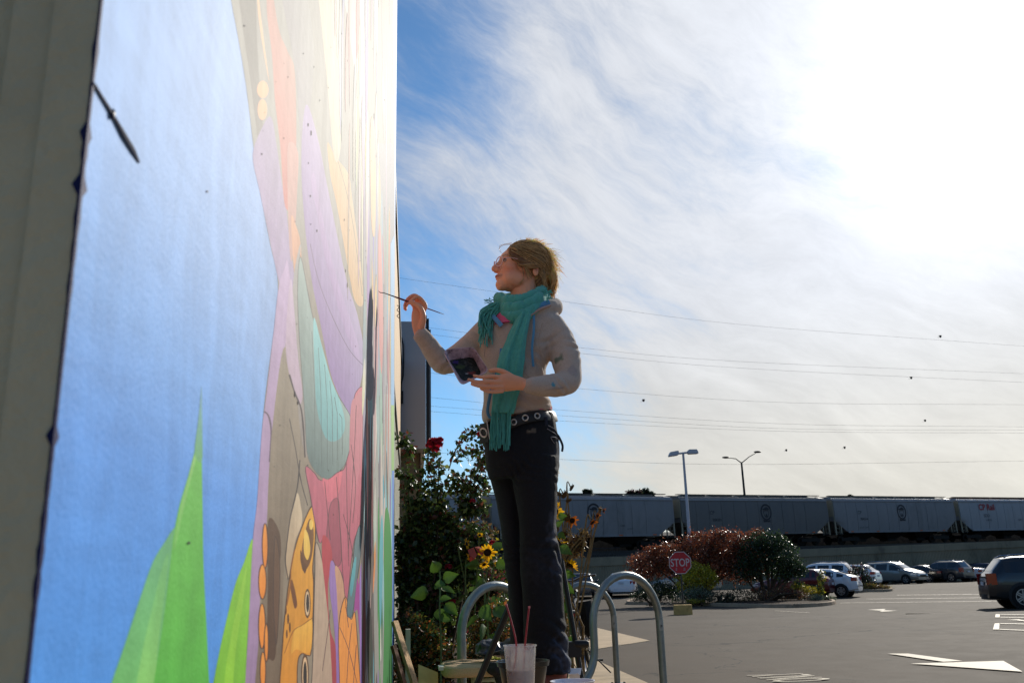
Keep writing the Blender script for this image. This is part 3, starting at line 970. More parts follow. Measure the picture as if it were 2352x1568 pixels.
    obj('wire', MB().tube(pp, [0.0007, 0.0007, 0.0007, 0.0008, 0.0009, 0.0014, 0.0015, 0.0008, 0.0002], 7), mat('wire_dark', S(30, 34, 60), 0.5, 0.5), wire)
    obj('knot', MB().ell(onwall(252, 263, 0.0012), (0.0012, 0.0016, 0.0026), 8, 6), mat('wire_dark', S(30, 34, 60)), wire)
mural()
# ================================================================== railway: wall, bank, wagons
TAZ = YAW + radians(62.4)
TD = Vector((sin(TAZ), cos(TAZ), 0))             # along the track
TN = Vector((cos(TAZ), -sin(TAZ), 0))            # towards the viewer's side
if TN.y > 0: TN = -TN
_p = fw(1102, 1336, 68.0)
TP = Vector((_p.x, _p.y, 0))
PITCHL = 17.6
RISE = 0.0115
def track(s, off=0.0, z=0.0):
    p = TP + TD * s + TN * off
    return Vector((p.x, p.y, z))

concwall = mat('retaining_concrete', S(128, 122, 104), 0.9, 0.2, var=0.14, vscale=0.8, bump=0.4, bscale=12, dirt=S(90, 86, 74), dscale=0.35)
def retaining():
    root = thing('retaining_wall', track(30, 6.0), 'long ribbed concrete retaining wall below the freight train', 'wall')
    seg = 4.4
    top = lambda s: 2.62 + (s - 10) * 0.0205
    s = -44.0
    while s < 100:
        a, b = s + 0.012, s + seg - 0.012
        ta, tb = top(a), top(b)
        mb = MB()
        base = -0.6
        # panel: a ribbed sheet under a smooth band
        n = 22
        ring_lo, ring_hi = [], []
        for i in range(n + 1):
            for q in (0, 1):
                ss = a + (b - a) * min(1.0, (i + q * 0.55) / n)
                off = 6.0 + (0.05 if q == 0 else 0.0)
                ring_lo.append(track(ss, off, base))
                ring_hi.append(track(ss, off, top(ss) - 0.62))
        m = len(ring_lo)
        mb.add(ring_lo + ring_hi, [(i, i + 1, m + i + 1, m + i) for i in range(m - 1)])
        obj('panel', mb, concwall, root, smooth_=False)
        mb = MB()
        pts = [track(a, 6.12, ta - .62), track(a, 6.12, ta), track(a, 5.5, ta), track(a, 5.5, base), track(a, 5.99, base), track(a, 5.99, ta - .62)]
        ptb = [track(b, 6.12, tb - .62), track(b, 6.12, tb), track(b, 5.5, tb), track(b, 5.5, base), track(b, 5.99, base), track(b, 5.99, tb - .62)]
        mb.loft([pts, ptb], True, True)
        obj('coping', mb, concwall, root, smooth_=False)
        s += seg
    # bank behind the wall that carries the track
    ballast = mat('ballast', S(64, 60, 54), 0.95, 0.15, var=0.5, vscale=2.5, bump=2, bscale=6)
    mb = MB()
    rings = []
    for s in range(-60, 130, 10):
        zr = 3.05 + s * RISE
        rings.append([track(s, 5.6, top(s) - 0.05), track(s, 3.6, zr - 0.75), track(s, 1.9, zr - 0.2), track(s, -2.2, zr - 0.2), track(s, -2.9, zr + 1.3), track(s, -9, zr + 1.9), track(s, -16, zr + 2.0), track(s, -30, zr - 0.5), track(s, -60, -0.3)])
    mb.loft(rings, False, False)
    tag(obj('railway_embankment', mb, ballast), kind='structure')
    # rails
    mb = MB()
    for off in (0.75, -0.75):
        mb.loft([[track(s, off + dx, 3.05 + s * RISE + dz) for dx, dz in ((-.04, -.2), (.04, -.2), (.04, 0), (-.04, 0))] for s in range(-60, 130, 10)])
    tag(obj('rail', mb, darkmetal, smooth_=False), 'steel rails that the grey hopper wagons stand on', 'rails')
    # short black railing on the wall's top
    rl = thing('railing', track(10, 5.7, top(10)), 'short black railing on top of the retaining wall', 'railing')
    s0 = None
    a, b = fw(1349, 1275, 66.5), fw(1398, 1274, 68.3)
    sa, sb = (a - TP).dot(TD), (b - TP).dot(TD)
    tz = lambda s: top(s)
    for k in (0.12, 0.62):
        obj('rail', MB().tube([track(sa, 5.75, tz(sa) + k), track(sb, 5.75, tz(sb) + k)], 0.03, 6), darkmetal, rl)
    for i in range(12):
        s = sa + (sb - sa) * i / 11
        obj('baluster', MB().tube([track(s, 5.75, tz(s) - 0.05), track(s, 5.75, tz(s) + 0.62)], 0.045 if i == 8 else 0.022, 6), darkmetal, rl)
retaining()

wag_grey = mat('wagon_grey', S(126, 126, 128), 0.6, 0.35, var=0.08, vscale=0.9, dirt=S(104, 104, 104), dscale=0.5, stretch=(1, 1, .35))
wag_blue = mat('wagon_slate', S(100, 99, 98), 0.6, 0.35, var=0.08, vscale=0.9, dirt=S(92, 94, 96), dscale=0.5, stretch=(1, 1, .35))
wag_pale = mat('wagon_pale', S(148, 150, 154), 0.6, 0.35, var=0.08, vscale=0.9, dirt=S(126, 126, 126), dscale=0.5, stretch=(1, 1, .35))
wag_end = mat('wagon_end', S(150, 142, 122), 0.7, 0.3, var=0.15, vscale=1.5, dirt=S(110, 92, 72), dscale=0.8)
wag_dark = mat('wagon_under', S(30, 27, 25), 0.8, 0.3, var=0.3)
wag_roof = mat('wagon_roof', S(150, 146, 132), 0.75, 0.3, var=0.2, vscale=1.2)
ink = mat('wagon_ink', S(40, 44, 52), 0.6, 0.3, var=0.2, vscale=3)
redink = mat('wagon_red_ink', S(158, 40, 44), 0.6, 0.3, var=0.1)
orange = mat('orange_paint', S(190, 92, 40), 0.6, 0.3)

def emblem(root, x, z, y):
    """ring with a shield, a beaver over it and a ribbon under it"""
    mb = MB()
    n = 36
    rings = []
    for i in range(n + 1):
        a = 2 * pi * i / n
        rings.append([Vector((x + 0.63 * cos(a), y, z + 0.72 * sin(a))), Vector((x + 0.50 * cos(a), y, z + 0.58 * sin(a)))])
    mb.add([p for r in rings for p in r], [(2 * i, 2 * i + 1, 2 * i + 3, 2 * i + 2) for i in range(n)])
    obj('emblem_ring', mb, ink, root, smooth_=False, world=False)
    mb = MB()
    y2 = y - 0.004
    # shield outline
    out = [(-.3, .12), (.3, .12), (.3, -.15), (.22, -.36), (0, -.52), (-.22, -.36), (-.3, -.15)]
    inn = [(a * .84, b * .84 - 0.01) for a, b in out]
    k = len(out)
    mb.add([Vector((x + a, y2, z + b)) for a, b in out + inn], [(i, (i + 1) % k, k + (i + 1) % k, k + i) for i in range(k)])
    mb.sheet([Vector((x + a, y2, z + b)) for a, b in ((-.14, -.38), (0, -.08), (.14, -.38))])
    obj('emblem_shield', mb, ink, root, smooth_=False, world=False)
    mb = MB()
    bv = [(-.34, .2), (-.4, .3), (-.3, .32), (-.22, .3), (-.1, .42), (.1, .44), (.24, .38), (.32, .28), (.3, .18), (.1, .16), (-.1, .17)]
    mb.sheet([Vector((x + a, y2, z + b)) for a, b in catmull(bv, 3)])
    obj('emblem_beaver', mb, ink, root, smooth_=False, world=False)
    mb = MB()
    mb.sheet([Vector((x + a, y2, z + b)) for a, b in ((-.42, -.66), (-.16, -.72), (.16, -.72), (.42, -.66), (.36, -.80), (.46, -.86), (.16, -.84), (-.16, -.84), (-.46, -.86), (-.36, -.80))])
    obj('emblem_ribbon', mb, ink, root, smooth_=False, world=False)

def lettering(root, txt, size, x, z, y, m, bold=0.0, name='lettering'):
    mb = text_mb(txt, size, (x, y, z), (1, 0, 0), (0, 0, 1), bold=bold)
    obj(name, mb, m, root, smooth_=False, world=False, recalc=False)

WHEEL = {}
def wagon(s0, label, body, roofm, kind):
    o = track(s0 + PITCHL / 2, 0, 3.05 + (s0 + PITCHL / 2) * RISE)
    root = thing('hopper_wagon', o, label, 'railway wagon', 'grain hopper wagons of the freight train')
    root.rotation_euler = (0, -math.atan(RISE), pi / 2 - TAZ)
    P = lambda name, mb, m, par=root, **k: obj(name, mb, m, par, world=False, **k)
    h = 8.4
    # curved sides and roof
    def sec(x, zl):
        pts = []
        prof = [(1.44, zl), (1.52, max(zl, 1.9)), (1.55, max(zl, 2.7)), (1.52, 3.6), (1.46, 4.02), (1.25, 4.22), (.7, 4.36), (0, 4.4)]
        left = [Vector((x, -y, z)) for y, z in prof]
        right = [Vector((x, y, z)) for y, z in reversed(prof[:-1])]
        return left + right
    mb = MB()
    xs = [-h, -h + .02, -h + 1.4, -h + 1.6] + [-h + 2.2 + k * 1.38 for k in range(9)] + [h - 1.6, h - 1.4, h - .02, h]
    zl = lambda x: 1.15 + max(0.0, (abs(x) - (h - 1.5)) / 1.5) * 1.0
    mb.loft([sec(x, zl(x)) for x in xs], True, True)
    P('body', mb, body, angle=25)
    # side sheets: one panel between each pair of seams
    n = 10
    w = (2 * h - 3.0) / n
    for k in range(n):
        x0, x1 = -h + 1.5 + k * w + 0.035, -h + 1.5 + (k + 1) * w - 0.035
        prof = [(1.462, 1.22), (1.528, 1.9), (1.558, 2.7), (1.528, 3.6), (1.48, 3.88)]
        mb = MB()
        mb.loft([[Vector((x0, -y - 0.012, z)) for y, z in prof] + [Vector((x0, -y + 0.03, z)) for y, z in reversed(prof)],
                 [Vector((x1, -y - 0.012, z)) for y, z in prof] + [Vector((x1, -y + 0.03, z)) for y, z in reversed(prof)]])
        P('side_panel', mb, body, angle=25)
    P('top_chord', MB().box((0, -1.49, 4.0), (2 * h - .1, .10, .12)).box((0, 1.49, 4.0), (2 * h - .1, .10, .12)), wag_pale, smooth_=False)  # pale colour carries the white highlight line along the top
    P('side_sill', MB().box((0, -1.47, 1.14), (2 * h - 3.2, .12, .16)).box((0, 1.47, 1.14), (2 * h - 3.2, .12, .16)), body, smooth_=False)
    # roof: trough hatches and running boards
    for k in range(9):
        x = -h + 1.4 + k * (2 * h - 2.8) / 8
        P('roof_rib', MB().tube([Vector((x, y, 4.05 + .36 * (1 - (y / 1.46) ** 2))) for y in (-1.45, -1.1, -.6, 0, .6, 1.1, 1.45)], .06, 5), roofm)
    for k in range(5):
        x = -h + 2.4 + k * (2 * h - 4.8) / 4
        P('hatch', MB().loft([[Vector((x + a, b, z)) for a, b in ((-1.2 * q, -.4 * q), (1.2 * q, -.4 * q), (1.2 * q, .4 * q), (-1.2 * q, .4 * q))] for z, q in ((4.36, 1), (4.52, 1), (4.56, .9))]), roofm, smooth_=False)
    P('running_board', MB().box((0, -.72, 4.50), (2 * h - .4, .34, .05)).box((0, .72, 4.50), (2 * h - .4, .34, .05)), wag_dark, smooth_=False)
    # ends: sloping sheet, upright posts, ladder and platform
    for sg in (-1, 1):
        P('end_sheet', MB().box((sg * (h + .03), 0, 3.3), (.06, 2.9, 1.5)), wag_end, smooth_=False)
        P('slope_sheet', MB().add([(sg * h, -1.4, 2.55), (sg * h, 1.4, 2.55), (sg * (h - 2.3), 1.38, 1.1), (sg * (h - 2.3), -1.38, 1.1)], [(0, 1, 2, 3)]), wag_dark, smooth_=False)
        for yy in (-1.42, 1.42):
            P('end_post', MB().box((sg * (h - .02), yy, 1.75), (.12, .1, 1.7)), wag_end, smooth_=False)
        P('end_post', MB().box((sg * (h - .75), -1.40, 1.55), (.09, .08, 1.3)), wag_end, smooth_=False)
        mb = MB()
        for q in range(6):
            mb.tube([Vector((sg * (h - .02), -1.47, 1.1 + q * .36)), Vector((sg * (h - .48), -1.47, 1.1 + q * .36))], .015, 4)
        mb.tube([Vector((sg * (h - .48), -1.47, 1.0)), Vector((sg * (h - .48), -1.47, 3.1))], .02, 4)
        P('ladder', mb, wag_end)
        P('platform', MB().box((sg * (h - .4), 0, .98), (1.1, 2.9, .1)), wag_dark, smooth_=False)
        P('coupler', MB().box((sg * (h + .45), 0, .82), (.9, .25, .25)), wag_dark, smooth_=False)
        P('brake_gear', MB().lathe([(.01, -.12), (.32, -.1), (.34, .1), (.01, .12)], 12, (sg * (h - .95), -.9, 1.7), (0, 1, 0)), wag_dark)
        # truck with two wheelsets
        tr = P('truck', MB().box((sg * (h - 2.1), -1.05, .5), (2.3, .16, .3)).box((sg * (h - 2.1), 1.05, .5), (2.3, .16, .3)).box((sg * (h - 2.1), 0, .55), (.5, 2.2, .3)), wag_dark, smooth_=False)
        for dx in (-.9, .9):
            for yy in (-.76, .76):
                if 'w' not in WHEEL:
                    WHEEL['w'] = mesh_from('wheel', MB().lathe([(.02, -.07), (.38, -.06), (.42, -.04), (.46, .05), (.02, .06)], 18, (0, 0, 0), (0, 1, 0)))
                    WHEEL['w'].materials.append(wag_dark)
                wo = link(D.objects.new('wheel', WHEEL['w']), tr)
                wo.location = (sg * (h - 2.1) + dx, yy, .46)
    for k in range(3):
        x = (k - 1) * 4.1
        P('discharge_chute', MB().loft([[Vector((x + a * q, b * q2, z)) for a, b in ((-1, -1), (1, -1), (1, 1), (-1, 1))] for z, q, q2 in ((1.12, 1.9, 1.3), (.5, .6, .5), (.28, .55, .45))]), wag_dark, smooth_=False)
    y = -1.585
    if kind in (1, 2, 3):
        emblem(root, 0.55 if kind != 2 else .85, 2.95, y)
        lettering(root, 'CP', .42, -h + 2.9 + .3, 2.9, y, ink)
        lettering(root, '384381' if kind == 2 else '384514', .34, -h + 2.9 + .8, 2.3, y, ink)
        lettering(root, 'LD LMT  CU FT', .17, -h + 3.6, 1.52, y + .03, ink)
        if kind == 1:
            lettering(root, 'CAPY', .2, 3.2, 1.9, y, ink); lettering(root, 'LT WT', .17, 3.9, 1.65, y, ink)
        for x in (-h + 2, -3, 3, h - 2.1):
            P('reflector', MB().box((x, -1.555, 1.17), (.35, .01, .08)), orange, smooth_=False)
    if kind == 4:
        lettering(root, 'CP Rail', .86, -h + 4.2, 3.4, y, redink, bold=0.018)
        lettering(root, 'SOO', .46, -h + 4.0, 2.55, y, ink)
        lettering(root, '119718', .3, -h + 4.2, 2.1, y, ink)
        lettering(root, 'CAPY', .26, -h + 9.3, 2.1, y, ink)
    return root
wagon(-PITCHL, 'weathered hopper wagon half hidden behind the rose bush', wag_pale, wag_roof, 0)
wagon(0, 'blue grey hopper wagon with a ring emblem behind the sunflowers', wag_grey, wag_roof, 1)
wagon(PITCHL, 'slate grey hopper wagon with a ring emblem behind the white lamp pole', wag_blue, wag_roof, 2)
wagon(2 * PITCHL, 'grey hopper wagon with a ring emblem next to the red lettered wagon', wag_grey, wag_roof, 3)
wagon(3 * PITCHL, 'pale hopper wagon lettered CP Rail in red with a brown roof', wag_pale, mat('wagon_roof_rust', S(150, 112, 84), .8, .2, var=.3, vscale=2), 4)

# ================================================================== painted road markings
white = mat('road_paint', S(174, 160, 132), 0.7, 0.4, var=0.10, vscale=5, dirt=S(150, 142, 126), dscale=4)
def marking(name, poly, label, cat='road marking', group=None):
    pts = [gr(u, v) + Vector((0, 0, 0.012)) for u, v in poly]
    o = obj(name, MB().sheet(pts), white, smooth_=False)
    for p in o.data.polygons:
        if p.normal.z < 0: p.flip()
    o['kind'] = 'structure'
    return o
marking('arrow_shaft_marking', [(2039, 1502), (2087, 1502), (2211, 1519), (2167, 1521)], 'x')
marking('arrow_head_marking', [(2091, 1525), (2305, 1519), (2349, 1544)], 'x')
marking('arrow_marking', [(1992, 1400), (2035, 1398), (2030, 1401), (2062, 1402.4), (2020, 1405), (2026, 1402.4)], 'x')
marking('stall_marking', [(2287, 1410.8), (2297, 1410.8), (2296, 1418), (2286, 1418)], 'x')
marking('stall_marking', [(2298, 1410.8), (2500, 1413), (2500, 1413.7), (2298, 1411.6)], 'x')
marking('stall_marking', [(2297, 1417.2), (2500, 1420), (2500, 1421), (2297, 1418)], 'x')
marking('stall_marking', [(2285, 1432), (2296, 1431.5), (2295, 1446), (2281, 1446)], 'x')
marking('stall_marking', [(2298, 1431.5), (2500, 1435.5), (2500, 1436.8), (2298, 1432.8)], 'x')
marking('stall_marking', [(2296, 1445), (2500, 1453), (2500, 1454.4), (2296, 1446.2)], 'x')
marking('stall_marking', [(2312, 1424), (2340, 1422.6), (2352, 1425), (2380, 1424), (2352, 1426.6), (2334, 1424.6)], 'x')
marking('stall_marking', [(2080, 1408.6), (2500, 1409.4), (2500, 1410.0), (2080, 1409.0)], 'x')
for (u0, v0, u1, v1) in ((2060, 1366, 2260, 1364), (1990, 1375, 2270, 1372), (1930, 1384, 2290, 1380), (1780, 1402, 1860, 1407)):
    marking('stall_marking', [(u0, v0), (u1, v1), (u1, v1 + .5), (u0, v0 + .5)], 'x')
def only():
    a, b = gr(1862, 1565), gr(1782, 1548)
    ex = (b - a); ex.z = 0
    ln = ex.length
    ex.normalize()
    ey = Vector((-ex.y, ex.x, 0))
    mid = (a + b) / 2
    mb = MB()
    me = text_mesh('ONLY', 1.0)
    xs = [v.co.x for v in me.vertices]
    sx = (ln * .95) / (max(xs) - min(xs))
    hgt = 0.62
    mb.add([mid + ex * (v.co.x * sx) + ey * (v.co.y * hgt / .72) + Vector((0, 0, 0.010)) for v in me.vertices], [tuple(p.vertices) for p in me.polygons])
    o = obj('lettering_marking', mb, white, smooth_=False, recalc=False)
    o['kind'] = 'structure'
only()
# ================================================================== vehicles
glass_dark = mat('car_glass', S(20, 23, 26), 0.04, 0.6, var=0.0, coat=0.6)
rubber = mat('tyre_rubber', S(26, 25, 25), 0.85, 0.3, var=0.15)
alloy = mat('alloy', S(168, 168, 170), 0.3, 0.5, metal=0.8, var=0.05)
plastic = mat('black_plastic', S(24, 24, 25), 0.6, 0.4, var=0.1)
redlens = mat('tail_lens', S(150, 8, 12), 0.15, 0.6, var=0.05, coat=0.6)
clearlens = mat('head_lens', S(190, 194, 200), 0.12, 0.6, metal=0.3, var=0.05, coat=0.6)
platem = mat('number_plate', S(196, 198, 204), 0.5, 0.4, var=0.05)
chrome = mat('chrome', S(190, 190, 194), 0.18, 0.5, metal=1.0, var=0.0)
def carpaint(name, c, metal=0.0):
    return mat(name, c, 0.28, 0.5, metal=metal, var=0.04, vscale=1.0, coat=0.7, dirt=None)

KIND = {
    # top line (x from the nose), belt line, index spans of the roof, half width, ground clearance, wheel radius, axles
    'sedan': dict(L=4.7, W=1.80, top=[(0, .52), (.06, .66), (.35, .78), (1.25, .95), (2.1, 1.38), (2.65, 1.45), (3.15, 1.41), (4.0, 1.08), (4.5, 1.04), (4.66, .95), (4.7, .6)],
                  belt=[(0, .5), (1.2, .88), (4.1, .97), (4.7, .9)], ws=(1.25, 2.1), rw=(3.15, 4.0), side=(1.55, 3.8), R=.32, ax=(.9, 3.65)),
    'hatch': dict(L=4.45, W=1.74, top=[(0, .5), (.06, .66), (.3, .8), (1.0, .98), (2.0, 1.43), (2.5, 1.49), (3.1, 1.45), (4.05, 1.12), (4.28, 1.05), (4.41, .8), (4.45, .55)],
                  belt=[(0, .5), (1.0, .9), (4.1, 1.03), (4.45, .9)], ws=(1.0, 2.0), rw=(3.25, 4.05), side=(1.35, 3.85), R=.31, ax=(.85, 3.6)),
    'compact': dict(L=4.25, W=1.76, top=[(0, .55), (.06, .7), (.3, .84), (1.0, 1.0), (1.75, 1.46), (2.3, 1.53), (3.3, 1.5), (3.55, 1.46), (4.05, 1.08), (4.2, .95), (4.25, .6)],
                    belt=[(0, .55), (1.0, .92), (3.9, 1.04), (4.25, .9)], ws=(1.0, 1.75), rw=(3.55, 4.05), side=(1.3, 3.75), R=.32, ax=(.82, 3.42)),
    'suv': dict(L=4.7, W=1.85, top=[(0, .65), (.06, .85), (.3, 1.0), (1.15, 1.1), (1.9, 1.60), (2.4, 1.69), (3.8, 1.67), (4.15, 1.62), (4.52, 1.18), (4.66, 1.05), (4.7, .65)],
                belt=[(0, .6), (1.1, 1.02), (4.2, 1.12), (4.7, 1.02)], ws=(1.15, 1.9), rw=(4.15, 4.52), side=(1.45, 4.22), R=.38, ax=(.95, 3.72)),
    'van': dict(L=5.05, W=1.95, top=[(0, .55), (.06, .75), (.3, .92), (1.0, 1.08), (1.95, 1.64), (2.6, 1.75), (4.4, 1.71), (4.7, 1.65), (4.95, 1.15), (5.02, 1.0), (5.05, .6)],
                belt=[(0, .55), (1.0, .98), (4.6, 1.08), (5.05, 1.0)], ws=(1.0, 1.95), rw=(4.7, 4.95), side=(1.4, 4.65), R=.34, ax=(.95, 4.0)),
}
def interp(tab, x):
    for (a, b), (c, d) in zip(tab[:-1], tab[1:]):
        if x <= c:
            return b + (d - b) * (x - a) / (c - a)
    return tab[-1][1]

def car(u, v, hv, kind, paintm, label, ref=0.5, rails=False, spokes=5, cat='car', name='parked_car', group='cars parked in the lot', plate=True, dh=0.0):
    """(u, v): where the point at fraction ref of the length on the near flank meets the ground; hv: heading against the line of sight"""
    k = KIND[kind]
    L, Wd = k['L'], k['W']
    g = gr(u, v)
    vaz = atan2(g.x, g.y)
    az = vaz + radians(hv)
    head = Vector((sin(az), cos(az), 0))
    view = Vector((sin(vaz), cos(vaz), 0))
    side = Vector((-head.y, head.x, 0))                  # the car's left
    c = g + head * ((ref - 0.5) * L)
    nearsgn = -1 if side.dot(view) > 0 else 1            # flank that faces the viewer
    if abs(hv) > 20 and abs(hv) < 160:
        c = c - side * (nearsgn * Wd / 2)
    c.z = gh(c.x, c.y) + dh
    root = thing(name, c, label, cat, group, rz=atan2(head.y, head.x))
    P = lambda nm, mb, m, par=root, **kw: obj(nm, mb, m, par, world=False, **kw)
    X = lambda x: L / 2 - x                               # nose at +x
    # ---- body shell
    xs = sorted(set([0, .03, .1, .22] + [a for a, b in k['top']] + list(k['ws']) + list(k['rw']) + list(k['side']) + [L * i / 26 for i in range(27)] + [L - .03, L - .1, L - .22]))
    xs = [x for i, x in enumerate(xs) if i == 0 or x - xs[i - 1] > 0.015]
    half = Wd / 2
    def section(x):
        zt = interp(k['top'], x)
        zb = interp(k['belt'], x)
        e = min(x, L - x)
        taper = 1 - 0.16 * max(0, 1 - e / 0.55) ** 2.2 - 0.04 * max(0, 1 - e / 1.4)
        w = half * taper
        zl = 0.24 + 0.12 * max(0, 1 - e / 0.7)
        gh_ = zt - zb
        if gh_ > 0.10:
            q = min(1, gh_ / 0.42)
            b = (w * .985, zb)
            r = (w * (0.95 - 0.20 * q), zt - 0.085 * q - .01)
            r2 = (w * (0.90 - 0.25 * q), zt - 0.025 * q - .002)
        else:
            zb2 = min(zb, zt - 0.05)
            b = (w * .975, zb2)
            r = (w * .93, zt - .022)
            r2 = (w * .80, zt - .006)
        pts = [(0, zl), (w * .86, zl), (w * .965, zl + .07), (w, zl + .22), (w * 1.0, (zl + .2 + b[1]) / 2 + .03), b, r, r2, (w * .4, zt), (0, zt)]
        return pts
    secs = [section(x) for x in xs]
    n = len(secs[0])
    def ring(i):
        a = [Vector((X(xs[i]), -y, z)) for y, z in secs[i]]
        b = [Vector((X(xs[i]), y, z)) for y, z in reversed(secs[i][1:-1])]
        return a + b
    mb = MB()
    mb.loft([ring(i) for i in range(len(xs))], True, True)
    body = P('body', mb, paintm, angle=32)
    # ---- glass, laid 4 mm proud of the shell
    def panel(nm, x0, x1, j0, j1, sgn, m, inset=0.0, off=0.005):
        ii = [i for i, x in enumerate(xs) if x0 - 1e-4 <= x <= x1 + 1e-4]
        if len(ii) < 2: return
        rows = []
        for i in ii:
            row = []
            for j in range(j0, j1 + 1):
                y, z = secs[i][j]
                row.append(Vector((X(xs[i]), sgn * y, z)))
            a, b = row[0].copy(), row[-1].copy()
            row[0] = a + (b - a) * inset
            row[-1] = b + (a - b) * inset * 1.3
            rows.append(row)
        cen = Vector((X((x0 + x1) / 2), 0, 0.8))
        mb = MB()
        m_ = len(rows[0])
        vs = []
        for r, row in enumerate(rows):
            for q, p in enumerate(row):
                a = rows[max(0, r - 1)][q]; b = rows[min(len(rows) - 1, r + 1)][q]
                cc = row[max(0, q - 1)]; dd = row[min(m_ - 1, q + 1)]
                nn = (b - a).cross(dd - cc)
                nn.normalize()
                if nn.dot(p - cen) < 0: nn = -nn
                vs.append(p + nn * off)
        mb.add(vs, [(r * m_ + q, r * m_ + q + 1, (r + 1) * m_ + q + 1, (r + 1) * m_ + q) for r in range(len(rows) - 1) for q in range(m_ - 1)])
        return P(nm, mb, m, angle=50)
    s0, s1 = k['side']
    cuts = {'sedan': [.48], 'hatch': [.40, .78], 'compact': [.45, .85], 'suv': [.36, .68], 'van': [.34, .66]}[kind]
    edges = [s0] + [s0 + (s1 - s0) * q for q in cuts] + [s1]
    grid = sorted(xs)
    for a, b in zip(edges[:-1], edges[1:]):
        aa = min((x for x in grid if x >= a - .02), default=a)
        bb = max((x for x in grid if x <= b - .03), default=b)
        for sgn in (-1, 1):
            panel('side_window', aa, bb, 5, 6, sgn, glass_dark, inset=0.10)
    def top_panel(nm, x0, x1):
        ii = [i for i, x in enumerate(xs) if x0 - 1e-4 <= x <= x1 + 1e-4]
        rows = []
        for i in ii:
            half_ = [secs[i][6], secs[i][7], secs[i][8], secs[i][9]]
            row = [Vector((X(xs[i]), -y, z)) for y, z in half_] + [Vector((X(xs[i]), y, z)) for y, z in reversed(half_[:-1])]
            row[0] = row[0] + (row[1] - row[0]) * .5
            row[-1] = row[-1] + (row[-2] - row[-1]) * .5
            rows.append(row)
        m_ = len(rows[0])
        up = (rows[-1][3] - rows[0][3]).cross(Vector((0, 1, 0))).normalized()
        if up.z < 0: up = -up
        mb = MB().add([p + up * .006 for r in rows for p in r], [(r * m_ + q, r * m_ + q + 1, (r + 1) * m_ + q + 1, (r + 1) * m_ + q) for r in range(len(rows) - 1) for q in range(m_ - 1)])
        P(nm, mb, glass_dark, angle=50)
    top_panel('windscreen', k['ws'][0] + .06, k['ws'][1] - .03)
    top_panel('rear_window', k['rw'][0] + .03, k['rw'][1] - .02)
    # ---- wheels over dark discs that stand in for the shaded wheel wells
    R = k['R']
    for ax in k['ax']:
        for sgn in (-1, 1):
            wv = half * 0.985
            P('arch_shade_disc', MB().lathe([(R + .06, -.10), (R + .075, .012), (R + .05, .020), (.01, .020)], 22, (X(ax), sgn * wv, R + .01), (0, sgn, 0)), plastic)
            key = ('wheel', round(R, 2))
            if key not in WHEEL:
                WHEEL[key] = mesh_from('wheel', MB().lathe([(R * .62, -.11), (R * .94, -.11), (R, -.07), (R, .05), (R * .94, .085), (R * .70, .09), (R * .66, .06), (.01, .04)], 26, (0, 0, 0), (0, 1, 0)), angle=50)
                WHEEL[key].materials.append(rubber)
            w = link(D.objects.new('wheel', WHEEL[key]), root)
            w.location = (X(ax), sgn * (wv - .045), R)
            if sgn < 0: w.rotation_euler = (0, 0, pi)
            rk = ('rim', round(R, 2), spokes)
            if rk not in WHEEL:
                m2 = MB()
                m2.lathe([(R * .66, .075), (R * .68, .092), (R * .62, .092), (R * .60, .06)], 26, (0, 0, 0), (0, 1, 0), cap=False)
                m2.lathe([(.001, .098), (R * .16, .098), (R * .2, .07)], 14, (0, 0, 0), (0, 1, 0))
                for q in range(spokes):
                    a = 2 * pi * q / spokes
                    rot = Matrix.Rotation(a, 3, 'Y')
                    for dq in ((-.05, .05) if spokes == 6 else (0,)):
                        m2.box(rot @ Vector((dq * R * 1.6, .082, R * .38)), (R * (.10 if spokes == 6 else .17), .018, R * .52), rot)
                WHEEL[rk] = mesh_from('rim', m2, angle=30)
                WHEEL[rk].materials.append(alloy)
            link(D.objects.new('rim', WHEEL[rk]), w)
    # ---- lamps, bumpers, mirrors, handles
    zt_r = interp(k['belt'], L - .3)
    for sgn in (-1, 1):
        y = half * .80
        if kind in ('suv', 'van'):
            P('tail_light', MB().loft([[Vector((X(L - .24) - dx, sgn * (half * f), z)) for dx, f in ((-.02, .955), (.24, .80), (.25, .66), (.10, .70))] for z in (zt_r - .30, zt_r - .28, zt_r + .03, zt_r + .06)]), redlens, angle=50)
        else:
            P('tail_light', MB().loft([[Vector((X(L - .26) - dx, sgn * (half * f), z)) for dx, f in ((-.04, .965), (.22, .84), (.245, .62), (.08, .70))] for z in (zt_r - .20, zt_r - .18, zt_r - .04, zt_r - .02)]), redlens, angle=50)
        zf = interp(k['top'], .22)
        P('headlight', MB().loft([[Vector((X(.24) + dx, sgn * (half * f), z)) for dx, f in ((-.26, .97), (.13, .87), (.205, .60), (.05, .66))] for z in (zf - .20, zf - .18, zf - .07, zf - .05)]), clearlens, angle=50)
        mb = MB().ell((X(k['ws'][0] + .42), sgn * (half + .09), interp(k['belt'], 1.6) + .06), (.07, .11, .07), 10, 6)
        P('wing_mirror', mb, paintm)
        for q in (.47, .74):
            x = s0 + (s1 - s0) * (cuts[0] if q < .5 else min(.95, cuts[0] + .42)) - .1
            P('door_handle', MB().box((X(x), sgn * (half + .008), interp(k['belt'], x) - .11), (.17, .03, .03)), chrome if kind == 'suv' else paintm, smooth_=False)
    for xx, s in ((L - .02, -1), (.02, 1)):
        P('bumper', MB().loft([[Vector((X(xx) + s * dx, y, z)) for y, dx in ((-half * .8, -.16), (-half * .6, .012), (0, .05), (half * .6, .012), (half * .8, -.16), (half * .7, -.22), (-half * .7, -.22))] for z in (.3, .32, .44, .47)]), plastic if kind == 'suv' else paintm, angle=40)
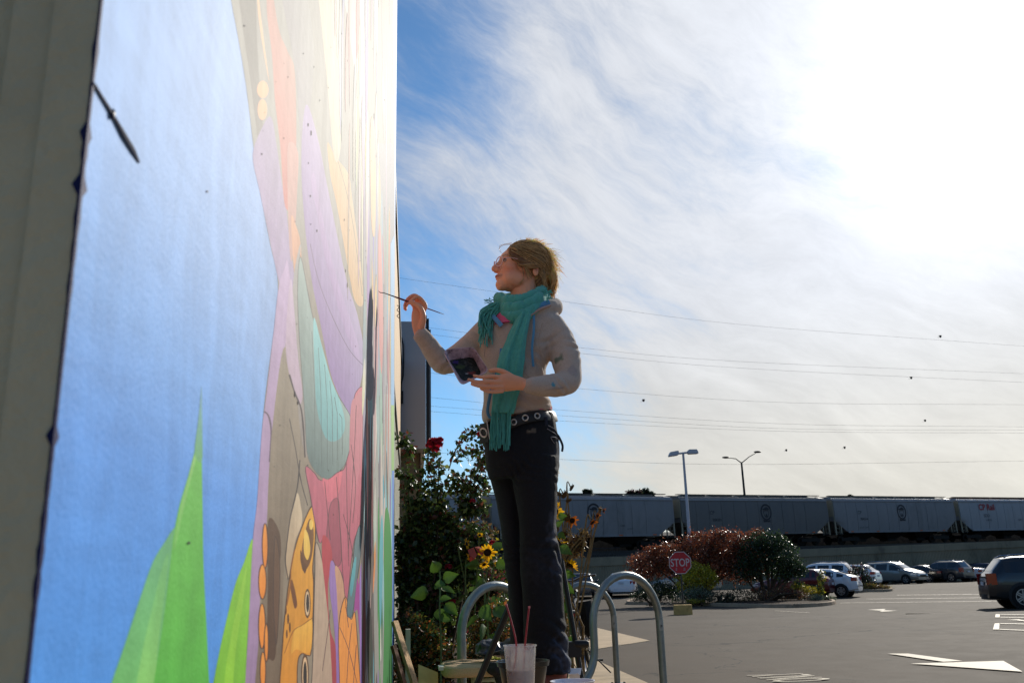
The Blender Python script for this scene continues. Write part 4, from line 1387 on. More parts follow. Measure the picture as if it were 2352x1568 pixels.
    P('grille', MB().box((X(.035), 0, interp(k['top'], .12) - .16), (.06, half * .9, .1)), plastic, smooth_=False)
    zz = .82 if kind in ('suv', 'van', 'sedan') else .72
    P('number_plate', MB().box((X(L + .012), 0, zz), (.03, .32, .12)), platem, smooth_=False)
    P('sill', MB().box((0, -half * .93, .26), (L * .42, .06, .09)).box((0, half * .93, .26), (L * .42, .06, .09)), plastic, smooth_=False)
    if rails:
        for sgn in (-1, 1):
            pts = [(s0 + .75, .0), (s0 + .9, .055), ((s0 + s1) / 2, .07), (s1 - .35, .06), (s1 - .15, .0)]
            P('roof_rail', MB().tube([Vector((X(x), sgn * half * .66, interp(k['top'], x) - .02 + dz + .02)) for x, dz in pts], .022, 6), chrome)
    return root

silver = carpaint('paint_silver', S(150, 148, 142), 0.5)
carwhite = carpaint('paint_white', S(214, 216, 220))
black = carpaint('paint_black', S(24, 25, 28), 0.2)
charcoal = carpaint('paint_charcoal', S(66, 68, 72), 0.4)
maroon = carpaint('paint_maroon', S(92, 16, 24), 0.2)
pewter = carpaint('paint_pewter', S(46, 48, 50), 0.5)
navy = carpaint('paint_navy', S(40, 46, 62), 0.3)

car(2358, 1398, 76, 'suv', pewter, 'pewter sport utility with red rear lamps beside the white stall letters', ref=3.72 / 4.7, rails=True, spokes=6)
car(1934, 1371.5, -79, 'hatch', carwhite, 'white sloping hatchback behind the dark red car', ref=3.6 / 4.45, spokes=6)
car(1905, 1374, -74, 'compact', maroon, 'dark red hatchback parked behind the flowering island', ref=1.0)
car(1962, 1354, -76, 'suv', carwhite, 'white sport utility with a roof rack behind the white hatchback', ref=1.0, rails=True)
car(2012, 1347, -72, 'compact', carwhite, 'white rounded car half hidden by the small lone shrub', ref=1.0)
car(2040, 1341, 122, 'van', silver, 'silver minivan with its bonnet shining in the sun', ref=0.5, rails=True)
car(2150, 1337, -62, 'sedan', black, 'black sedan with a sun glint on its boot', ref=0.9)
car(2206, 1336, -55, 'suv', charcoal, 'charcoal sport utility between the black sedan and the white sedan', ref=0.95, rails=True)
car(2252, 1334, -72, 'sedan', carwhite, 'white sedan with a sun glint next to the pewter sport utility', ref=0.95)
car(2290, 1331, -74, 'compact', navy, 'navy car whose roof shows over the white sedan', ref=0.95)
car(1332, 1376, 3, 'compact', charcoal, 'charcoal hatchback seen from behind through the bike racks', ref=1.0)
car(1428, 1372, 2, 'sedan', carwhite, 'white sedan seen from behind over the bike rack hoop', ref=1.0)
car(1532, 1362, -70, 'sedan', silver, 'silver car hidden behind the red leaved shrub', ref=0.3)

# ================================================================== birds, wires, lamp poles
def wire(pts, label):
    ps = [fw(u, v, 82.0 + 0.018 * (u - 915)) for u, v in pts]
    d0 = ps[1] - ps[0]
    ps = [ps[0] - d0 * 1.5] + ps
    ps.append(ps[-1] + (ps[-1] - ps[-2]) * 1.2)
    ps = [Vector(p) for p in catmull([tuple(p) for p in ps], 8, False)]
    tag(obj('power_line', MB().tube(ps, 0.0105, 5), darkmetal), label, 'power line', 'power lines over the railway')
wire([(915, 638), (1300, 693), (1700, 745), (2352, 795)], 'topmost thin power line crossing the sky above the painter')
wire([(990, 753), (1330, 798), (1700, 830), (2352, 858)], 'upper wire of the close pair level with her elbow')
wire([(990, 768), (1330, 811), (1700, 845), (2352, 878)], 'lower wire of the close pair level with her elbow')
wire([(985, 856), (1340, 893), (1800, 924), (2352, 929)], 'lone sagging wire level with the painter\'s cuff')
wire([(985, 912), (1300, 942), (1800, 973), (2352, 980)], 'top wire of the three level with her belt')
wire([(985, 932), (1300, 955), (1800, 984), (2352, 987)], 'middle wire of the three level with her belt')
wire([(985, 944), (1300, 967), (1800, 990), (2352, 994)], 'bottom wire of the three level with her belt')
wire([(1075, 1043), (1300, 1055), (1700, 1066), (2352, 1058)], 'lowest power line crossing behind both lamp poles')

birdm = mat('bird_dark', S(112, 108, 106), 0.8, 0.2)
for u, v, d, sp, lab in ((2160, 775, 45, .5, 'small dark bird high between the upper wires'), (2093, 870, 46, .42, 'small dark bird on a level with the paired wires'), (1478, 922, 44, .36, 'small dark bird flying nearest the painter'),
                    (2125, 968, 50, .34, 'tiny dark bird just above the three wires'), (1940, 1030, 50, .36, 'tiny dark bird low over the slate wagon'), (1806, 1036, 52, .3, 'tiny dark bird above the black lamp pole')):
    p = fw(u, v, d)
    sp *= .27
    mb = MB().ell(p, (.2 * sp, .10 * sp, .09 * sp), 8, 6)
    for s in (-1, 1):
        mb.add([p + Vector((.05, 0, 0)), p + Vector((-.05, 0, 0)), p + Vector((s * sp * .22 - .03, 0, .12)), p + Vector((s * sp * .5 - .05, 0, .06)), p + Vector((s * sp * .24 + .06, 0, .13))], [(0, 1, 2), (0, 2, 4), (4, 2, 3)])
    mb.add([p + Vector((-.05, 0, 0)), p + Vector((-.15, .03, 0)), p + Vector((-.15, -.03, .01))], [(0, 1, 2)])
    tag(obj('bird', mb, birdm), lab, 'bird', 'birds over the railway')

polewhite = mat('pole_white', S(188, 188, 196), 0.5, 0.4, var=0.08)
def lamp_pole():
    b = gr(1586, 1392); 
    dd = b.x * sin(YAW) + b.y * cos(YAW) + 2.5
    t = fw(1569, 1040, dd)
    foot = Vector((t.x, t.y, gh(t.x, t.y)))
    root = thing('street_lamp', foot, 'white lamp pole with two flat box heads behind the red leaved shrub', 'street lamp')
    H = t.z - foot.z
    obj('pole', MB().tube([foot, foot + Vector((0, 0, H))], [.10, .055], 10), polewhite, root)
    ax = (fw(1603, 1036, dd) - fw(1536, 1043, dd)); w = ax.length / 2; ax.normalize()
    obj('crossarm', MB().tube([t - ax * w * .5, t + ax * w * .5], .05, 8), polewhite, root)
    pd = Vector((-ax.y, ax.x, 0)).normalized()
    for s in (-1, 1):
        c0, c1 = t + ax * (s * w * .32), t + ax * (s * w * 1.0)
        rings = []
        for c, hw, z0, z1 in ((c0, .16, -.06, .10), (c0 + (c1 - c0) * .1, .2, -.08, .13), (c0 + (c1 - c0) * .85, .2, -.10, .10), (c1, .17, -.10, -.04)):
            rings.append([c + pd * hw + Vector((0, 0, z0)), c - pd * hw + Vector((0, 0, z0)), c - pd * hw + Vector((0, 0, z1)), c + pd * hw + Vector((0, 0, z1))])
        obj('lamp_head', MB().loft(rings), polewhite, root, smooth_=False)
    # dark double arm lamp behind the train
    d2 = 108.0
    t = fw(1703, 1061, d2)
    foot = Vector((t.x, t.y, 2.0))
    root = thing('street_lamp', foot, 'slim black lamp pole with two curved arms rising behind the wagons', 'street lamp')
    obj('pole', MB().tube([foot, t], [.20, .11], 10), darkmetal, root)
    for e, kx in (((1672, 1051), (1690, 1053)), ((1736, 1040), (1720, 1049))):
        a, b = fw(*kx, d2), fw(*e, d2)
        obj('arm', MB().tube([t - Vector((0, 0, .1)), t + (a - t) * .6 + Vector((0, 0, -.05)), a, b], [.07, .06, .055, .04], 6), darkmetal, root)
        dirn = (b - a).normalized()
        obj('lamp_head', MB().ell(b + dirn * .25 + Vector((0, 0, 0.02)), (.5, .22, .13), 10, 6), darkmetal, root)
lamp_pole()

def stop_sign():
    b = gr(1569, 1410)
    root = thing('stop_sign', b, 'red octagonal stop sign on a short post set in a yellow block', 'sign')
    view = Vector((b.x, b.y, 0)).normalized()
    rt = Vector((view.y, -view.x, 0))
    px = (gr(1570, 1410) - b).length
    z = lambda v: fw(1562, v, (b.x * sin(YAW) + b.y * cos(YAW))).z
    zc = z(1291.5); zt = z(1266); r = (zt - zc)
    c = Vector((b.x, b.y, zc)) + rt * 0.0
    cx = fw(1562, 1291, b.x * sin(YAW) + b.y * cos(YAW))
    c = Vector((cx.x, cx.y, zc))
    up = Vector((0, 0, 1))
    def octo(rad, off):
        return [c - view * off + rt * (rad / cos(pi / 8) * cos(pi / 8 + k * pi / 4)) + up * (rad / cos(pi / 8) * sin(pi / 8 + k * pi / 4)) for k in range(8)]
    sw = mat('sign_white', S(206, 190, 184), 0.5, 0.4, var=0.06)
    sr = mat('sign_red', S(186, 34, 40), 0.5, 0.4, var=0.08, vscale=3)
    obj('plate', MB().prism(octo(r, 0.0), view * 0.006), sw, root, smooth_=False)
    obj('red_face', MB().sheet(octo(r * .935, .004)), sr, root, smooth_=False)
    me = text_mesh('STOP', 1.0, bold=0.012)
    xs = [v_.co.x for v_ in me.vertices]; ys = [v_.co.y for v_ in me.vertices]
    wx, wy = max(xs) - min(xs), max(ys) - min(ys)
    oy = (max(ys) + min(ys)) / 2; ox = (max(xs) + min(xs)) / 2
    mb = MB().add([c - view * .008 + rt * ((v_.co.x - ox) / wx * r * 1.72) + up * ((v_.co.y - oy) / wy * r * .72 + r * .02) for v_ in me.vertices], [tuple(p.vertices) for p in me.polygons])
    obj('lettering', mb, sw, root, smooth_=False, recalc=False)
    for x, y, w, h in ((.36, -.58, .10, .13), (-.38, -.6, .08, .10)):
        mb = MB()
        for q in range(3):
            mb.sheet([c - view * .008 + rt * (r * (x + a)) + up * (r * (y + bb)) for a, bb in ((-w + q * .02, -h + q * .09), (w, -h + q * .09), (w - .03, -h + q * .09 + .06), (-w, -h + q * .09 + .06))])
        obj('sticker', mb, mat('sticker_grey', S(176, 140, 140), .6, .3), root, smooth_=False)
    obj('bolt', MB().lathe([(.012, 0), (.012, .006), (.002, .008)], 8, c - view * .004 + up * r * .72, -view), mat('bolt_grey', S(120, 110, 108), .5), root)
    post0 = Vector((c.x, c.y, b.z)) + view * .03
    obj('post', MB().tube([post0 + up * .1, Vector((post0.x, post0.y, zc + r * .9))], .028, 8), mat('post_dark', S(44, 42, 40), .6), root)
    bb = gr(1550, 1411); be = gr(1589, 1411)
    w = (be - bb).length / 2
    h = (z(1388) - z(1410.5))
    bc = (bb + be) / 2
    dv = view
    def ringz(zz, k):
        return [bc + rt * (w * k * a) + dv * (.26 * k * q + .2) + up * zz for a, q in ((-1, -.8), (-.92, -1), (.92, -1), (1, -.8), (1, .8), (.92, 1), (-.92, 1), (-1, .8))]
    obj('block', MB().loft([ringz(-.02, 1), ringz(h * .9, .97), ringz(h, .93)]), mat('yellow_block', S(196, 160, 96), .85, .2, var=.12, vscale=4, dirt=S(140, 110, 70), dscale=3), root, angle=25)
stop_sign()

# ---- bike racks of galvanised tube
galv = mat('galvanised', S(132, 138, 136), 0.42, 0.5, metal=0.65, var=0.14, vscale=22, bump=0.08, bscale=80, dirt=S(104, 108, 104), dscale=9)
stick = mat('rack_sticker', S(150, 152, 148), 0.6, 0.3, var=0.1)
def rack():
    # wave shaped rack of two hoops: a serpentine in one upright plane
    yl, yr = 6.05, 7.15
    def pt(u, v):
        t = (u - 1060) / (1515 - 1060)
        return at(u, v, yl + (yr - yl) * t)
    zt = lambda u: pt(u, 1341).z
    legs = [pt(u, 1400) for u in (1059, 1212, 1361, 1513)]
    top = (pt(1135, 1340).z + pt(1437, 1338).z) / 2
    r = 0.030
    low = pt(1340, 1555).z
    path = [Vector((legs[0].x, legs[0].y, 0.0)), Vector((legs[0].x, legs[0].y, top - .28))]
    def arch(a, b, zc, up, rad):
        out = []
        for i in range(1, 16):
            t = pi * i / 16
            m = (a + b) / 2
            h = (a - b) / 2
            out.append(Vector((m.x + h.x * cos(t), m.y + h.y * cos(t), zc + up * rad * sin(t))))
        return out
    R1 = ((legs[1] - legs[0]).xy.length) / 2
    zc = top - R1
    path = [Vector((legs[0].x, legs[0].y, 0.0)), Vector((legs[0].x, legs[0].y, zc * .5)), Vector((legs[0].x, legs[0].y, zc))]
    path += arch(legs[0], legs[1], zc, 1, R1)
    R2 = ((legs[2] - legs[1]).xy.length) / 2
    zb = low + 0.04 + R2 * .5
    path += [Vector((legs[1].x, legs[1].y, zc)), Vector((legs[1].x, legs[1].y, (zc + zb) / 2)), Vector((legs[1].x, legs[1].y, zb))]
    path += arch(legs[1], legs[2], zb, -1, R2 * .92)
    path += [Vector((legs[2].x, legs[2].y, zb)), Vector((legs[2].x, legs[2].y, (zc + zb) / 2)), Vector((legs[2].x, legs[2].y, zc))]
    R3 = ((legs[3] - legs[2]).xy.length) / 2
    path += arch(legs[2], legs[3], zc, 1, R3)
    path += [Vector((legs[3].x, legs[3].y, zc)), Vector((legs[3].x, legs[3].y, zc * .5)), Vector((legs[3].x, legs[3].y, 0.0))]
    root = thing('bike_rack', Vector((legs[3].x, legs[3].y, 0)), 'galvanised wave bike rack with a P sticker on its end leg', 'bike rack', 'bike racks by the flower bed')
    obj('hoop_tube', MB().tube(path, r, 16), galv, root)
    for l in (legs[0], legs[3]):
        obj('flange', MB().lathe([(.085, 0.0), (.085, .012), (.04, .016), (.034, .05)], 16, (l.x, l.y, .006)), galv, root)
    # stickers curved round the end leg
    v = Vector((legs[3].x, legs[3].y, 0)).normalized()
    s = Vector((v.y, -v.x, 0))
    for z0, z1 in ((pt(1513, 1447).z, pt(1513, 1421).z), (pt(1513, 1418).z, pt(1513, 1408).z)):
        mb = MB()
        cols = []
        for i in range(7):
            a = radians(-30 + 60 * i / 6 + 20)
            d = (-v * cos(a) + s * sin(a)) * (r + .0012)
            cols.append([Vector((legs[3].x, legs[3].y, zz)) + d for zz in (z0, z1)])
        mb.add([p for c in cols for p in c], [(2 * i, 2 * i + 2, 2 * i + 3, 2 * i + 1) for i in range(6)])
        obj('sticker', mb, stick, root)
    d = (-v * cos(radians(22)) + s * sin(radians(22)))
    ex = Vector((-d.y, d.x, 0))
    zc_ = pt(1513, 1438).z
    mb = text_mb('P', .034, Vector((legs[3].x, legs[3].y, zc_)) + d * (r + .003), ex, (0, 0, 1), bold=.0006)
    obj('lettering', mb, mat('sticker_ink', S(40, 40, 42), .6), root, smooth_=False, recalc=False)
    # second rack further on
    yq = 9.0
    l1 = at(1409, 1400, yq); l0 = at(1316, 1400, yq - .1)
    l0 = Vector((l1.x - .62, l1.y - .25, 0)); l1 = Vector((l1.x, l1.y, 0))
    tp = at(1365, 1340, yq).z
    R4 = (l1 - l0).xy.length / 2
    zc = tp - R4
    path = [Vector((l0.x, l0.y, 0)), Vector((l0.x, l0.y, zc * .5)), Vector((l0.x, l0.y, zc))] + arch(l0, l1, zc, 1, R4) + [Vector((l1.x, l1.y, zc)), Vector((l1.x, l1.y, zc * .5)), Vector((l1.x, l1.y, 0))]
    r2 = thing('bike_rack', l1, 'single galvanised hoop bike rack bolted to the paving by a flat foot', 'bike rack', 'bike racks by the flower bed')
    obj('hoop_tube', MB().tube(path, r, 14), galv, r2)
    for l in (l0, l1):
        obj('flange', MB().box((l.x, l.y, .016), (.17, .13, .012)), galv, r2, smooth_=False)
        for dx in (-.06, .06):
            obj('bolt', MB().lathe([(.012, 0), (.012, .014), (.003, .018)], 8, (l.x + dx, l.y - .04, .022)), darkmetal, r2)
    v = Vector((l1.x, l1.y, 0)).normalized()
    mb = MB()
    for i in range(7):
        a = radians(-35 + 70 * i / 6)
        s = Vector((v.y, -v.x, 0))
        dd = (-v * cos(a) + s * sin(a)) * (r + .0012)
        for zz in (tp - .42, tp - .30):
            mb.add([l1 + dd + Vector((0, 0, zz))], [])
    mb.f = [(2 * i, 2 * i + 2, 2 * i + 3, 2 * i + 1) for i in range(6)]
    obj('sticker', mb, stick, r2)
    mb = text_mb('P', .034, l1 - v * (r + .003) + Vector((0, 0, tp - .385)), (v.y, -v.x, 0), (0, 0, 1))
    obj('lettering', mb, mat('sticker_ink', S(40, 40, 42), .6), r2, smooth_=False, recalc=False)
rack()

# ---- bicycle leaning beyond the racks: seen from behind
def bicycle():
    yb = 9.6
    hub = at(1341, 1432, yb)
    R = .335
    hub.z = R + 0.01
    root = thing('bicycle', (hub.x, hub.y, 0), 'dark bicycle with a black pannier standing by the hoop rack', 'bicycle')
    az = radians(14 + 5)
    f = Vector((-sin(az) * -0.35, cos(az), 0)).normalized()
    f = Vector((0.24, 0.97, 0)).normalized()
    lean = Vector((-.16, 0, 1)).normalized()
    s = f.cross(lean).normalized()
    up = s.cross(f).normalized()
    bm_ = mat('bike_frame', S(30, 30, 34), .35, .5, coat=.5, var=.1)
    def W_(x, z, y=0.0):
        return Vector((hub.x, hub.y, 0)) + f * x + up * z + s * y
    def wheel(x):
        c = W_(x, R)
        w = obj('wheel', MB().tube([c + f * ((R - .015) * cos(2 * pi * i / 28)) + up * ((R - .015) * sin(2 * pi * i / 28)) for i in range(28)], .018, 7, closed=True), rubber, root)
        mb = MB().tube([c + f * ((R - .042) * cos(2 * pi * i / 28)) + up * ((R - .042) * sin(2 * pi * i / 28)) for i in range(28)], .010, 6, closed=True)
        mb.shift(-Vector(root.location))
        obj('rim', mb, chrome, w, world=False)
        mb = MB()
        for i in range(18):
            a = 2 * pi * i / 18
            sd = .03 if i % 2 else -.03
            mb.tube([c + s * sd, c + f * ((R - .045) * cos(a)) + up * ((R - .045) * sin(a))], .0016, 3)
        mb.tube([c - s * .05, c + s * .05], .02, 8)
        mb.shift(-Vector(root.location))
        obj('spoke', mb, chrome, w, world=False)['kind'] = 'stuff'
    wheel(0); wheel(1.04)
    mb = MB()
    for p in (((0, R, .05), (.42, .30, 0)), ((0, R, -.05), (.42, .30, 0)), ((0, R, .05), (.26, .78, 0)), ((0, R, -.05), (.26, .78, 0)), ((.42, .30, 0), (.24, .84, 0)), ((.42, .30, 0), (.88, .72, 0)), ((.27, .76, 0), (.86, .80, 0)), ((.86, .84, 0), (.90, .68, 0)), ((.90, .68, .045), (1.04, R, .045)), ((.90, .68, -.045), (1.04, R, -.045))):
        (a, b, c), (d, e, g) = p
        mb.tube([W_(a, b, c), W_(d, e, g)], .015, 7)
    obj('frame', mb, bm_, root)
    obj('saddle', MB().loft([[W_(.12 + x, .90 + dz, y * w) for y, dz in ((-1, -.02), (-.8, .02), (0, .03), (.8, .02), (1, -.02), (0, -.03))] for x, w in ((-.02, .07), (.04, .085), (.14, .05), (.26, .02))]), plastic, root)
    obj('handlebar', MB().tube([W_(.80, 1.02, -.28), W_(.86, 1.03, -.12), W_(.86, 1.0, 0), W_(.86, 1.03, .12), W_(.80, 1.02, .28)], .013, 7).tube([W_(.86, .82), W_(.86, 1.0)], .014, 7), bm_, root)
    obj('mudguard', MB().tube([W_((R + .03) * cos(a), R + (R + .03) * sin(a)) for a in [radians(q) for q in range(20, 200, 12)]], .028, 6, flat=.25), plastic, root)
    obj('crank', MB().tube([W_(.42, .30, .09), W_(.42, .14, .09)], .01, 6).tube([W_(.42, .30, -.09), W_(.42, .46, -.09)], .01, 6).lathe([(.02, -.004), (.095, -.004), (.095, .004), (.02, .004)], 18, W_(.42, .30, .06), s), darkmetal, root)
    for zz, yy in ((.14, .14), (.46, -.14)):
        obj('pedal', MB().box(W_(.42, zz, yy), (.09, .06, .02)), plastic, root, smooth_=False)
    obj('carrier', MB().tube([W_(-.18, .72, .06), W_(.24, .72, .06)], .006, 5).tube([W_(-.18, .72, -.06), W_(.24, .72, -.06)], .006, 5).tube([W_(-.18, .72, .06), W_(0, R, .06)], .006, 5).tube([W_(-.18, .72, -.06), W_(0, R, -.06)], .006, 5), chrome, root)
    obj('tail_reflector', MB().box(W_(-.2, .66), (.05, .02, .03)), redlens, root, smooth_=False)
    obj('kickstand', MB().tube([W_(.2, .28, .06), W_(.1, .02, .26)], .008, 5), darkmetal, root)
    bag = thing('pannier_bag', W_(-.02, .42, .14), 'black pannier bag hanging from the bicycle carrier', 'bag')
    rings = []
    for zz, w, d in ((.42, .10, .05), (.46, .14, .07), (.62, .15, .075), (.72, .14, .06), (.75, .10, .03)):
        rings.append([W_(-.02 + w * cos(2 * pi * i / 14), zz, .14 + d * sin(2 * pi * i / 14)) for i in range(14)])
    obj('pannier_body', MB().loft(rings), mat('bag_black', S(26, 26, 28), .8, .2, bump=.4, bscale=20), bag)
    obj('flap', MB().loft([[W_(-.02 + .15 * cos(2 * pi * i / 14), zz, .14 + .085 * sin(2 * pi * i / 14)) for i in range(14)] for zz in (.64, .70, .765, .77)]), mat('bag_black', S(26, 26, 28)), bag)
bicycle()
# ================================================================== planting
leafm = mat('leaf', (1, 1, 1), 0.38, 0.5, attr=True, var=0.25, vscale=30, trans=0.38)
barkm = mat('bark', S(78, 62, 48), 0.9, 0.2, var=0.3, vscale=20, bump=0.6, bscale=60)
stemm = mat('stem_green', S(96, 108, 60), 0.7, 0.3, var=0.25, vscale=20)
drym = mat('stem_dry', S(128, 104, 70), 0.85, 0.2, var=0.3, vscale=20)

def leaf_cloud(name, blobs, size, palette, parent, seed=1, aspect=0.5, droop=0.3, shell=0.45, m=None, stuff=True):
    """leaves as small folded blades spread through the given ellipsoids: (centre, radii, count)"""
    g = np.random.default_rng(seed)
    V, Fc, Cc = [], [], []
    base = 0
    off = np.array(parent.location)
    for c, r, n in blobs:
        d = g.normal(size=(n, 3)); d /= np.linalg.norm(d, axis=1)[:, None]
        rad = (shell + (1 - shell) * g.random(n) ** 0.6)
        # uneven outline: push the surface in and out in clumps
        cl = np.sin(d[:, 0] * 5.1 + seed) * np.sin(d[:, 1] * 4.3 + 2 * seed) * np.sin(d[:, 2] * 5.7 + .5 * seed)
        rad *= 1 + 0.38 * cl + 0.10 * g.normal(size=n)
        P = np.array(c) + d * np.array(r) * rad[:, None] - off
        ax = g.normal(size=(n, 3)); ax[:, 2] -= droop
        ax /= np.linalg.norm(ax, axis=1)[:, None]
        t = g.normal(size=(n, 3)); w = np.cross(ax, t); w /= np.linalg.norm(w, axis=1)[:, None] + 1e-9
        nr = np.cross(ax, w)
        s = size * (0.6 + 0.8 * g.random(n))[:, None]
        v0 = P; v1 = P + ax * s * .5 + w * s * aspect * .5 + nr * s * .12
        v2 = P + ax * s; v3 = P + ax * s * .5 - w * s * aspect * .5 + nr * s * .12
        V.append(np.stack([v0, v1, v2, v3], 1).reshape(-1, 3))
        i = base + 4 * np.arange(n)
        Fc.append(np.stack([np.stack([i, i + 1, i + 2], 1), np.stack([i, i + 2, i + 3], 1)], 1).reshape(-1, 3))
        pi_ = g.integers(0, len(palette), n)
        col = np.array(palette)[pi_] * (0.7 + 0.6 * g.random(n))[:, None]
        Cc.append(np.repeat(np.concatenate([col, np.ones((n, 1))], 1), 4, 0))
        base += 4 * n
    V = np.concatenate(V).astype(np.float32); Fc = np.concatenate(Fc).astype(np.int32); Cc = np.concatenate(Cc).astype(np.float32)
    me = D.meshes.new(name)
    me.vertices.add(len(V)); me.vertices.foreach_set('co', V.ravel())
    me.loops.add(Fc.size); me.loops.foreach_set('vertex_index', Fc.ravel())
    me.polygons.add(len(Fc))
    me.polygons.foreach_set('loop_start', np.arange(0, Fc.size, 3, dtype=np.int32))
    ca = me.color_attributes.new('Col', 'FLOAT_COLOR', 'POINT')
    ca.data.foreach_set('color', Cc.ravel())
    me.update(calc_edges=True)
    me.materials.append(m or leafm)
    o = link(D.objects.new(name, me), parent)
    if stuff: o['kind'] = 'stuff'
    return o

GREEN = [S(56, 78, 36), S(70, 92, 40), S(46, 64, 34), S(88, 104, 48)]
DKGREEN = [S(40, 56, 34), S(52, 68, 38), S(34, 46, 30)]
YELGREEN = [S(170, 160, 44), S(190, 174, 50), S(130, 130, 40), S(206, 184, 60)]
RUST = [S(130, 68, 46), S(146, 78, 50), S(108, 58, 42), S(98, 68, 46), S(158, 100, 66)]
PLUM = [S(84, 36, 44), S(104, 44, 50), S(70, 44, 40), S(60, 56, 40)]
STRAW = [S(150, 120, 70), S(128, 100, 60), S(110, 96, 52), S(96, 76, 50)]
SILVER = [S(132, 140, 116), S(112, 122, 100), S(150, 154, 130)]
AUTUMN = [S(160, 120, 50), S(140, 84, 40), S(120, 116, 48), S(90, 96, 42), S(172, 96, 48)]

def shrub(u, v, y, label, blobs, size, pal, seed, name='garden_shrub', cat='shrub', stems=6, bark=None, aspect=0.5, group=None, ground_y=None, shell=.35, droop=.3):
    """blobs in photograph pixels at depth y: (u, v, half width, half height, leaves)"""
    base = at(u, v, y); base.z = gh(base.x, base.y)
    root = thing(name, base, label, cat, group)
    px = (at(u + 50, v, y) - at(u - 50, v, y)).length / 100
    bl = [(tuple(at(a, b, y + rnd.uniform(-.15, .15) * c * px)), (c * px, max(c * px * .8, .12), d * px), n) for a, b, c, d, n in blobs]
    mb = MB()
    for k in range(stems):
        b = rnd.choice(bl)
        e = Vector(b[0]) + Vector((rnd.uniform(-.6, .6) * b[1][0], rnd.uniform(-.5, .5) * b[1][1], rnd.uniform(0, .7) * b[1][2]))
        s = base + Vector((rnd.uniform(-.15, .15), rnd.uniform(-.12, .12), 0))
        mid = (s + e) / 2 + Vector((rnd.uniform(-.12, .12), rnd.uniform(-.1, .1), .1))
        mb.tube([s, mid, e], [.014 + .004 * px * 100, .010, .004], 5)
    obj('stem', mb, bark or barkm, root)
    leaf_cloud('foliage', bl, size, pal, root, seed, aspect=aspect, shell=shell, droop=droop)
    return root, px

def rose_head(mb, c, r, n=14, seed=0):
    g = random.Random(seed)
    for k in range(n):
        a = 2.4 * k; t = k / n
        d = Vector((cos(a) * (0.25 + .75 * t), sin(a) * (.25 + .75 * t), .9 - 1.1 * t + g.uniform(-.15, .15))).normalized()
        w = d.cross(Vector((0, 0, 1)) if abs(d.z) < .9 else Vector((1, 0, 0))).normalized()
        h = d.cross(w)
        p = c + d * r * (.3 + .5 * t)
        q = r * (.45 + .3 * t)
        mb.add([p - w * q, p - h * q * .8 + d * q * .2, p + w * q, p + h * q * .9 + d * q * .25, p - d * q * .25], [(0, 1, 4), (1, 2, 4), (2, 3, 4), (3, 0, 4)])

def roses():
    y = 8.3
    g = random.Random(77)
    outline = [(938, 1130, 20), (960, 1085, 40), (985, 1050, 50), (1010, 1045, 56), (1040, 1062, 60), (1070, 1058, 50), (1100, 1075, 26)]
    blobs = []
    def dens(u, v):                       # thick low by the wall, open towards the top and the far side
        a = smooth(1080, 1260, v) * (1 - smooth(1000, 1120, u) * .55)
        return .28 + .72 * a
    while len(blobs) < 205:
        u, v = g.uniform(925, 1118), g.uniform(1030, 1470)
        top = 1040 + 60 * max(0, (950 - u) / 25) + (10 if u < 1075 else -6)
        if v < top or (u > 1085 and v > 1260) or (u > 1040 and v > 1360) or (u < 940 and v < 1180):
            continue
        if g.random() > dens(u, v):
            continue
        r = g.uniform(11, 27)
        blobs.append((u, v, r, r * g.uniform(.7, 1.3), int((26 + 62 * dens(u, v)) * (r / 19) ** 2)))
    root, px = shrub(985, 1500, y, 'tall rose bush with dark red blossoms growing beside the stucco wall', blobs,
        .054, GREEN + DKGREEN[:1] + [S(104, 60, 44), S(116, 124, 60), S(84, 98, 52)], 3, name='rose_bush', cat='rose bush', stems=34, aspect=.62, shell=.1)
    canes = [[(1030, 1080), (1048, 1030), (1072, 1000), (1098, 988), (1106, 992)], [(1040, 1060), (1062, 1045), (1088, 1034), (1098, 1028)], [(1080, 1100), (1100, 1070), (1116, 1040), (1118, 1030)],
             [(935, 1200), (930, 1120), (938, 1040), (930, 1000)], [(945, 1180), (936, 1120), (925, 1090), (918, 1080)], [(950, 1060), (940, 1030), (926, 1020), (922, 1000)], [(980, 1080), (985, 1040), (998, 1025)]]
    mb = MB(); bl = []
    for c in canes:
        pts = [at(a, b, y - .1) for a, b in c]
        mb.tube(catmull([tuple(p) for p in pts], 4, False), .006, 5)
        for p in catmull([tuple(p) for p in pts], 3, False)[2:]:
            bl.append((p, (.06, .06, .05), 13))
    obj('cane', mb, stemm, root)
    leaf_cloud('foliage', bl, .048, GREEN + [S(120, 60, 44)], root, 8, aspect=.6, stuff=True)
    rosem = mat('rose_petal', S(150, 20, 40), .6, .3, var=.25, vscale=20, trans=.3)
    for i, (u, v, r) in enumerate(((995, 1014, .055), (1005, 1020, .055), (988, 1022, .045), (1010, 1010, .04), (1001, 1032, .04), (1106, 997, .045), (1086, 1150, .03), (1030, 1300, .035), (1130, 1245, .03), (1040, 1380, .03))):
        mb = MB()
        rose_head(mb, at(u, v, y - .25), r, seed=i)
        obj('blossom', mb, rosem, root)
roses()

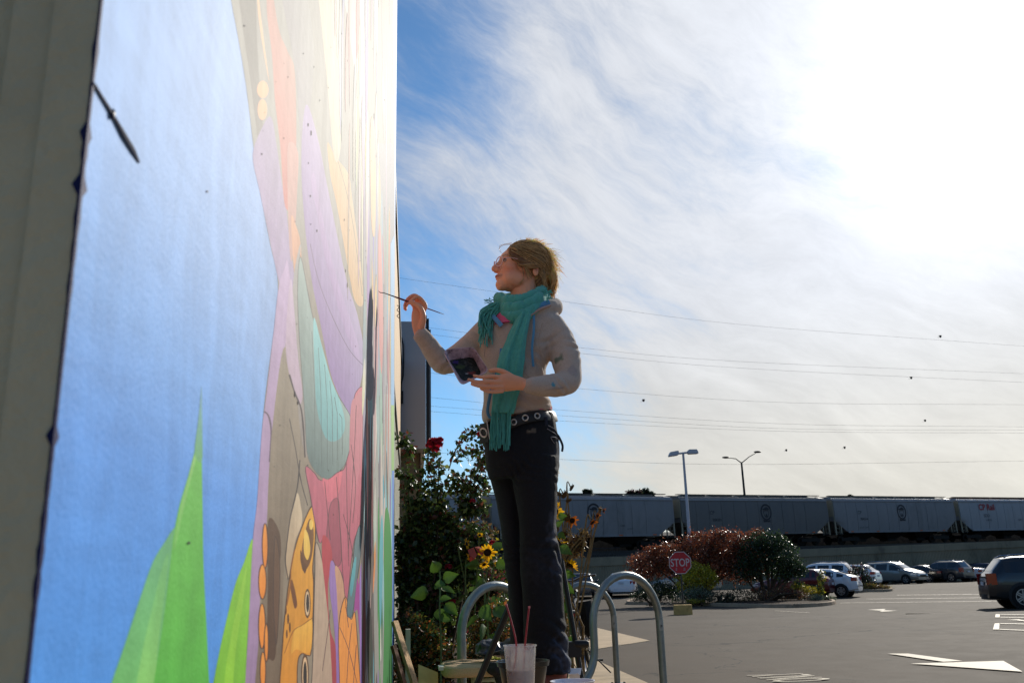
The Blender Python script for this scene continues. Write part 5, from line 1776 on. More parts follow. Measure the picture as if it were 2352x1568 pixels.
shrub(1085, 1500, 9.2, 'loose plum leaved shrub between the rose bush and the sunflowers', [(1075, 1290, 46, 50, 1100), (1110, 1350, 44, 60, 1100), (1060, 1380, 50, 70, 1300), (1130, 1400, 30, 80, 700), (1090, 1230, 44, 40, 500)], .05, PLUM + GREEN + STRAW, 12, stems=14, bark=drym)
shrub(955, 1590, 7.4, 'low autumn tinted shrub at the foot of the mural wall', [(945, 1450, 34, 50, 1100), (985, 1490, 42, 60, 1500), (950, 1540, 44, 60, 1400), (1020, 1530, 30, 50, 800)], .036, AUTUMN + GREEN, 21, stems=8, aspect=.6)
shrub(1110, 1590, 7.6, 'dry brown and yellow undergrowth shrub seen through the wave rack hoop', [(1110, 1470, 40, 60, 1000), (1150, 1440, 36, 70, 900), (1090, 1540, 42, 40, 800), (1140, 1530, 30, 50, 600)], .04, STRAW + AUTUMN + GREEN, 22, stems=12, bark=drym)
shrub(1110, 1540, 10.4, 'pale green leafy shrub behind the sunflowers near the wave rack', [(1100, 1400, 60, 80, 1500), (1140, 1330, 40, 60, 900), (1050, 1420, 50, 70, 1200)], .06, GREEN + YELGREEN[:1], 23, stems=10)
shrub(1300, 1500, 8.4, 'thin weedy plant with dry stems behind her heel and the ladder rail', [(1292, 1380, 14, 60, 160), (1300, 1450, 12, 40, 90)], .05, GREEN + STRAW, 24, stems=7, bark=drym)

# ---- sunflowers
petalm = mat('sun_petal', S(250, 190, 28), .6, .3, var=.2, vscale=30, trans=.45)
rustpetal = mat('rust_petal', S(170, 92, 30), .7, .2, var=.3, vscale=30, trans=.3)
discm = mat('seed_disc', S(48, 30, 20), .9, .2, var=.4, vscale=60, bump=1, bscale=200)
sunleaf = mat('sun_leaf', S(78, 106, 38), .5, .4, var=.4, vscale=26, trans=.3)
olive = mat('bract_olive', S(82, 80, 44), .8, .2, var=.3, vscale=30)
SHARED = {}
def petal_mesh(kind):
    if kind not in SHARED:
        vs, fs = [], []
        prof = [(0, .10), (.3, .2), (.65, .18), (.9, .08), (1.0, .0)]
        for x, w in prof:
            for s in (-1, 0, 1):
                vs.append(Vector((x, s * w, .04 * (1 - abs(s)) * -1 + .18 * x * x)))
        for i in range(4):
            for j in range(2):
                fs.append((i * 3 + j, i * 3 + j + 1, i * 3 + j + 4, i * 3 + j + 3))
        me = mesh_from('petal', MB().add(vs, fs))
        me.materials.append(petalm if kind == 'p' else rustpetal)
        SHARED[kind] = me
    return SHARED[kind]
def leaf_mesh():
    if 'leaf' not in SHARED:
        vs, fs = [], []
        prof = [(0, .02), (.12, .30), (.3, .40), (.55, .32), (.8, .15), (1.0, .0)]
        for x, w in prof:
            for s in (-1, -.5, 0, .5, 1):
                vs.append(Vector((x, s * w, .16 * abs(s) - .25 * x * x + .02 * sin(9 * x + 3 * s))))
        for i in range(5):
            for j in range(4):
                fs.append((i * 5 + j, i * 5 + j + 1, i * 5 + j + 6, i * 5 + j + 5))
        me = mesh_from('leaf', MB().add(vs, fs))
        me.materials.append(sunleaf)
        SHARED['leaf'] = me
    return SHARED['leaf']

def flower_head(root, c, rad, face, kind='p', n=17, seed=1):
    """disc plus ring of petals; kind None: a bare seed head"""
    g = random.Random(seed)
    face = Vector(face).normalized()
    q = Vector((0, 0, 1)).rotation_difference(face)
    dr = rad * (.42 if kind else 1.0)
    cc = Vector(c) - Vector(root.location)
    h = obj('flower_head', MB().lathe([(dr * .3, -dr * .5), (dr * .9, -dr * .2), (dr, 0), (dr * .85, dr * .16), (dr * .4, dr * .22), (.001, dr * .2)], 14, cc, face), discm if kind else mat('seed_head', S(84, 62, 36), .9, .2, var=.4, vscale=50), root, world=False)
    if kind:
        for i in range(n):
            a = 2 * pi * i / n + g.uniform(-.12, .12)
            p = link(D.objects.new('petal', petal_mesh(kind)), h)
            L = (rad - dr * .8) * g.uniform(.85, 1.2)
            if kind == 'r' and g.random() < .35: L *= .5
            m = Matrix.Translation(cc) @ q.to_matrix().to_4x4() @ Matrix.Rotation(a, 4, 'Z') @ Matrix.Translation((dr * .8, 0, 0)) @ Matrix.Rotation(g.uniform(-.5, .35), 4, 'Y') @ Matrix.Diagonal((L, L, L, 1))
            p.matrix_local = m
    mb = MB()
    for i in range(9):
        a = 2 * pi * i / 9
        d = q @ Vector((cos(a), sin(a), -.3)); e = q @ Vector((cos(a + .35), sin(a + .35), -.5)); f_ = q @ Vector((cos(a - .35), sin(a - .35), -.5))
        mb.add([cc + d * dr * 1.35, cc + e * dr * .8, cc + f_ * dr * .8], [(0, 1, 2)])
    b = obj('bract', mb, olive, h, world=False)
    return h

def put_leaf(root, p, direction, size, roll=0.0):
    d = Vector(direction).normalized()
    q = d.to_track_quat('X', 'Z')
    o = link(D.objects.new('leaf', leaf_mesh()), root)
    o.matrix_local = Matrix.Translation(Vector(p) - Vector(root.location)) @ q.to_matrix().to_4x4() @ Matrix.Rotation(roll + 1.0, 4, 'X') @ Matrix.Diagonal((size, size, size, 1))
    return o

def sunflower(label, y, base_uv, heads, leaves, withered=False, seed=1):
    g = random.Random(seed)
    b = at(base_uv[0], base_uv[1], y); b.z = 0.0
    root = thing('sunflower_plant', b, label, 'sunflower', 'sunflowers in the bed')
    mb = MB()
    for i, (u, v, r, face, kind) in enumerate(heads):
        dy = g.uniform(-.15, .15)
        c = at(u, v, y + dy)
        low = b + Vector((g.uniform(-.04, .04), g.uniform(-.05, .05), 0))
        mid = low + (c - low) * .55 + Vector((g.uniform(-.05, .05), g.uniform(-.05, .05), .05))
        f_ = Vector(face).normalized()
        top = c - f_ * r * .5
        neck = top - f_ * r * 1.2 + Vector((0, 0, -.03))
        mb.tube(catmull([tuple(low), tuple(mid), tuple(neck), tuple(top)], 5, False), [.009] * 3 + [.007] * 8 + [.005] * 5, 6)
        flower_head(root, c, r, face, kind, seed=seed * 7 + i)
    obj('stem', mb, drym if withered else stemm, root)
    for (u, v, s, d) in leaves:
        put_leaf(root, at(u, v, y + g.uniform(-.1, .1)), d, s, g.uniform(-.6, .6))
    return root
CAMD = (-.1, -1, .1)
sunflower('tall sunflower facing the viewer with one broad open bloom', 7.9, (1118, 1560), [(1120, 1268, .085, (-.1, -1, .25), 'p'), (1112, 1296, .045, (.2, -.6, -.6), 'p')],
          [(1130, 1260, .16, (1, -.1, .2)), (1100, 1300, .14, (-.8, -.3, .1)), (1140, 1290, .12, (.8, -.2, -.4)), (1118, 1340, .16, (-.7, -.4, -.2)), (1122, 1380, .17, (.8, -.3, -.3))], seed=2)
sunflower('sunflower with two small side blooms beside the dark rose bush', 8.2, (1076, 1560), [(1072, 1248, .05, (.9, -.5, .2), 'p'), (1082, 1278, .05, (.5, -.8, .2), 'p'), (1142, 1296, .04, (.4, -.7, .3), 'p'), (1102, 1228, .03, (.1, -.6, .5), 'p')],
          [(1070, 1300, .12, (-.8, -.4, 0)), (1084, 1330, .13, (.7, -.5, -.2)), (1070, 1370, .15, (-.7, -.5, -.3))], seed=3)
sunflower('upright sunflower column of blooms close behind her trouser leg', 7.7, (1284, 1590), [(1275, 1074, .06, (.8, -.5, .3), 'p'), (1277, 1172, .085, (.75, -.65, .1), 'p'), (1287, 1241, .075, (.5, -.3, .8), 'p'), (1309, 1296, .085, (.6, .2, .75), 'p'), (1279, 1213, .03, (.5, -.7, 0), None)],
          [(1281, 1210, .09, (.5, -.4, .7)), (1283, 1225, .08, (.6, -.5, -.5)), (1284, 1258, .13, (.8, -.5, -.4)), (1296, 1316, .10, (.7, -.4, -.2)), (1288, 1345, .14, (.8, -.5, -.45)), (1282, 1185, .08, (.9, -.3, 0)), (1300, 1330, .1, (-.4, -.6, .2)), (1286, 1390, .13, (.6, -.6, -.4))], seed=4)
sunflower('withered sunflower with nodding brown seed heads above the grey wagon', 7.9, (1290, 1590), [(1314, 1120, .034, (.7, -.2, -.5), None), (1297, 1136, .038, (.6, -.5, -.5), None), (1283, 1133, .032, (.2, -.5, .6), None), (1307, 1149, .028, (.3, -.3, -.8), None)],
          [], withered=True, seed=5)
sunflower('withered sunflower leaning outward with rust coloured drooping heads', 7.8, (1286, 1590), [(1314.6, 1195, .062, (.15, -.9, -.35), 'r'), (1301, 1188, .034, (-.2, -.8, -.4), None), (1361, 1200, .052, (.5, -.5, -.7), 'r'), (1373, 1184, .036, (.5, -.6, -.4), 'r'), (1387, 1172, .034, (.6, -.5, -.2), 'r'), (1379, 1167, .02, (.2, -.4, .8), None), (1296, 1226, .032, (-.1, -.5, -.9), None)],
          [], withered=True, seed=6)
def withered_leaves():
    root = thing('dry_stalks', at(1292, 1400, 7.85), 'clump of shrivelled brown leaves hanging on leaning stalks', 'dry plant')
    bl = [(tuple(at(u, v, 7.85)), (.05, .05, .07), 60) for u, v in ((1330, 1235), (1342, 1222), (1318, 1255), (1308, 1270), (1325, 1260), (1300, 1290), (1312, 1240), (1338, 1248))]
    leaf_cloud('foliage', bl, .05, STRAW + [S(90, 62, 40)], root, 31, aspect=.3, droop=1.4, shell=.1)
    mb = MB()
    for p in (((1288, 1300), (1310, 1262), (1335, 1232), (1352, 1210)), ((1288, 1300), (1306, 1250), (1310, 1215)), ((1290, 1310), (1320, 1260), (1338, 1240), (1344, 1228)), ((1312, 1228), (1307, 1216), (1300, 1214), (1296, 1220))):
        mb.tube(catmull([tuple(at(a, b, 7.8)) for a, b in p], 5, False), .006, 5)
    obj('stalk', mb, drym, root)
withered_leaves()
# big pale leaves of a young plant in front of the dark bush
sunflower('young plant with large pale green heart shaped leaves beside the rack', 7.2, (1012, 1590), [],
          [(1008, 1315, 0.133, (-.4, -.5, .7)), (1020, 1330, 0.125, (.8, -.4, .3)), (1002, 1345, 0.109, (.5, -.7, .1)), (1014, 1352, 0.117, (.9, -.3, -.2)), (985, 1362, 0.156, (-1, -.3, -.1)), (1012, 1378, 0.094, (.8, -.5, .2)), (1022, 1388, 0.133, (.8, -.3, -.6)), (1008, 1400, 0.117, (.2, -.6, -.8)), (1000, 1420, 0.117, (-.6, -.4, -.6)), (1014, 1412, 0.109, (.7, -.5, -.3))], seed=9)
def young_stem():
    r = [o for o in COL.objects if o.get('label', '').startswith('young plant')][0]
    ps = [(1012, 1590), (1013, 1480), (1010, 1400), (1011, 1350), (1010, 1310)]
    obj('stem', MB().tube(catmull([tuple(at(a, b, 7.2)) for a, b in ps], 4, False), .008, 6), stemm, r)
young_stem()
sunflower('broad leaved dark green plant low inside the wave rack hoop', 7.0, (1120, 1600), [], [(1110, 1395, .15, (.3, -.7, -.6)), (1135, 1400, .16, (.7, -.5, -.4)), (1120, 1440, .15, (-.5, -.6, -.5)), (1128, 1460, .14, (.3, -.7, -.6)), (1100, 1420, .13, (-.8, -.4, -.3))], seed=10)
r_ = [o for o in COL.objects if o.get('label', '').startswith('broad leaved')][0]
obj('stem', MB().tube([at(1120, 1600, 7.0), at(1122, 1480, 7.0), at(1118, 1390, 7.0)], .008, 6), stemm, r_)
# red sheet in the planting
def red_sheet():
    o = at(1088, 1270, 8.0)
    root = thing('plastic_sheet', o, 'folded orange red plastic sheet caught between the sunflowers', 'plastic sheet')
    pl = lambda l: [at(u, v, 8.0 + d) for u, v, d in l]
    m1 = mat('red_plastic', S(190, 78, 54), .5, .4, var=.12, trans=.35)
    for l, nm in (([(1074, 1262, .0), (1088, 1256, .05), (1096, 1274, .0), (1090, 1284, -.05), (1078, 1274, -.03)], 'fold'), ([(1090, 1256, .06), (1100, 1254, .1), (1113, 1262, .05), (1108, 1276, .02), (1098, 1268, .02)], 'fold'), ([(1080, 1274, -.04), (1092, 1284, -.05), (1086, 1292, -.05), (1078, 1288, -.04)], 'fold')):
        p = pl(l)
        obj(nm, MB().prism(p, (0, .003, 0)), m1, root, smooth_=False)
red_sheet()
def seed_pods():
    root = thing('seed_stalks', at(1330, 1560, 6.6), 'bent dry stalks with round brown seed pods over the paving', 'dry plant')
    mb = MB()
    for p in (((1296, 1440), (1310, 1475), (1328, 1500), (1340, 1530)), ((1298, 1450), (1320, 1470), (1350, 1495)), ((1300, 1490), (1316, 1520), (1330, 1545), (1338, 1568))):
        mb.tube(catmull([tuple(at(a, b, 6.6)) for a, b in p], 4, False), .003, 4)
    obj('stalk', mb, drym, root)
    for u, v in ((1326, 1500), (1337, 1508), (1331, 1520), (1318, 1494)):
        obj('seed_pod', MB().ell(at(u, v, 6.6), (.018, .018, .02), 8, 6), mat('seed_head', S(84, 62, 36)), root)
    for u, v, d in ((1306, 1465, (.4, -.6, -.5)), (1312, 1500, (-.3, -.6, -.7))):
        put_leaf(root, at(u, v, 6.6), d, .09)
seed_pods()

# ---- planted island with its kerb
kerbm = mat('kerb_concrete', S(166, 142, 116), .85, .2, var=.12, vscale=4, bump=.3, bscale=80, dirt=S(120, 100, 80), dscale=2)
def island(front, depth, label):
    f = [gr(u, v) for u, v in front]
    mid = sum(f, Vector()) / len(f)
    away = Vector((mid.x, mid.y, 0)).normalized()
    back = [p + away * depth * k for p, k in zip(reversed(f), [.75] + [1.0] * (len(f) - 2) + [.75])]
    out = catmull([tuple(p) for p in f + back], 4)
    out = [Vector(p) for p in out]
    c = sum(out, Vector()) / len(out)
    root = thing('kerb', c, None, None); root['kind'] = 'structure'
    n = len(out)
    rings = []
    for i, p in enumerate(out):
        t = (out[(i + 1) % n] - out[i - 1]); t.z = 0; t.normalize()
        nrm = Vector((t.y, -t.x, 0))
        if nrm.dot(c - p) < 0: nrm = -nrm
        z = gh(p.x, p.y)
        rings.append([p + nrm * a + Vector((0, 0, z - p.z + b)) for a, b in ((0, -.05), (0.015, .13), (.03, .15), (.15, .15), (.16, .13), (.16, -.05))])
    # kerb stones one by one
    step = 2
    for i in range(0, n, step):
        rs = [[p.copy() for p in rings[(i + k) % n]] for k in range(step + 1)]
        d = (rs[-1][0] - rs[0][0]).normalized() * .008
        rs[0] = [p + d for p in rs[0]]; rs[-1] = [p - d for p in rs[-1]]
        obj('kerb_stone', MB().loft(rs), kerbm, root, smooth_=False)
    inner = [r[4] for r in rings]
    mb = MB()
    cz = c.copy(); cz.z = gh(c.x, c.y) + .22
    mb.add([Vector((p.x, p.y, gh(p.x, p.y) + .11)) for p in inner] + [cz], [(i, (i + 1) % n, n) for i in range(n)])
    obj('bed_soil', mb, soil, root)
    return c
ISL = island([(1440, 1387), (1500, 1388.5), (1600, 1390.5), (1720, 1394), (1820, 1395), (1890, 1391.5), (1921, 1386)], 5.0, '')
ISL2 = island([(1960, 1357), (1990, 1358.5), (2030, 1358.5), (2050, 1356.5)], 3.0, '')

def ishrub(u, v, dist, label, blobs, size, pal, seed, name='shrub', cat='shrub', trunk=None, **kw):
    """blobs in pixels at a straight-ahead distance dist"""
    b = fw(u, v, dist); b.z = gh(b.x, b.y) + .1
    root = thing(name, b, label, cat)
    px = (fw(u + 50, v, dist) - fw(u - 50, v, dist)).length / 100
    bl = []
    for a, bb, c, d, n in blobs:
        p = fw(a, bb, dist + rnd.uniform(-.3, .3))
        bl.append((tuple(p), (c * px, c * px * .75, d * px), n))
    mb = MB()
    g = random.Random(seed)
    for k in range(trunk or 7):
        t = g.choice(bl)
        e = Vector(t[0]) + Vector((g.uniform(-.5, .5) * t[1][0], g.uniform(-.5, .5) * t[1][1], g.uniform(0, .5) * t[1][2]))
        s = b + Vector((g.uniform(-.25, .25), g.uniform(-.2, .2), -.05))
        mid = s + (e - s) * .5 + Vector((g.uniform(-.2, .2), 0, .15))
        mb.tube([s, mid, e], [.06, .04, .012], 6)
    obj('trunk', mb, barkm, root)
    leaf_cloud('crown', bl, size, pal, root, seed, **kw)
    return root
dI = ISL.x * sin(YAW) + ISL.y * cos(YAW)
ishrub(1600, 1380, dI + .2, 'wide red leaved shrub behind the stop sign', [(1490, 1296, 50, 32, 2600), (1545, 1280, 55, 38, 2900), (1610, 1262, 60, 44, 3400), (1670, 1258, 62, 46, 3400), (1720, 1262, 46, 44, 2200), (1700, 1300, 60, 40, 2200), (1580, 1306, 60, 26, 1500), (1640, 1300, 60, 36, 1900), (1500, 1262, 22, 12, 260), (1655, 1226, 20, 14, 260), (1742, 1226, 16, 16, 260)], .115, RUST, 41, trunk=14, aspect=.55, shell=.3)
ishrub(1765, 1385, dI - .6, 'dense dark green small tree at the middle of the flowering island', [(1740, 1275, 50, 48, 3000), (1790, 1275, 46, 44, 2800), (1765, 1245, 46, 30, 1700), (1820, 1300, 30, 28, 1200), (1720, 1310, 40, 30, 1300), (1800, 1318, 40, 20, 900), (1842, 1310, 14, 12, 200)], .11, DKGREEN + GREEN[:1], 42, name='small_tree', cat='tree', trunk=14, aspect=.5, shell=.3)
ishrub(1610, 1385, dI - 1.1, 'clipped golden yellow bush beside the stop sign', [(1605, 1322, 38, 26, 3400), (1630, 1330, 18, 20, 900), (1580, 1336, 30, 20, 1200)], .075, YELGREEN, 43, aspect=.7, shell=.75)
ishrub(1500, 1386, dI - .2, 'low dark green shrub under the red leaved shrub', [(1510, 1355, 44, 26, 1500), (1470, 1368, 24, 14, 500), (1548, 1362, 26, 20, 700)], .09, DKGREEN, 44, shell=.3)
ishrub(1600, 1390, dI - 1.9, 'silvery green low shrub at the kerb under the yellow bush', [(1600, 1362, 36, 20, 1500), (1570, 1368, 22, 16, 600), (1632, 1368, 20, 14, 500)], .07, SILVER + GREEN[:1], 45, aspect=.35, shell=.2)
ishrub(1590, 1392, dI - 2.2, 'tuft of yellow green grassy plants beside the sign post', [(1592, 1382, 16, 5, 260), (1612, 1382, 10, 4, 120)], .09, YELGREEN, 46, name='grass_tuft', cat='plant', aspect=.15, droop=-1.5)
ishrub(1660, 1390, dI - 1.9, 'dark rounded low shrub in front of the small tree', [(1650, 1372, 40, 16, 1300), (1700, 1368, 40, 18, 1300)], .07, DKGREEN, 47, shell=.5)
ishrub(1760, 1390, dI - 2.0, 'brownish heather like low plants along the kerb', [(1750, 1368, 44, 16, 1300), (1800, 1362, 36, 20, 1300), (1835, 1366, 26, 16, 800)], .07, STRAW + PLUM, 48, aspect=.3, shell=.2)
ishrub(1880, 1390, dI - 1.6, 'silver lavender tufts at the round end of the kerb', [(1870, 1376, 26, 10, 900), (1905, 1377, 16, 9, 500)], .09, SILVER, 49, name='lavender', cat='plant', aspect=.15, droop=-1.5)
ishrub(1868, 1385, dI - 1.2, 'yellow grassy plant beside the lavender', [(1862, 1360, 16, 12, 400), (1880, 1364, 10, 8, 200)], .12, YELGREEN, 50, name='grass_plant', cat='plant', aspect=.15, droop=-1.5)
ishrub(1885, 1380, dI - 1.2, 'thin upright yellow flowered plant before the dark red car', [(1886, 1330, 9, 14, 150), (1884, 1352, 8, 14, 150), (1888, 1314, 7, 7, 60)], .09, YELGREEN + GREEN, 51, name='flower_plant', cat='plant', trunk=3, aspect=.7)
ishrub(1835, 1385, dI - .9, 'leafy yellow green plant at the foot of the small tree', [(1832, 1345, 16, 12, 350), (1845, 1352, 14, 10, 250)], .10, YELGREEN + GREEN, 52, name='flower_plant', cat='plant', trunk=4, aspect=.6)
d2 = ISL2.x * sin(YAW) + ISL2.y * cos(YAW)
ishrub(1975, 1352, d2, 'small lone shrub before the white rounded car', [(1972, 1318, 26, 24, 1300), (1985, 1335, 26, 16, 900), (1962, 1340, 22, 14, 600)], .11, DKGREEN + PLUM[:1], 53, aspect=.5)
ishrub(2010, 1356, d2 - 1.0, 'low straw coloured grasses on the small kerbed island', [(1995, 1348, 24, 8, 900), (2030, 1350, 18, 6, 500)], .13, STRAW + YELGREEN[:1], 54, name='grass_tuft', cat='plant', aspect=.15, droop=-1.5)
# tree tops that look over the wagons
for i, (u, v, w, h, lab) in enumerate(((1349, 1131, 10, 9, 'dark tree top peeping over the blue grey wagon'), (1456, 1131, 20, 8, 'reddish tree top over the wagon beside the white lamp pole'), (1486, 1130, 14, 8, 'small dark tree top close to the white lamp pole'), (1954, 1141, 4, 5, 'tiny tree tip over the slate wagon'))):
    dist = 105 + 6 * i
    b = fw(u, v, dist)
    root = thing('tree', Vector((b.x, b.y, 3.5)), lab, 'tree')
    px = dist / FPX
    obj('trunk', MB().tube([Vector((b.x, b.y, 3.5)), b], [.25, .06], 6), barkm, root)
    g = random.Random(60 + i)
    leaf_cloud('crown', [((b.x + g.uniform(-w, w) * px * .8, b.y, b.z + g.uniform(-h, h * .7) * px * .8), (w * px * .38, w * px * .38, h * px * .45), 90) for _ in range(7)] + [((b.x, b.y, b.z - h * px * 1.3), (w * px, w * px, h * px), 300)], .30, PLUM + DKGREEN if i == 1 else DKGREEN, root, 60 + i)
# ================================================================== the painter
YP = 3.45
def Q(u, v, d=0.0): return at(u, v, YP + d)
PXM = (Q(1250, 900) - Q(1150, 900)).length / 100
EX = Vector((cos(YAW), -sin(YAW), 0)); EY = Vector((sin(YAW), cos(YAW), 0))
STAND = 0.612
person = thing('person', (Q(1230, 1560).x, YP, STAND), 'woman in grey hooded top, turquoise scarf and dark jeans painting the mural', 'person')

def hring(v, l, r, dh, dy=0.0, tilt=0.0, n=28, pw=2.3):
    c = Q((l + r) / 2, v, dy); hw = (r - l) / 2 * PXM
    out = []
    for i in range(n):
        a = 2 * pi * i / n
        x = math.copysign(abs(cos(a)) ** (2 / pw), cos(a)); y = math.copysign(abs(sin(a)) ** (2 / pw), sin(a))
        out.append(c + EX * (hw * x) + EY * (dh * y) + Vector((0, 0, tilt * x)))
    return out

def limb(mb, pts, n=14, flat=None, up=None):
    """pts: (point, radius); smooth tapered limb with rounded ends"""
    P = [tuple(p) + (r,) for p, r in pts]
    C = catmull(P, 5, False)
    mb.tube([c[:3] for c in C], [c[3] for c in C], n, flat=flat, up=up)
    mb.ell(pts[0][0], (pts[0][1] * .98,) * 3 if not flat else (pts[0][1] * .9, pts[0][1] * .9 * flat, pts[0][1] * .9), 10, 8)
    mb.ell(pts[-1][0], (pts[-1][1] * .98,) * 3 if not flat else (pts[-1][1] * .9, pts[-1][1] * .9 * flat, pts[-1][1] * .9), 10, 8)

# --- head frame: she looks along HF (towards the wall), HS points to her left
HF = Vector((-.965, -.24, .03)).normalized()
HS = Vector((0, 0, 1)).cross(HF).normalized()
HU = HF.cross(HS).normalized()
HC = Q(1197, 625)
def hd(f, s, z): return HC + HF * f + HS * s + HU * z
HR = Matrix((HF, HS, HU)).transposed()

SK = S(230, 162, 126)
def skin_mat():
    m = mat('skin', (1, 1, 1), 0.5, 0.4, attr=True, var=0.05, vscale=40, bump=0.05, bscale=300)
    p = [n for n in m.node_tree.nodes if n.type == 'BSDF_PRINCIPLED'][0]
    p.inputs['Subsurface Weight'].default_value = 0.12
    p.inputs['Subsurface Radius'].default_value = (0.02, 0.008, 0.004)
    return m
SKIN = skin_mat()

def RH(u, v, d=0.0): return Q(u, v, -.10 + d)
def LH(u, v, d=0.0): return Q(u, v, -.25 + d)

def body():
    mb = MB()
    E = lambda f, s, z, r: mb.ell(hd(f, s, z), r, 16, 12, HR)
    E(-.012, 0, .045, (.096, .074, .080))
    E(.045, 0, .035, (.052, .060, .056))
    E(.052, 0, -.012, (.048, .054, .062))
    E(.046, 0, -.050, (.056, .050, .040))
    E(.082, 0, -.066, (.030, .028, .026))
    E(.090, 0, -.078, (.018, .020, .014))
    E(.084, 0, -.036, (.024, .030, .026))
    for s in (-1, 1):
        E(.058, s * .036, .002, (.032, .022, .026))
        E(.074, s * .026, .046, (.016, .024, .009))
        E(.026, s * .034, -.044, (.066, .026, .036))
        E(-.036, s * .072, -.016, (.013, .008, .022))
        E(-.041, s * .076, .000, (.009, .005, .015))
        E(.106, s * .011, -.006, (.013, .009, .009))
    # nose
    limb(mb, [(hd(.084, 0, .040), .011), (hd(.100, 0, .022), .010), (hd(.116, 0, .006), .011), (hd(.119, 0, -.001), .0125)], 10)
    # lips
    E(.102, 0, -.030, (.012, .024, .006))
    E(.100, 0, -.040, (.011, .021, .007))
    # neck
    limb(mb, [(hd(-.01, 0, -.03), .056), (hd(-.012, 0, -.09), .054), (hd(-.02, .0, -.16), .060)], 16)
    # torso, hips and legs under the clothes
    rings = [hring(v, l + 10, r - 10, dh * .8) for v, l, r, dh in ((712, 1150, 1245, .07), (735, 1118, 1275, .10), (780, 1112, 1272, .115), (840, 1112, 1258, .11), (900, 1114, 1256, .105), (960, 1116, 1268, .12), (1010, 1122, 1276, .13), (1060, 1130, 1276, .12))]
    mb.loft(rings)
    limb(mb, [(Q(1232, 1050, -.04), .060), (Q(1238, 1200, -.05), .052), (Q(1243, 1320, -.05), .042), (Q(1252, 1440, -.05), .036), (Q(1262, 1550, -.05), .028)])
    limb(mb, [(Q(1164, 1050, .08), .055), (Q(1176, 1200, .09), .044), (Q(1188, 1320, .1), .036), (Q(1197, 1440, .1), .032), (Q(1204, 1540, .1), .028)])
    # arms
    limb(mb, [(Q(1126, 752, .04), .040), (Q(1074, 800, .02), .034), (Q(1022, 834, -.04), .030), (Q(990, 800, -.07), .027), (RH(964, 770), .0225)])
    limb(mb, [(Q(1270, 748, -.02), .040), (Q(1298, 810, -.06), .036), (Q(1310, 872, -.12), .031), (Q(1262, 882, -.20), .027), (LH(1208, 884), .0215)])
    vd = Vector((Q(1000, 700) - CAM)).normalized()
    # right hand: a pen grip on the brush
    limb(mb, [(RH(964, 772), .0195), (RH(960, 745), .0245), (RH(961, 722), .0275), (RH(965, 704), .0235)], 14, flat=.55, up=vd)
    def finger(pts, r0, r1):
        n = len(pts)
        limb(mb, [(p, r0 + (r1 - r0) * i / (n - 1)) for i, p in enumerate(pts)], 9)
    finger([RH(974, 712, -.004), RH(977, 700, -.008), RH(961, 682, -.016), RH(946, 689, -.02), RH(937, 697, -.018)], .0092, .0064)
    finger([RH(968, 705, .012), RH(970, 692, .012), RH(953, 678, .004), RH(937, 686, -.002), RH(929, 702, -.0)], .0090, .0064)
    finger([RH(960, 706, .026), RH(962, 695, .028), RH(946, 683, .024), RH(933, 694, .016), RH(930, 709, .014)], .010, .007)
    finger([RH(952, 712, .036), RH(950, 702, .040), RH(940, 694, .038), RH(933, 702, .032), RH(932, 711, .028)], .0085, .0062)
    finger([RH(968, 752, -.014), RH(972, 728, -.026), RH(966, 708, -.032), RH(952, 697, -.028), RH(942, 695, -.024)], .0135, .008)
    # left hand under the paint tray
    limb(mb, [(LH(1208, 884), .0215), (LH(1190, 880, -.004), .027), (LH(1165, 878, -.01), .034), (LH(1146, 881, -.012), .032)], 14, flat=.55, up=vd)
    finger([LH(1154, 867, -.02), LH(1130, 864, -.030), LH(1108, 866, -.036), LH(1089, 862.5, -.036)], .0088, .0064)
    finger([LH(1152, 877, -.024), LH(1126, 876, -.038), LH(1098, 876.5, -.044), LH(1077, 871.5, -.044)], .0088, .0064)
    finger([LH(1152, 888, -.022), LH(1128, 888, -.034), LH(1103, 887, -.042), LH(1084, 882, -.042)], .0084, .0060)
    finger([LH(1154, 898, -.016), LH(1134, 900, -.026), LH(1118, 898, -.033), LH(1105, 893, -.033)], .0076, .0054)
    finger([LH(1182, 870, .0), LH(1160, 856, .012), LH(1142, 850, .016), LH(1126, 851, .016)], .0130, .0082)
    # feet inside the shoes
    for c, dr in ((Q(1262, 1550, -.05), Vector((-.72, -.69, 0))), (Q(1218, 1540, .1), Vector((-.35, -.94, 0)))):
        b_ = Vector((c.x, c.y, STAND))
        limb(mb, [(b_ - dr * .02 + Vector((0, 0, .05)), .03), (b_ + dr * .06 + Vector((0, 0, .04)), .028), (b_ + dr * .13 + Vector((0, 0, .03)), .022)])
    me = remesh(mb, .0031, 3, .5)
    ca = me.color_attributes.new('Col', 'FLOAT_COLOR', 'POINT')
    co = np.empty(len(me.vertices) * 3); me.vertices.foreach_get('co', co); co = co.reshape(-1, 3)
    col = np.tile(np.array(SK + (1.0,)), (len(co), 1))
    rel = co - np.array(HC)
    f, s, z = rel @ np.array(HF), rel @ np.array(HS), rel @ np.array(HU)
    head = (np.abs(f) < .2) & (np.abs(z) < .15)
    lip = np.exp(-(((z + .0345) / .0085) ** 2 + (s / .024) ** 2) ** 2) * (f > .085) * head
    gap = np.exp(-((z + .0350) / .0022) ** 2) * (np.abs(s) < .026) * (f > .085) * head
    brow = np.exp(-(((z - .052 + 8 * (np.abs(s) - .03) ** 2) / .0045) ** 2 + ((np.abs(s) - .032) / .018) ** 4)) * (f > .05) * head
    cheek = np.exp(-(((f - .07) / .03) ** 2 + ((z + .012) / .025) ** 2)) * (np.abs(s) > .025) * head
    nose = np.exp(-(((f - .125) / .02) ** 2 + ((z - .0) / .015) ** 2)) * head
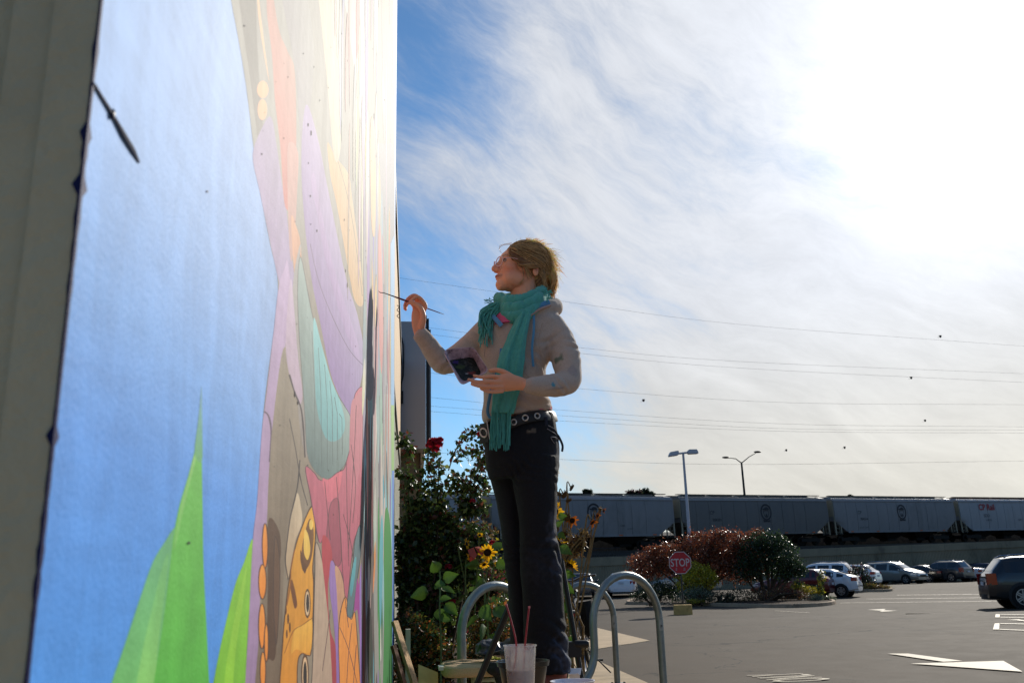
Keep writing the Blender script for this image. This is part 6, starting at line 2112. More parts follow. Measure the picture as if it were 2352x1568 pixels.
    def blend(w, c):
        w = np.clip(w, 0, 1)[:, None]
        col[:, :3] = col[:, :3] * (1 - w) + np.array(c) * w
    blend(.45 * cheek + .4 * nose, S(208, 118, 98))
    blend(.75 * lip, S(168, 82, 76))
    blend(.4 * gap, S(96, 44, 42))
    ear = np.exp(-(np.linalg.norm(co - np.array(hd(-.036, .082, -.010)), axis=1) / .011) ** 2)
    blend(.8 * ear, S(140, 70, 54))  # shade inside the ear is put into the skin colour
    blend(.85 * brow, S(84, 58, 42))
    hands = (np.linalg.norm(co - np.array(RH(938, 700)), axis=1) < .03) | (np.linalg.norm(co - np.array(LH(1090, 872)), axis=1) < .03)
    blend(.35 * hands, S(206, 116, 98))
    ca.data.foreach_set('color', col.astype(np.float32).ravel())
    off = Vector(person.location)
    me.transform(Matrix.Translation(-off))
    me.materials.append(SKIN)
    me.polygons.foreach_set('use_smooth', [True] * len(me.polygons))
    o = link(D.objects.new('body', me), person)
    eyew = mat('eye_white', S(150, 132, 120), .2, .5, var=0.02)
    iris = mat('eye_dark', S(40, 34, 30), .1, .6, var=0.02)
    for s in (-1, 1):
        e = obj('eye', MB().ell(hd(.079, s * .031, .030), (.011, .012, .0105), 14, 10, HR), eyew, person)
        obj('iris', MB().ell(hd(.0862, s * .031, .030), (.0045, .0058, .0058), 10, 8, HR), iris, e)
        mb = MB().tube([hd(.0900 - 30 * (a - .031) ** 2, s * a, .0345 - 14 * (a - .031) ** 2) for a in (.019, .024, .029, .034, .039, .043)], .0016, 5)
        obj('eyelid', mb, mat('lash', S(60, 40, 34), .8, .2), e)
body()

# --- clothes
def cloth_finish(me, name, m, parent, amp=.004, scale=14, folds=None, cols=None):
    off = Vector(parent.location)
    nv = len(me.vertices)
    co = np.empty(nv * 3); me.vertices.foreach_get('co', co); co = co.reshape(-1, 3)
    no = np.empty(nv * 3); me.vertices.foreach_get('normal', no); no = no.reshape(-1, 3)
    dsp = np.zeros(nv)
    for i in range(nv):
        p = co[i]
        q = Vector((p[0] * scale, p[1] * scale, p[2] * scale * .7))
        dsp[i] = amp * noise.turbulence(q, 2, False) - amp * .4
    if folds:
        for c, d, wl, rad, a in folds:      # centre, direction across the folds, spacing, reach, height
            rel = co - np.array(c)
            t = rel @ np.array(Vector(d).normalized())
            fall = np.exp(-(np.linalg.norm(rel, axis=1) / rad) ** 2)
            wob = np.array([noise.noise(Vector((p[0] * 11, p[1] * 11, p[2] * 11))) for p in co])
            dsp += a * fall * (np.abs(np.sin(pi * t / wl + 3.4 * wob)) - .5)
    co = co + no * dsp[:, None]
    me.vertices.foreach_set('co', (co - np.array(off)).astype(np.float32).ravel())
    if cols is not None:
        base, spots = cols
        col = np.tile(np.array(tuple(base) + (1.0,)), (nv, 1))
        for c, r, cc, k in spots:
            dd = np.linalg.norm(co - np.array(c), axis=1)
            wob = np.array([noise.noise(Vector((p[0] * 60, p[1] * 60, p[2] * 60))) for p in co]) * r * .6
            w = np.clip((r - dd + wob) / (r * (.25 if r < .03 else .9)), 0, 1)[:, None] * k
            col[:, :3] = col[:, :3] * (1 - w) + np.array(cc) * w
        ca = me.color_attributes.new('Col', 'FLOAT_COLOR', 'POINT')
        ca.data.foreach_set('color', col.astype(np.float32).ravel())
    me.materials.clear(); me.materials.append(m)
    me.polygons.foreach_set('use_smooth', [True] * len(me.polygons))
    me.update()
    return link(D.objects.new(name, me), parent)

hoodm = mat('hoodie_cloth', (1, 1, 1), 0.9, 0.2, attr=True, var=0.16, vscale=220, bump=0.25, bscale=500, sheen=0.15)
jeansm = mat('jeans_denim', (1, 1, 1), 0.85, 0.25, attr=True, var=0.25, vscale=160, bump=0.3, bscale=600)
scarfm = mat('scarf_wool', S(84, 170, 158), 0.85, 0.2, var=0.14, vscale=60, bump=0.35, bscale=300, trans=0.12, sheen=0.2)
bluem = mat('blue_trim', S(84, 140, 178), 0.7, 0.3, var=0.1)
pinkm = mat('pink_shirt', S(208, 92, 126), 0.8, 0.2, var=0.1)

def hoodie():
    mb = MB()
    R = [(708, 1150, 1248, .070, 0), (722, 1126, 1272, .095, 0), (745, 1106, 1290, .112, 0), (775, 1101, 1288, .122, 0), (815, 1101, 1272, .124, 0), (850, 1105, 1254, .118, 0), (885, 1108, 1254, .114, 0), (915, 1109, 1260, .114, 0), (938, 1107, 1269, .122, 0), (952, 1108, 1272, .124, 0), (960, 1112, 1268, .118, 0)]
    mb.loft([hring(v, l, r, d, dy, tilt=.016 * smooth(880, 955, v)) for v, l, r, d, dy in R])
    # sleeves
    limb(mb, [(Q(1128, 752, .04), .060), (Q(1098, 780, .03), .058), (Q(1060, 812, .01), .052), (Q(1022, 834, -.04), .047), (Q(1000, 815, -.06), .045), (Q(980, 786, -.085), .038), (RH(970, 772), .034)], 18)
    limb(mb, [(Q(1262, 748, -.02), .064), (Q(1286, 782, -.05), .064), (Q(1300, 830, -.09), .060), (Q(1306, 870, -.13), .054), (Q(1290, 884, -.16), .050), (Q(1256, 886, -.20), .043), (LH(1216, 885), .033)], 18)
    # cuffs
    d1 = (RH(964, 765) - Q(980, 786, -.085)).normalized()
    mb.tube([RH(972, 776), RH(964, 766) + d1 * .004], [.0345, .0335], 16)
    mb.tube([LH(1222, 886), LH(1211, 885)], [.034, .033], 16)
    # hem band
    mb.loft([hring(v, l, r, d, 0, tilt=.018) for v, l, r, d in ((948, 1110, 1271, .126), (954, 1111, 1272, .128), (961, 1114, 1270, .124))])
    # hood gathered behind the neck
    limb(mb, [(Q(1215, 722, -.10), .022), (Q(1252, 706, -.06), .034), (Q(1272, 706, .02), .042), (Q(1245, 706, .09), .036), (Q(1200, 716, .11), .024)], 14)
    me = remesh(mb, .006, 4, .5)
    folds = [(Q(1024, 838, -.08), (Q(1000, 800) - Q(1040, 838)), .034, .05, .009),
             (Q(985, 790, -.1), (Q(985, 790) - Q(1010, 830)), .03, .03, .006),
             (Q(1286, 884, -.2), (Q(1310, 850) - Q(1260, 885)), .036, .045, .009), (Q(1318, 800, -.12), (0, .2, 1), .045, .05, .010),
             (Q(1110, 775, -.05), (Q(1080, 800) - Q(1130, 750)), .04, .06, .010),
             (Q(1262, 775, -.10), (Q(1290, 830) - Q(1250, 740)), .05, .06, .010),
             (Q(1185, 930, -.12), (.35, 0, 1), .045, .06, .011), (Q(1250, 925, -.08), (-.3, 0, 1), .036, .05, .010),
             (Q(1244, 820, -.12), (1, 0, .7), .05, .05, .009), (Q(1200, 850, -.13), (1, 0, .4), .05, .06, .008),
             (Q(1140, 860, -.12), (1, 0, -.5), .045, .06, .009)]
    spots = [(Q(1280, 824, -.145), .022, S(70, 98, 78), .8), (Q(1270, 812, -.14), .007, S(70, 98, 78), .7), (Q(1272, 882, -.235), .009, S(60, 150, 176), .9), (Q(1318, 852, -.17), .026, S(110, 112, 128), .3), (Q(1300, 905, -.18), .012, S(110, 114, 130), .3)]
    o = cloth_finish(me, 'hooded_top', hoodm, person, .006, 11, folds, (S(182, 164, 150), spots))
    # zip: twin blue tapes down the open front, drawstring, blue neck lining
    def on_front(pts, w, nm, m, lift=.0, thick=.0018):
        mb = MB()
        mb.tube(catmull([tuple(p) for p in pts], 4, False), w, 6, flat=.3, up=(Q(1150, 850) - CAM))
        obj(nm, mb, m, person)
    on_front([Q(1152, 800, -.135), Q(1146, 840, -.13), Q(1133, 880, -.122), Q(1124, 915, -.108), Q(1120, 945, -.10), Q(1126, 960, -.10)], .006, 'zip', bluem)
    on_front([Q(1123, 716, -.06), Q(1138, 732, -.1), Q(1152, 748, -.125)], .009, 'neck_trim', bluem)
    on_front([Q(1262, 694, -.085), Q(1238, 702, -.115), Q(1214, 718, -.132), Q(1190, 742, -.142)], .011, 'neck_trim', bluem)
    on_front([Q(1226, 724, -.130), Q(1226, 760, -.142), Q(1222, 800, -.140), Q(1225, 842, -.128)], .0048, 'drawstring', bluem)
    obj('collar', MB().tube(catmull([tuple(p) for p in (Q(1262, 702, -.085), Q(1236, 712, -.118), Q(1210, 730, -.134))], 4, False), [.012] * 8 + [.006], 8, flat=.5, up=(0, 0, 1)), mat('hood_lining', S(176, 150, 140), .9, .2, var=.15), person)
    sm = mat('top_seam', S(164, 146, 134), .9, .2, var=.1)
    for pts in ([Q(1246, 742, -.135), Q(1238, 775, -.140), Q(1240, 805, -.136), Q(1252, 832, -.125)], [Q(1196, 842, -.150), Q(1214, 866, -.142), Q(1234, 884, -.124)], [Q(1126, 742, -.09), Q(1117, 770, -.10), Q(1114, 800, -.105), Q(1112, 822, -.10)],
                [Q(1258, 894, -.242), Q(1285, 892, -.222), Q(1310, 884, -.19)]):
        obj('seam', MB().tube(catmull([tuple(p) for p in pts], 4, False), .0016, 5), sm, person)
    # shirt at the neck and below the hem
    obj('shirt', MB().loft([hring(v, l, r, d, dy) for v, l, r, d, dy in ((716, 1146, 1230, .088, -.02), (735, 1128, 1240, .108, -.01), (756, 1130, 1215, .112, -.012))]), pinkm, person)
    mb = MB()
    a = [hring(946, 1114, 1268, .118, 0, tilt=.018, n=40), hring(956, 1116, 1270, .121, 0, tilt=.020, n=40)]
    sel = [i for i in range(40) if 31 <= i <= 38]
    mb.add([a[k][i] + Vector((0, 0, -.006 * sin(pi * (i - 31) / 7) if k else 0)) for k in (0, 1) for i in sel], [(j, j + 1, len(sel) + j + 1, len(sel) + j) for j in range(len(sel) - 1)])
    obj('shirt_hem', mb, pinkm, person)
hoodie()

def jeans():
    mb = MB()
    mb.loft([hring(v, l, r, d, dy, tilt=t) for v, l, r, d, dy, t in ((962, 1114, 1270, .112, 0, .020), (985, 1113, 1276, .120, 0, .016), (1010, 1114, 1281, .128, 0, .01), (1040, 1117, 1284, .130, 0, 0), (1070, 1119, 1284, .124, 0, 0), (1100, 1126, 1280, .10, 0, 0))])
    n = lambda v, l, r, d, dy: hring(v, l, r, d, dy, n=22, pw=2.0)
    mb.loft([n(v, l, r, d, -.045) for v, l, r, d in ((1050, 1185, 1283, .090), (1100, 1178, 1281, .092), (1150, 1186, 1278, .086), (1200, 1192, 1275, .080), (1250, 1195, 1277, .074), (1290, 1197, 1284, .074), (1330, 1199, 1290, .072), (1380, 1202, 1293, .074), (1430, 1206, 1296, .078), (1480, 1209, 1300, .082), (1520, 1207, 1306, .086), (1546, 1204, 1309, .090))])
    mb.loft([n(v, l, r, d, .085) for v, l, r, d in ((1050, 1120, 1205, .088), (1100, 1124, 1206, .088), (1150, 1138, 1206, .080), (1200, 1148, 1206, .074), (1250, 1154, 1208, .068), (1300, 1161, 1212, .066), (1350, 1166, 1216, .066), (1400, 1169, 1220, .068), (1460, 1171, 1226, .072), (1510, 1172, 1232, .076), (1536, 1171, 1236, .08))])
    me = remesh(mb, .006, 4, .5)
    folds = [(Q(1278, 1270, -.08), (.3, 0, 1), .05, .07, .018), (Q(1200, 1275, -.12), (.2, 0, 1), .04, .05, .007), (Q(1290, 1480, -.1), (.45, 0, 1), .06, .08, .020), (Q(1300, 1525, -.08), (-.5, 0, 1), .045, .05, .010),
             (Q(1215, 1510, -.12), (.3, 0, 1), .035, .08, .010), (Q(1200, 1080, -.1), (.8, 0, 1), .03, .07, .008), (Q(1272, 1090, -.06), (-.6, 0, 1), .03, .06, .006), (Q(1165, 1270, .04), (.2, 0, 1), .035, .07, .008)]
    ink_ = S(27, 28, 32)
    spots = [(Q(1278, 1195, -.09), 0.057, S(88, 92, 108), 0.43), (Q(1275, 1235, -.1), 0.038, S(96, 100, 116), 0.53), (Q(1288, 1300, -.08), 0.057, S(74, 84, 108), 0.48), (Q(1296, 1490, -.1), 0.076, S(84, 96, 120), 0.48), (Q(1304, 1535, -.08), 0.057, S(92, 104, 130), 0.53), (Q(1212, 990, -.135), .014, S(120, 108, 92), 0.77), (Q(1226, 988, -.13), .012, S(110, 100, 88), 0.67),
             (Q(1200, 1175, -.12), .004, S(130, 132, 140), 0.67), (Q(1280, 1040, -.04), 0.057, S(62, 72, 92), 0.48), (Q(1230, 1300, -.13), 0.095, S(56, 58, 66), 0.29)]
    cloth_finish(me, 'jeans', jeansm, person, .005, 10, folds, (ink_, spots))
    st = mat('seam_thread', S(128, 132, 142), .8, .2)
    # back pocket flap and seams at the near hip
    fl = [Q(1258, 978, -.12), Q(1272, 986, -.09), Q(1283, 1002, -.05), Q(1292, 1022, -.02), Q(1291, 1036, -.02)]
    obj('pocket_flap', MB().tube(catmull([tuple(p) for p in fl], 4, False), [.004] * 8 + [.006] * 9, 8, flat=.6, up=(0, -1, 0)), mat('denim_dark', S(44, 50, 64), .85, .2, var=.25), person)
    for pts in ([Q(1265, 1004, -.108), Q(1272, 1016, -.09), Q(1284, 1026, -.05)], [Q(1265, 1003, -.108), Q(1276, 1004, -.09), Q(1284, 1010, -.05)], [Q(1258, 1050, -.118), Q(1268, 1066, -.10), Q(1276, 1076, -.07)], [Q(1257, 984, -.122), Q(1270, 992, -.10), Q(1280, 999, -.06)]):
        obj('seam', MB().tube(catmull([tuple(p) for p in pts], 4, False), .0016, 4), st, person)
    obj('belt_loop', MB().tube([Q(1254, 957, -.115), Q(1255, 976, -.117)], .006, 6, flat=.4, up=(0, -1, 0)), mat('denim_dark', S(44, 50, 64)), person)
    # belt with eyelets
    bl = [Q(1110, 990, .0), Q(1124, 991, -.07), Q(1150, 981, -.112), Q(1180, 968, -.132), Q(1207, 959, -.134), Q(1245, 953, -.115), Q(1274, 955, -.03), Q(1268, 958, .06), Q(1200, 962, .122), Q(1130, 978, .09)]
    b = obj('belt', MB().tube(catmull([tuple(p) for p in bl], 5), .0035, 8, flat=6.0, up=(0, 0, 1), closed=True), mat('belt_leather', S(28, 26, 26), .5, .4, var=.15), person)
    ring = mat('eyelet_metal', S(196, 192, 186), .35, .5, metal=.6, var=.05)
    for c, nrm, r in ((Q(1180, 969, -.140), (-.35, -1, 0), .0105), (Q(1206.5, 959, -.142), (-.1, -1, 0), .0105), (Q(1234, 954.5, -.132), (.2, -1, 0), .0100), (Q(1152, 981, -.120), (-.6, -1, 0), .0100)):
        q = Vector((0, 0, 1)).rotation_difference(Vector(nrm).normalized())
        mb = MB().tube([c + q @ Vector((r * cos(a), r * sin(a), 0)) for a in [2 * pi * i / 18 for i in range(18)]], .0028, 6, closed=True)
        mb.shift(-Vector(person.location))
        obj('eyelet', mb, ring, b, world=False)
    # buckle at her front
    c = Q(1115, 994, -.075); nrm = Vector((-.75, -.66, 0)).normalized()
    sd = Vector((0, 0, 1)).cross(nrm)
    mb = MB().box(c, (.016, .045, .075), Matrix((nrm, sd, Vector((0, 0, 1)))).transposed())
    mb.shift(-Vector(person.location))
    obj('buckle', mb, mat('belt_leather', S(28, 26, 26)), b, world=False, smooth_=False)
    q = Vector((0, 0, 1)).rotation_difference(nrm)
    mb = MB().tube([c + nrm * .010 + q @ Vector((.015 * cos(a), .020 * sin(a), 0)) for a in [2 * pi * i / 20 for i in range(20)]], .0035, 6, closed=True)
    mb.tube([c + nrm * .012 + sd * .02 + Vector((0, 0, .045)), c + nrm * .012 + sd * .034 + Vector((0, 0, -.03))], .0025, 5)
    mb.shift(-Vector(person.location))
    obj('buckle_ring', mb, ring, b, world=False)
    # shoes
    sh = mat('shoe_suede', S(112, 62, 56), .8, .3, var=.2, vscale=30)
    so_ = mat('shoe_sole', S(206, 200, 190), .7, .3, var=.1)
    for c, dr in ((Q(1262, 1550, -.05), Vector((-.72, -.69, 0))), (Q(1218, 1540, .1), Vector((-.35, -.94, 0)))):
        sd_ = Vector((-dr.y, dr.x, 0))
        rings, rings2 = [], []
        for t, w, h in ((.075, .022, .05), (.06, .036, .075), (.0, .038, .085), (-.06, .040, .062), (-.12, .042, .046), (-.17, .036, .036), (-.195, .016, .024)):
            cc = Vector((c.x, c.y, STAND)) - dr * t
            rings.append([cc + sd_ * (w * cos(2 * pi * i / 14)) + Vector((0, 0, .018 + max(0, h * (.5 + .5 * sin(2 * pi * i / 14))))) for i in range(14)])
            rings2.append([cc + sd_ * ((w + .003) * x) + Vector((0, 0, z)) for x, z in ((-1, 0), (1, 0), (1, .02), (-1, .02))])
        s_ = obj('shoe', MB().loft(rings), sh, person)
        mb = MB().loft(rings2); mb.shift(-Vector(person.location))
        obj('sole', mb, so_, s_, world=False, smooth_=False)
jeans()

def scarf():
    mb = MB()
    def wrap(pts, r, flat, seed):
        C = catmull([tuple(p) for p in pts], 14)
        rr = [r * (.85 + .35 * abs(noise.noise(Vector((i * .11, seed, 0))))) for i in range(len(C))]
        C = [Vector(p) + Vector((0, 0, .006 * noise.noise(Vector((i * .3, seed, 5))))) for i, p in enumerate(C)]
        mb.tube(C, rr, 24, flat=flat, up=(0, 0, 1), closed=True)
    wrap([Q(1146, 690, -.02), Q(1168, 697, -.085), Q(1204, 692, -.105), Q(1240, 676, -.06), Q(1246, 672, .03), Q(1205, 684, .085), Q(1160, 692, .06)], .020, 1.7, 1)
    wrap([Q(1148, 704, -.03), Q(1170, 716, -.098), Q(1204, 708, -.118), Q(1242, 688, -.075), Q(1250, 684, .03), Q(1205, 700, .09), Q(1160, 706, .06)], .021, 1.6, 2)
    wrap([Q(1156, 718, -.06), Q(1176, 730, -.115), Q(1206, 722, -.126), Q(1236, 702, -.085), Q(1246, 694, .03), Q(1205, 712, .09), Q(1164, 718, .05)], .018, 1.4, 3)
    C1 = catmull([tuple(p) for p in (Q(1205, 716, -.13), Q(1196, 745, -.148), Q(1184, 785, -.158), Q(1174, 830, -.162), Q(1168, 880, -.158), Q(1160, 915, -.150), Q(1152, 948, -.148))], 10, False)
    # long tail: a pleated ribbon
    n = 44
    rings = []
    for i, p in enumerate(C1):
        t = i / (len(C1) - 1)
        w = (.024 + .024 * smooth(0, .5, t) - .006 * smooth(.7, 1, t))
        ring = []
        for j in range(n):
            x = (j / (n - 1)) * 2 - 1
            fold = .0045 * sin(x * 6 + 3 * t) + .002 * sin(x * 13 + 6 * t)
            ring.append(Vector(p) + EX * (w * x) + EY * (fold - .012 * (1 - x * x)))
        back = [q + EY * .010 for q in reversed(ring)]
        rings.append(ring + back)
    mb.loft(rings)
    me = mesh_from('scarf', mb)
    o = cloth_finish(me, 'scarf', scarfm, person, .007, 17)
    g = random.Random(3)
    mb = MB()
    end = Vector(C1[-1])
    for k in range(52):
        x = -1 + 2 * k / 51
        a = end + EX * (.036 * x) + EY * g.uniform(-.012, .006)
        u_ = 1149 + 22 * x
        b = Q(u_ + g.uniform(-3, 3), 1030 + g.uniform(-14, 6), -.15 + g.uniform(-.01, .01))
        m = (a + b) / 2 + EX * g.uniform(-.006, .006)
        mb.tube(catmull([tuple(a + Vector((0, 0, .01))), tuple(m), tuple(b)], 4, False), [.0020] * 6 + [.0015] * 3, 5)
    mb.shift(-Vector(person.location))
    obj('fringe', mb, scarfm, o, world=False)['kind'] = 'stuff'
    # short end thrown over the far shoulder: a tangle of fringe
    mb = MB()
    for k in range(60):
        a = Q(1142 + g.uniform(-14, 10), 700 + g.uniform(-6, 14), -.06 + g.uniform(-.03, .03))
        u_ = g.uniform(1098, 1132)
        b = Q(u_, 748 + g.uniform(-12, 50), -.085 + g.uniform(-.03, .02))
        m = a * .45 + b * .55 + EX * (-.012 + g.uniform(-.012, .006)) + Vector((0, 0, .012))
        mb.tube(catmull([tuple(a), tuple(m), tuple(b)], 4, False), [.0036] * 5 + [.0024] * 4, 5)
    for k in range(26):
        a = Q(g.uniform(1124, 1140), 688 + g.uniform(-3, 12), -.06 + g.uniform(-.03, .03))
        b = a + Vector((g.uniform(-.025, .0), 0, g.uniform(-.01, .018)))
        mb.tube([a, b], .0012, 4)
    for k in range(30):
        a = Q(g.uniform(1236, 1262), 672 + g.uniform(-6, 14), -.07 + g.uniform(-.03, .03))
        b = a + Vector((g.uniform(-.005, .022), 0, g.uniform(-.016, .016)))
        mb.tube([a, b], .0022, 4)
    mb.shift(-Vector(person.location))
    obj('fringe', mb, scarfm, o, world=False)['kind'] = 'stuff'
scarf()

def hair():
    hm = mat('hair', (1, 1, 1), 0.42, 0.5, attr=True, var=0.25, vscale=160, trans=0.5, stretch=(1, 1, 1))
    mb = MB()
    E = lambda f, s, z, r: mb.ell(hd(f, s, z), r, 18, 12, HR)
    E(-.026, 0, .060, (.098, .084, .076))
    E(-.062, 0, .020, (.066, .072, .074))
    E(-.098, .005, .030, (.044, .048, .066))
    E(-.070, 0, -.040, (.040, .052, .050))
    for s in (-1, 1):
        E(.022, s * .058, .056, (.058, .024, .042))
        E(.020, s * .068, .028, (.030, .014, .034))
        E(-.030, s * .070, .022, (.050, .018, .040))
    me = remesh(mb, .005, 6, .6)
    nv = len(me.vertices)
    co = np.empty(nv * 3); me.vertices.foreach_get('co', co); co = co.reshape(-1, 3)
    no = np.empty(nv * 3); me.vertices.foreach_get('normal', no); no = no.reshape(-1, 3)
    rel = co - np.array(HC)
    f, s, z = rel @ np.array(HF), rel @ np.array(HS), rel @ np.array(HU)
    phi = np.arctan2(z - .02, f + .12); rad_ = np.hypot(z - .02, f + .12)
    strand = np.array([noise.noise(Vector((p_ * 13, b * 34, r_ * 9))) + .5 * noise.noise(Vector((p_ * 30, b * 80, r_ * 14))) for p_, b, r_ in zip(phi, s, rad_)])
    co = co + no * (.005 * strand)[:, None]
    me.vertices.foreach_set('co', (co - np.array(person.location)).astype(np.float32).ravel())
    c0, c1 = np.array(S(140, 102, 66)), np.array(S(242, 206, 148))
    w = np.clip(.35 + strand * .9 + 5.0 * (-f - .05), 0, 1)[:, None]  # lighter towards the back: the golden sun rim is put into the colour
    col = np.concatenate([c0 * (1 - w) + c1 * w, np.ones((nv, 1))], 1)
    ca = me.color_attributes.new('Col', 'FLOAT_COLOR', 'POINT')
    ca.data.foreach_set('color', col.astype(np.float32).ravel())
    me.materials.clear(); me.materials.append(hm)
    me.polygons.foreach_set('use_smooth', [True] * len(me.polygons))
    base = link(D.objects.new('hair', me), person)
    g = random.Random(8)
    mb = MB()
    def strandp(pts, r, c):
        C = catmull([tuple(p) for p in pts], 4, False)
        n = len(C)
        mb.tube(C, [r * (1 - .75 * (i / (n - 1)) ** 2) for i in range(n)], 4, col=c)
    def hc():
        t = g.random()
        a, b = S(124, 90, 58), S(242, 208, 152)
        return tuple(x + (y - x) * t for x, y in zip(a, b))
    # swept back over the crown and the sides into the gathered back, lying on the hair's surface
    from mathutils.bvhtree import BVHTree
    bv = BVHTree.FromPolygons([Vector(v_.co) + Vector(person.location) for v_ in me.vertices], [tuple(p.vertices) for p in me.polygons])
    cen = hd(-.03, 0, .045)
    def lock(d0, d1, off, r, c, t1=1.0):
        a_, b_ = Vector(d0).normalized(), Vector(d1).normalized()
        q_ = a_.rotation_difference(b_)
        pts = []
        for i in range(7):
            t = t1 * i / 6
            dl = Vector(a_)
            dl.rotate(Matrix.Identity(3).to_quaternion().slerp(q_, t))
            w_ = HF * dl.x + HS * dl.y + HU * dl.z
            h_ = bv.ray_cast(cen + w_ * .4, -w_)
            if h_[0] is None: return
            pts.append(h_[0] + w_ * (off * (.4 + .6 * sin(pi * min(1, t)))))
        strandp(pts, r, c)
    for k in range(620):
        al = g.uniform(-1.35, 1.35)
        if g.random() < .55: al = abs(al)
        lift = g.random()
        d0 = (.92 * cos(al) + .1, .95 * sin(al), .35 + .75 * lift - .25 * abs(sin(al)))
        d1 = (-.95, .45 * sin(al) + g.uniform(-.2, .2), -.25 + g.uniform(-.35, .5))
        lock(d0, d1, g.uniform(.001, .006), g.uniform(.0007, .0015), hc())
    # loose tail at the back and nape, its sunlit gold put into the colour
    for k in range(260):
        z0 = .07 * g.random()
        a = (-.105 + g.uniform(-.02, .02), g.uniform(-.04, .045), .02 + z0)
        b = (-.135 + g.uniform(-.014, .012), g.uniform(-.04, .05), -.02 + g.uniform(-.03, .02))
        c = (-.118 + g.uniform(-.022, .022), g.uniform(-.03, .05), -.085 + g.uniform(-.03, .03))
        strandp([hd(*a), hd(*b), hd(*c)], g.uniform(.001, .002), tuple(min(1, 1.35 * x) for x in hc()))
    for k in range(60):
        a = (-.03 + g.uniform(-.05, .01), .072 + g.uniform(-.006, .01), .01 + g.uniform(-.02, .03))
        b = (-.06 + g.uniform(-.02, .0), .068, -.04)
        c = (-.085 + g.uniform(-.02, .01), .055, -.075 + g.uniform(-.03, .0))
        strandp([hd(*a), hd(*b), hd(*c)], g.uniform(.001, .0018), hc())
    # fringe across the temple, long lock before the ear
    for k in range(60):
        t = g.random()
        a = (.064 - .03 * t, .035 + .02 * t, .100 - .012 * t)
        b = (.058 - .03 * t, .064 + .006 * t, .066 - .01 * t)
        c = (.022 - .03 * t, .079, .032)
        d = (-.028, .083, .012 + g.uniform(-.01, .01))
        strandp([hd(*a), hd(*b), hd(*c), hd(*d)], g.uniform(.001, .0018), hc())
    for k in range(40):
        o_ = g.uniform(0, .012)
        strandp([hd(.046 - o_, .058, .074), hd(.040 - o_, .069, .034), hd(.020 - o_, .073, .004), hd(.000 - 2 * o_, .074, -.030 - g.uniform(0, .03))], g.uniform(.0008, .0014), hc())
    for k in range(7):
        strandp([hd(.030, .066, .050), hd(.022 + g.uniform(-.003, .003), .069, .0), hd(.014, .066, -.05), hd(.034 + g.uniform(-.01, .01), .058, -.080)], .0008, hc())
    for k in range(5):
        strandp([hd(.052, .01 + .006 * k, .112), hd(.086 + .003 * k, .012, .102), hd(.106 - .002 * k, .016, .080), hd(.094, .022, .064)], .0004, hc())
    # flyaways, lit by the sun
    for k in range(170):
        b0 = (-.05 - g.random() * .07, g.uniform(-.05, .05), .10 - g.random() * .05)
        tip = (b0[0] - .02 - g.random() * .055, b0[1] + g.uniform(-.02, .02), b0[2] + g.uniform(-.05, .035))
        m_ = tuple((p + q) / 2 + g.uniform(0, .012) for p, q in zip(b0, tip))
        strandp([hd(*b0), hd(*m_), hd(*tip)], g.uniform(.0004, .0008), hc())
    for k in range(26):
        b0 = (.03 - g.random() * .10, g.uniform(-.05, .05), .118)
        tip = (b0[0] - g.random() * .03, b0[1], .13 + .035 * g.random())
        strandp([hd(*b0), hd((b0[0] + tip[0]) / 2 + .006, b0[1], .132), hd(*tip)], .0004, hc())
    mb.shift(-Vector(person.location))
    obj('strands', mb, hm, base, world=False)['kind'] = 'stuff'
    mb = MB()
    fl = mat('sunlit_loose_hair', (1, 1, 1), 0.35, 0.6, attr=True, var=0.1, vscale=120, trans=0.75)  # paler copy of the hair: the sunlit halo is put into its colour
    for k in range(760):
        # roots over the crown, the back and the nape; tips stand off the head
        a_ = g.uniform(-.9, 2.6)                       # from the crown round to the nape
        d_ = Vector((-.25 - .75 * sin(min(a_, 1.9)), g.uniform(-.75, .75), cos(a_))).normalized()
        w_ = HF * d_.x + HS * d_.y + HU * d_.z
        h_ = bv.ray_cast(cen + w_ * .4, -w_)
        if h_[0] is None: continue
        p0 = h_[0] - w_ * .006
        sag = Vector((0, 0, -1)) * g.uniform(.0, .045) * (1 if a_ > .5 else .3)
        bk = -HF * g.uniform(.0, .035)
        L_ = g.uniform(.008, .030) * (1.4 if k % 9 == 0 else 1)
        strandp([p0, p0 + w_ * L_ * .6 + bk * .4, p0 + w_ * L_ + bk + sag], g.uniform(.0006, .0013), tuple(min(.95, x * g.uniform(.8, 1.2)) for x in S(250, 226, 178)))
    for k in range(70):                                # wisps hanging from the gathered tail
        a = (-.128 + g.uniform(-.02, .012), g.uniform(-.04, .045), .0 + g.uniform(-.04, .05))
        c = (-.122 + g.uniform(-.03, .02), g.uniform(-.03, .05), -.11 + g.uniform(-.02, .03))
        b = tuple((x + y) / 2 + g.uniform(-.008, .004) for x, y in zip(a, c))
        strandp([hd(*a), hd(*b), hd(*c)], g.uniform(.0007, .0014), tuple(min(.95, x * g.uniform(.7, 1.15)) for x in S(236, 196, 138)))
    mb.shift(-Vector(person.location))
    obj('loose_strands', mb, fl, base, world=False)['kind'] = 'stuff'
    # spectacles with clear pink rims
    gm = mat('glasses_rim', S(222, 176, 176), .2, .5, var=.05, coat=.5)
    lens = mat('glasses_lens', S(250, 236, 238), .02, .5, var=0, transmission=1.0, alpha=.22)
    gl = D.objects.new('glasses', None); link(gl, person)
    sp = -Vector(person.location)
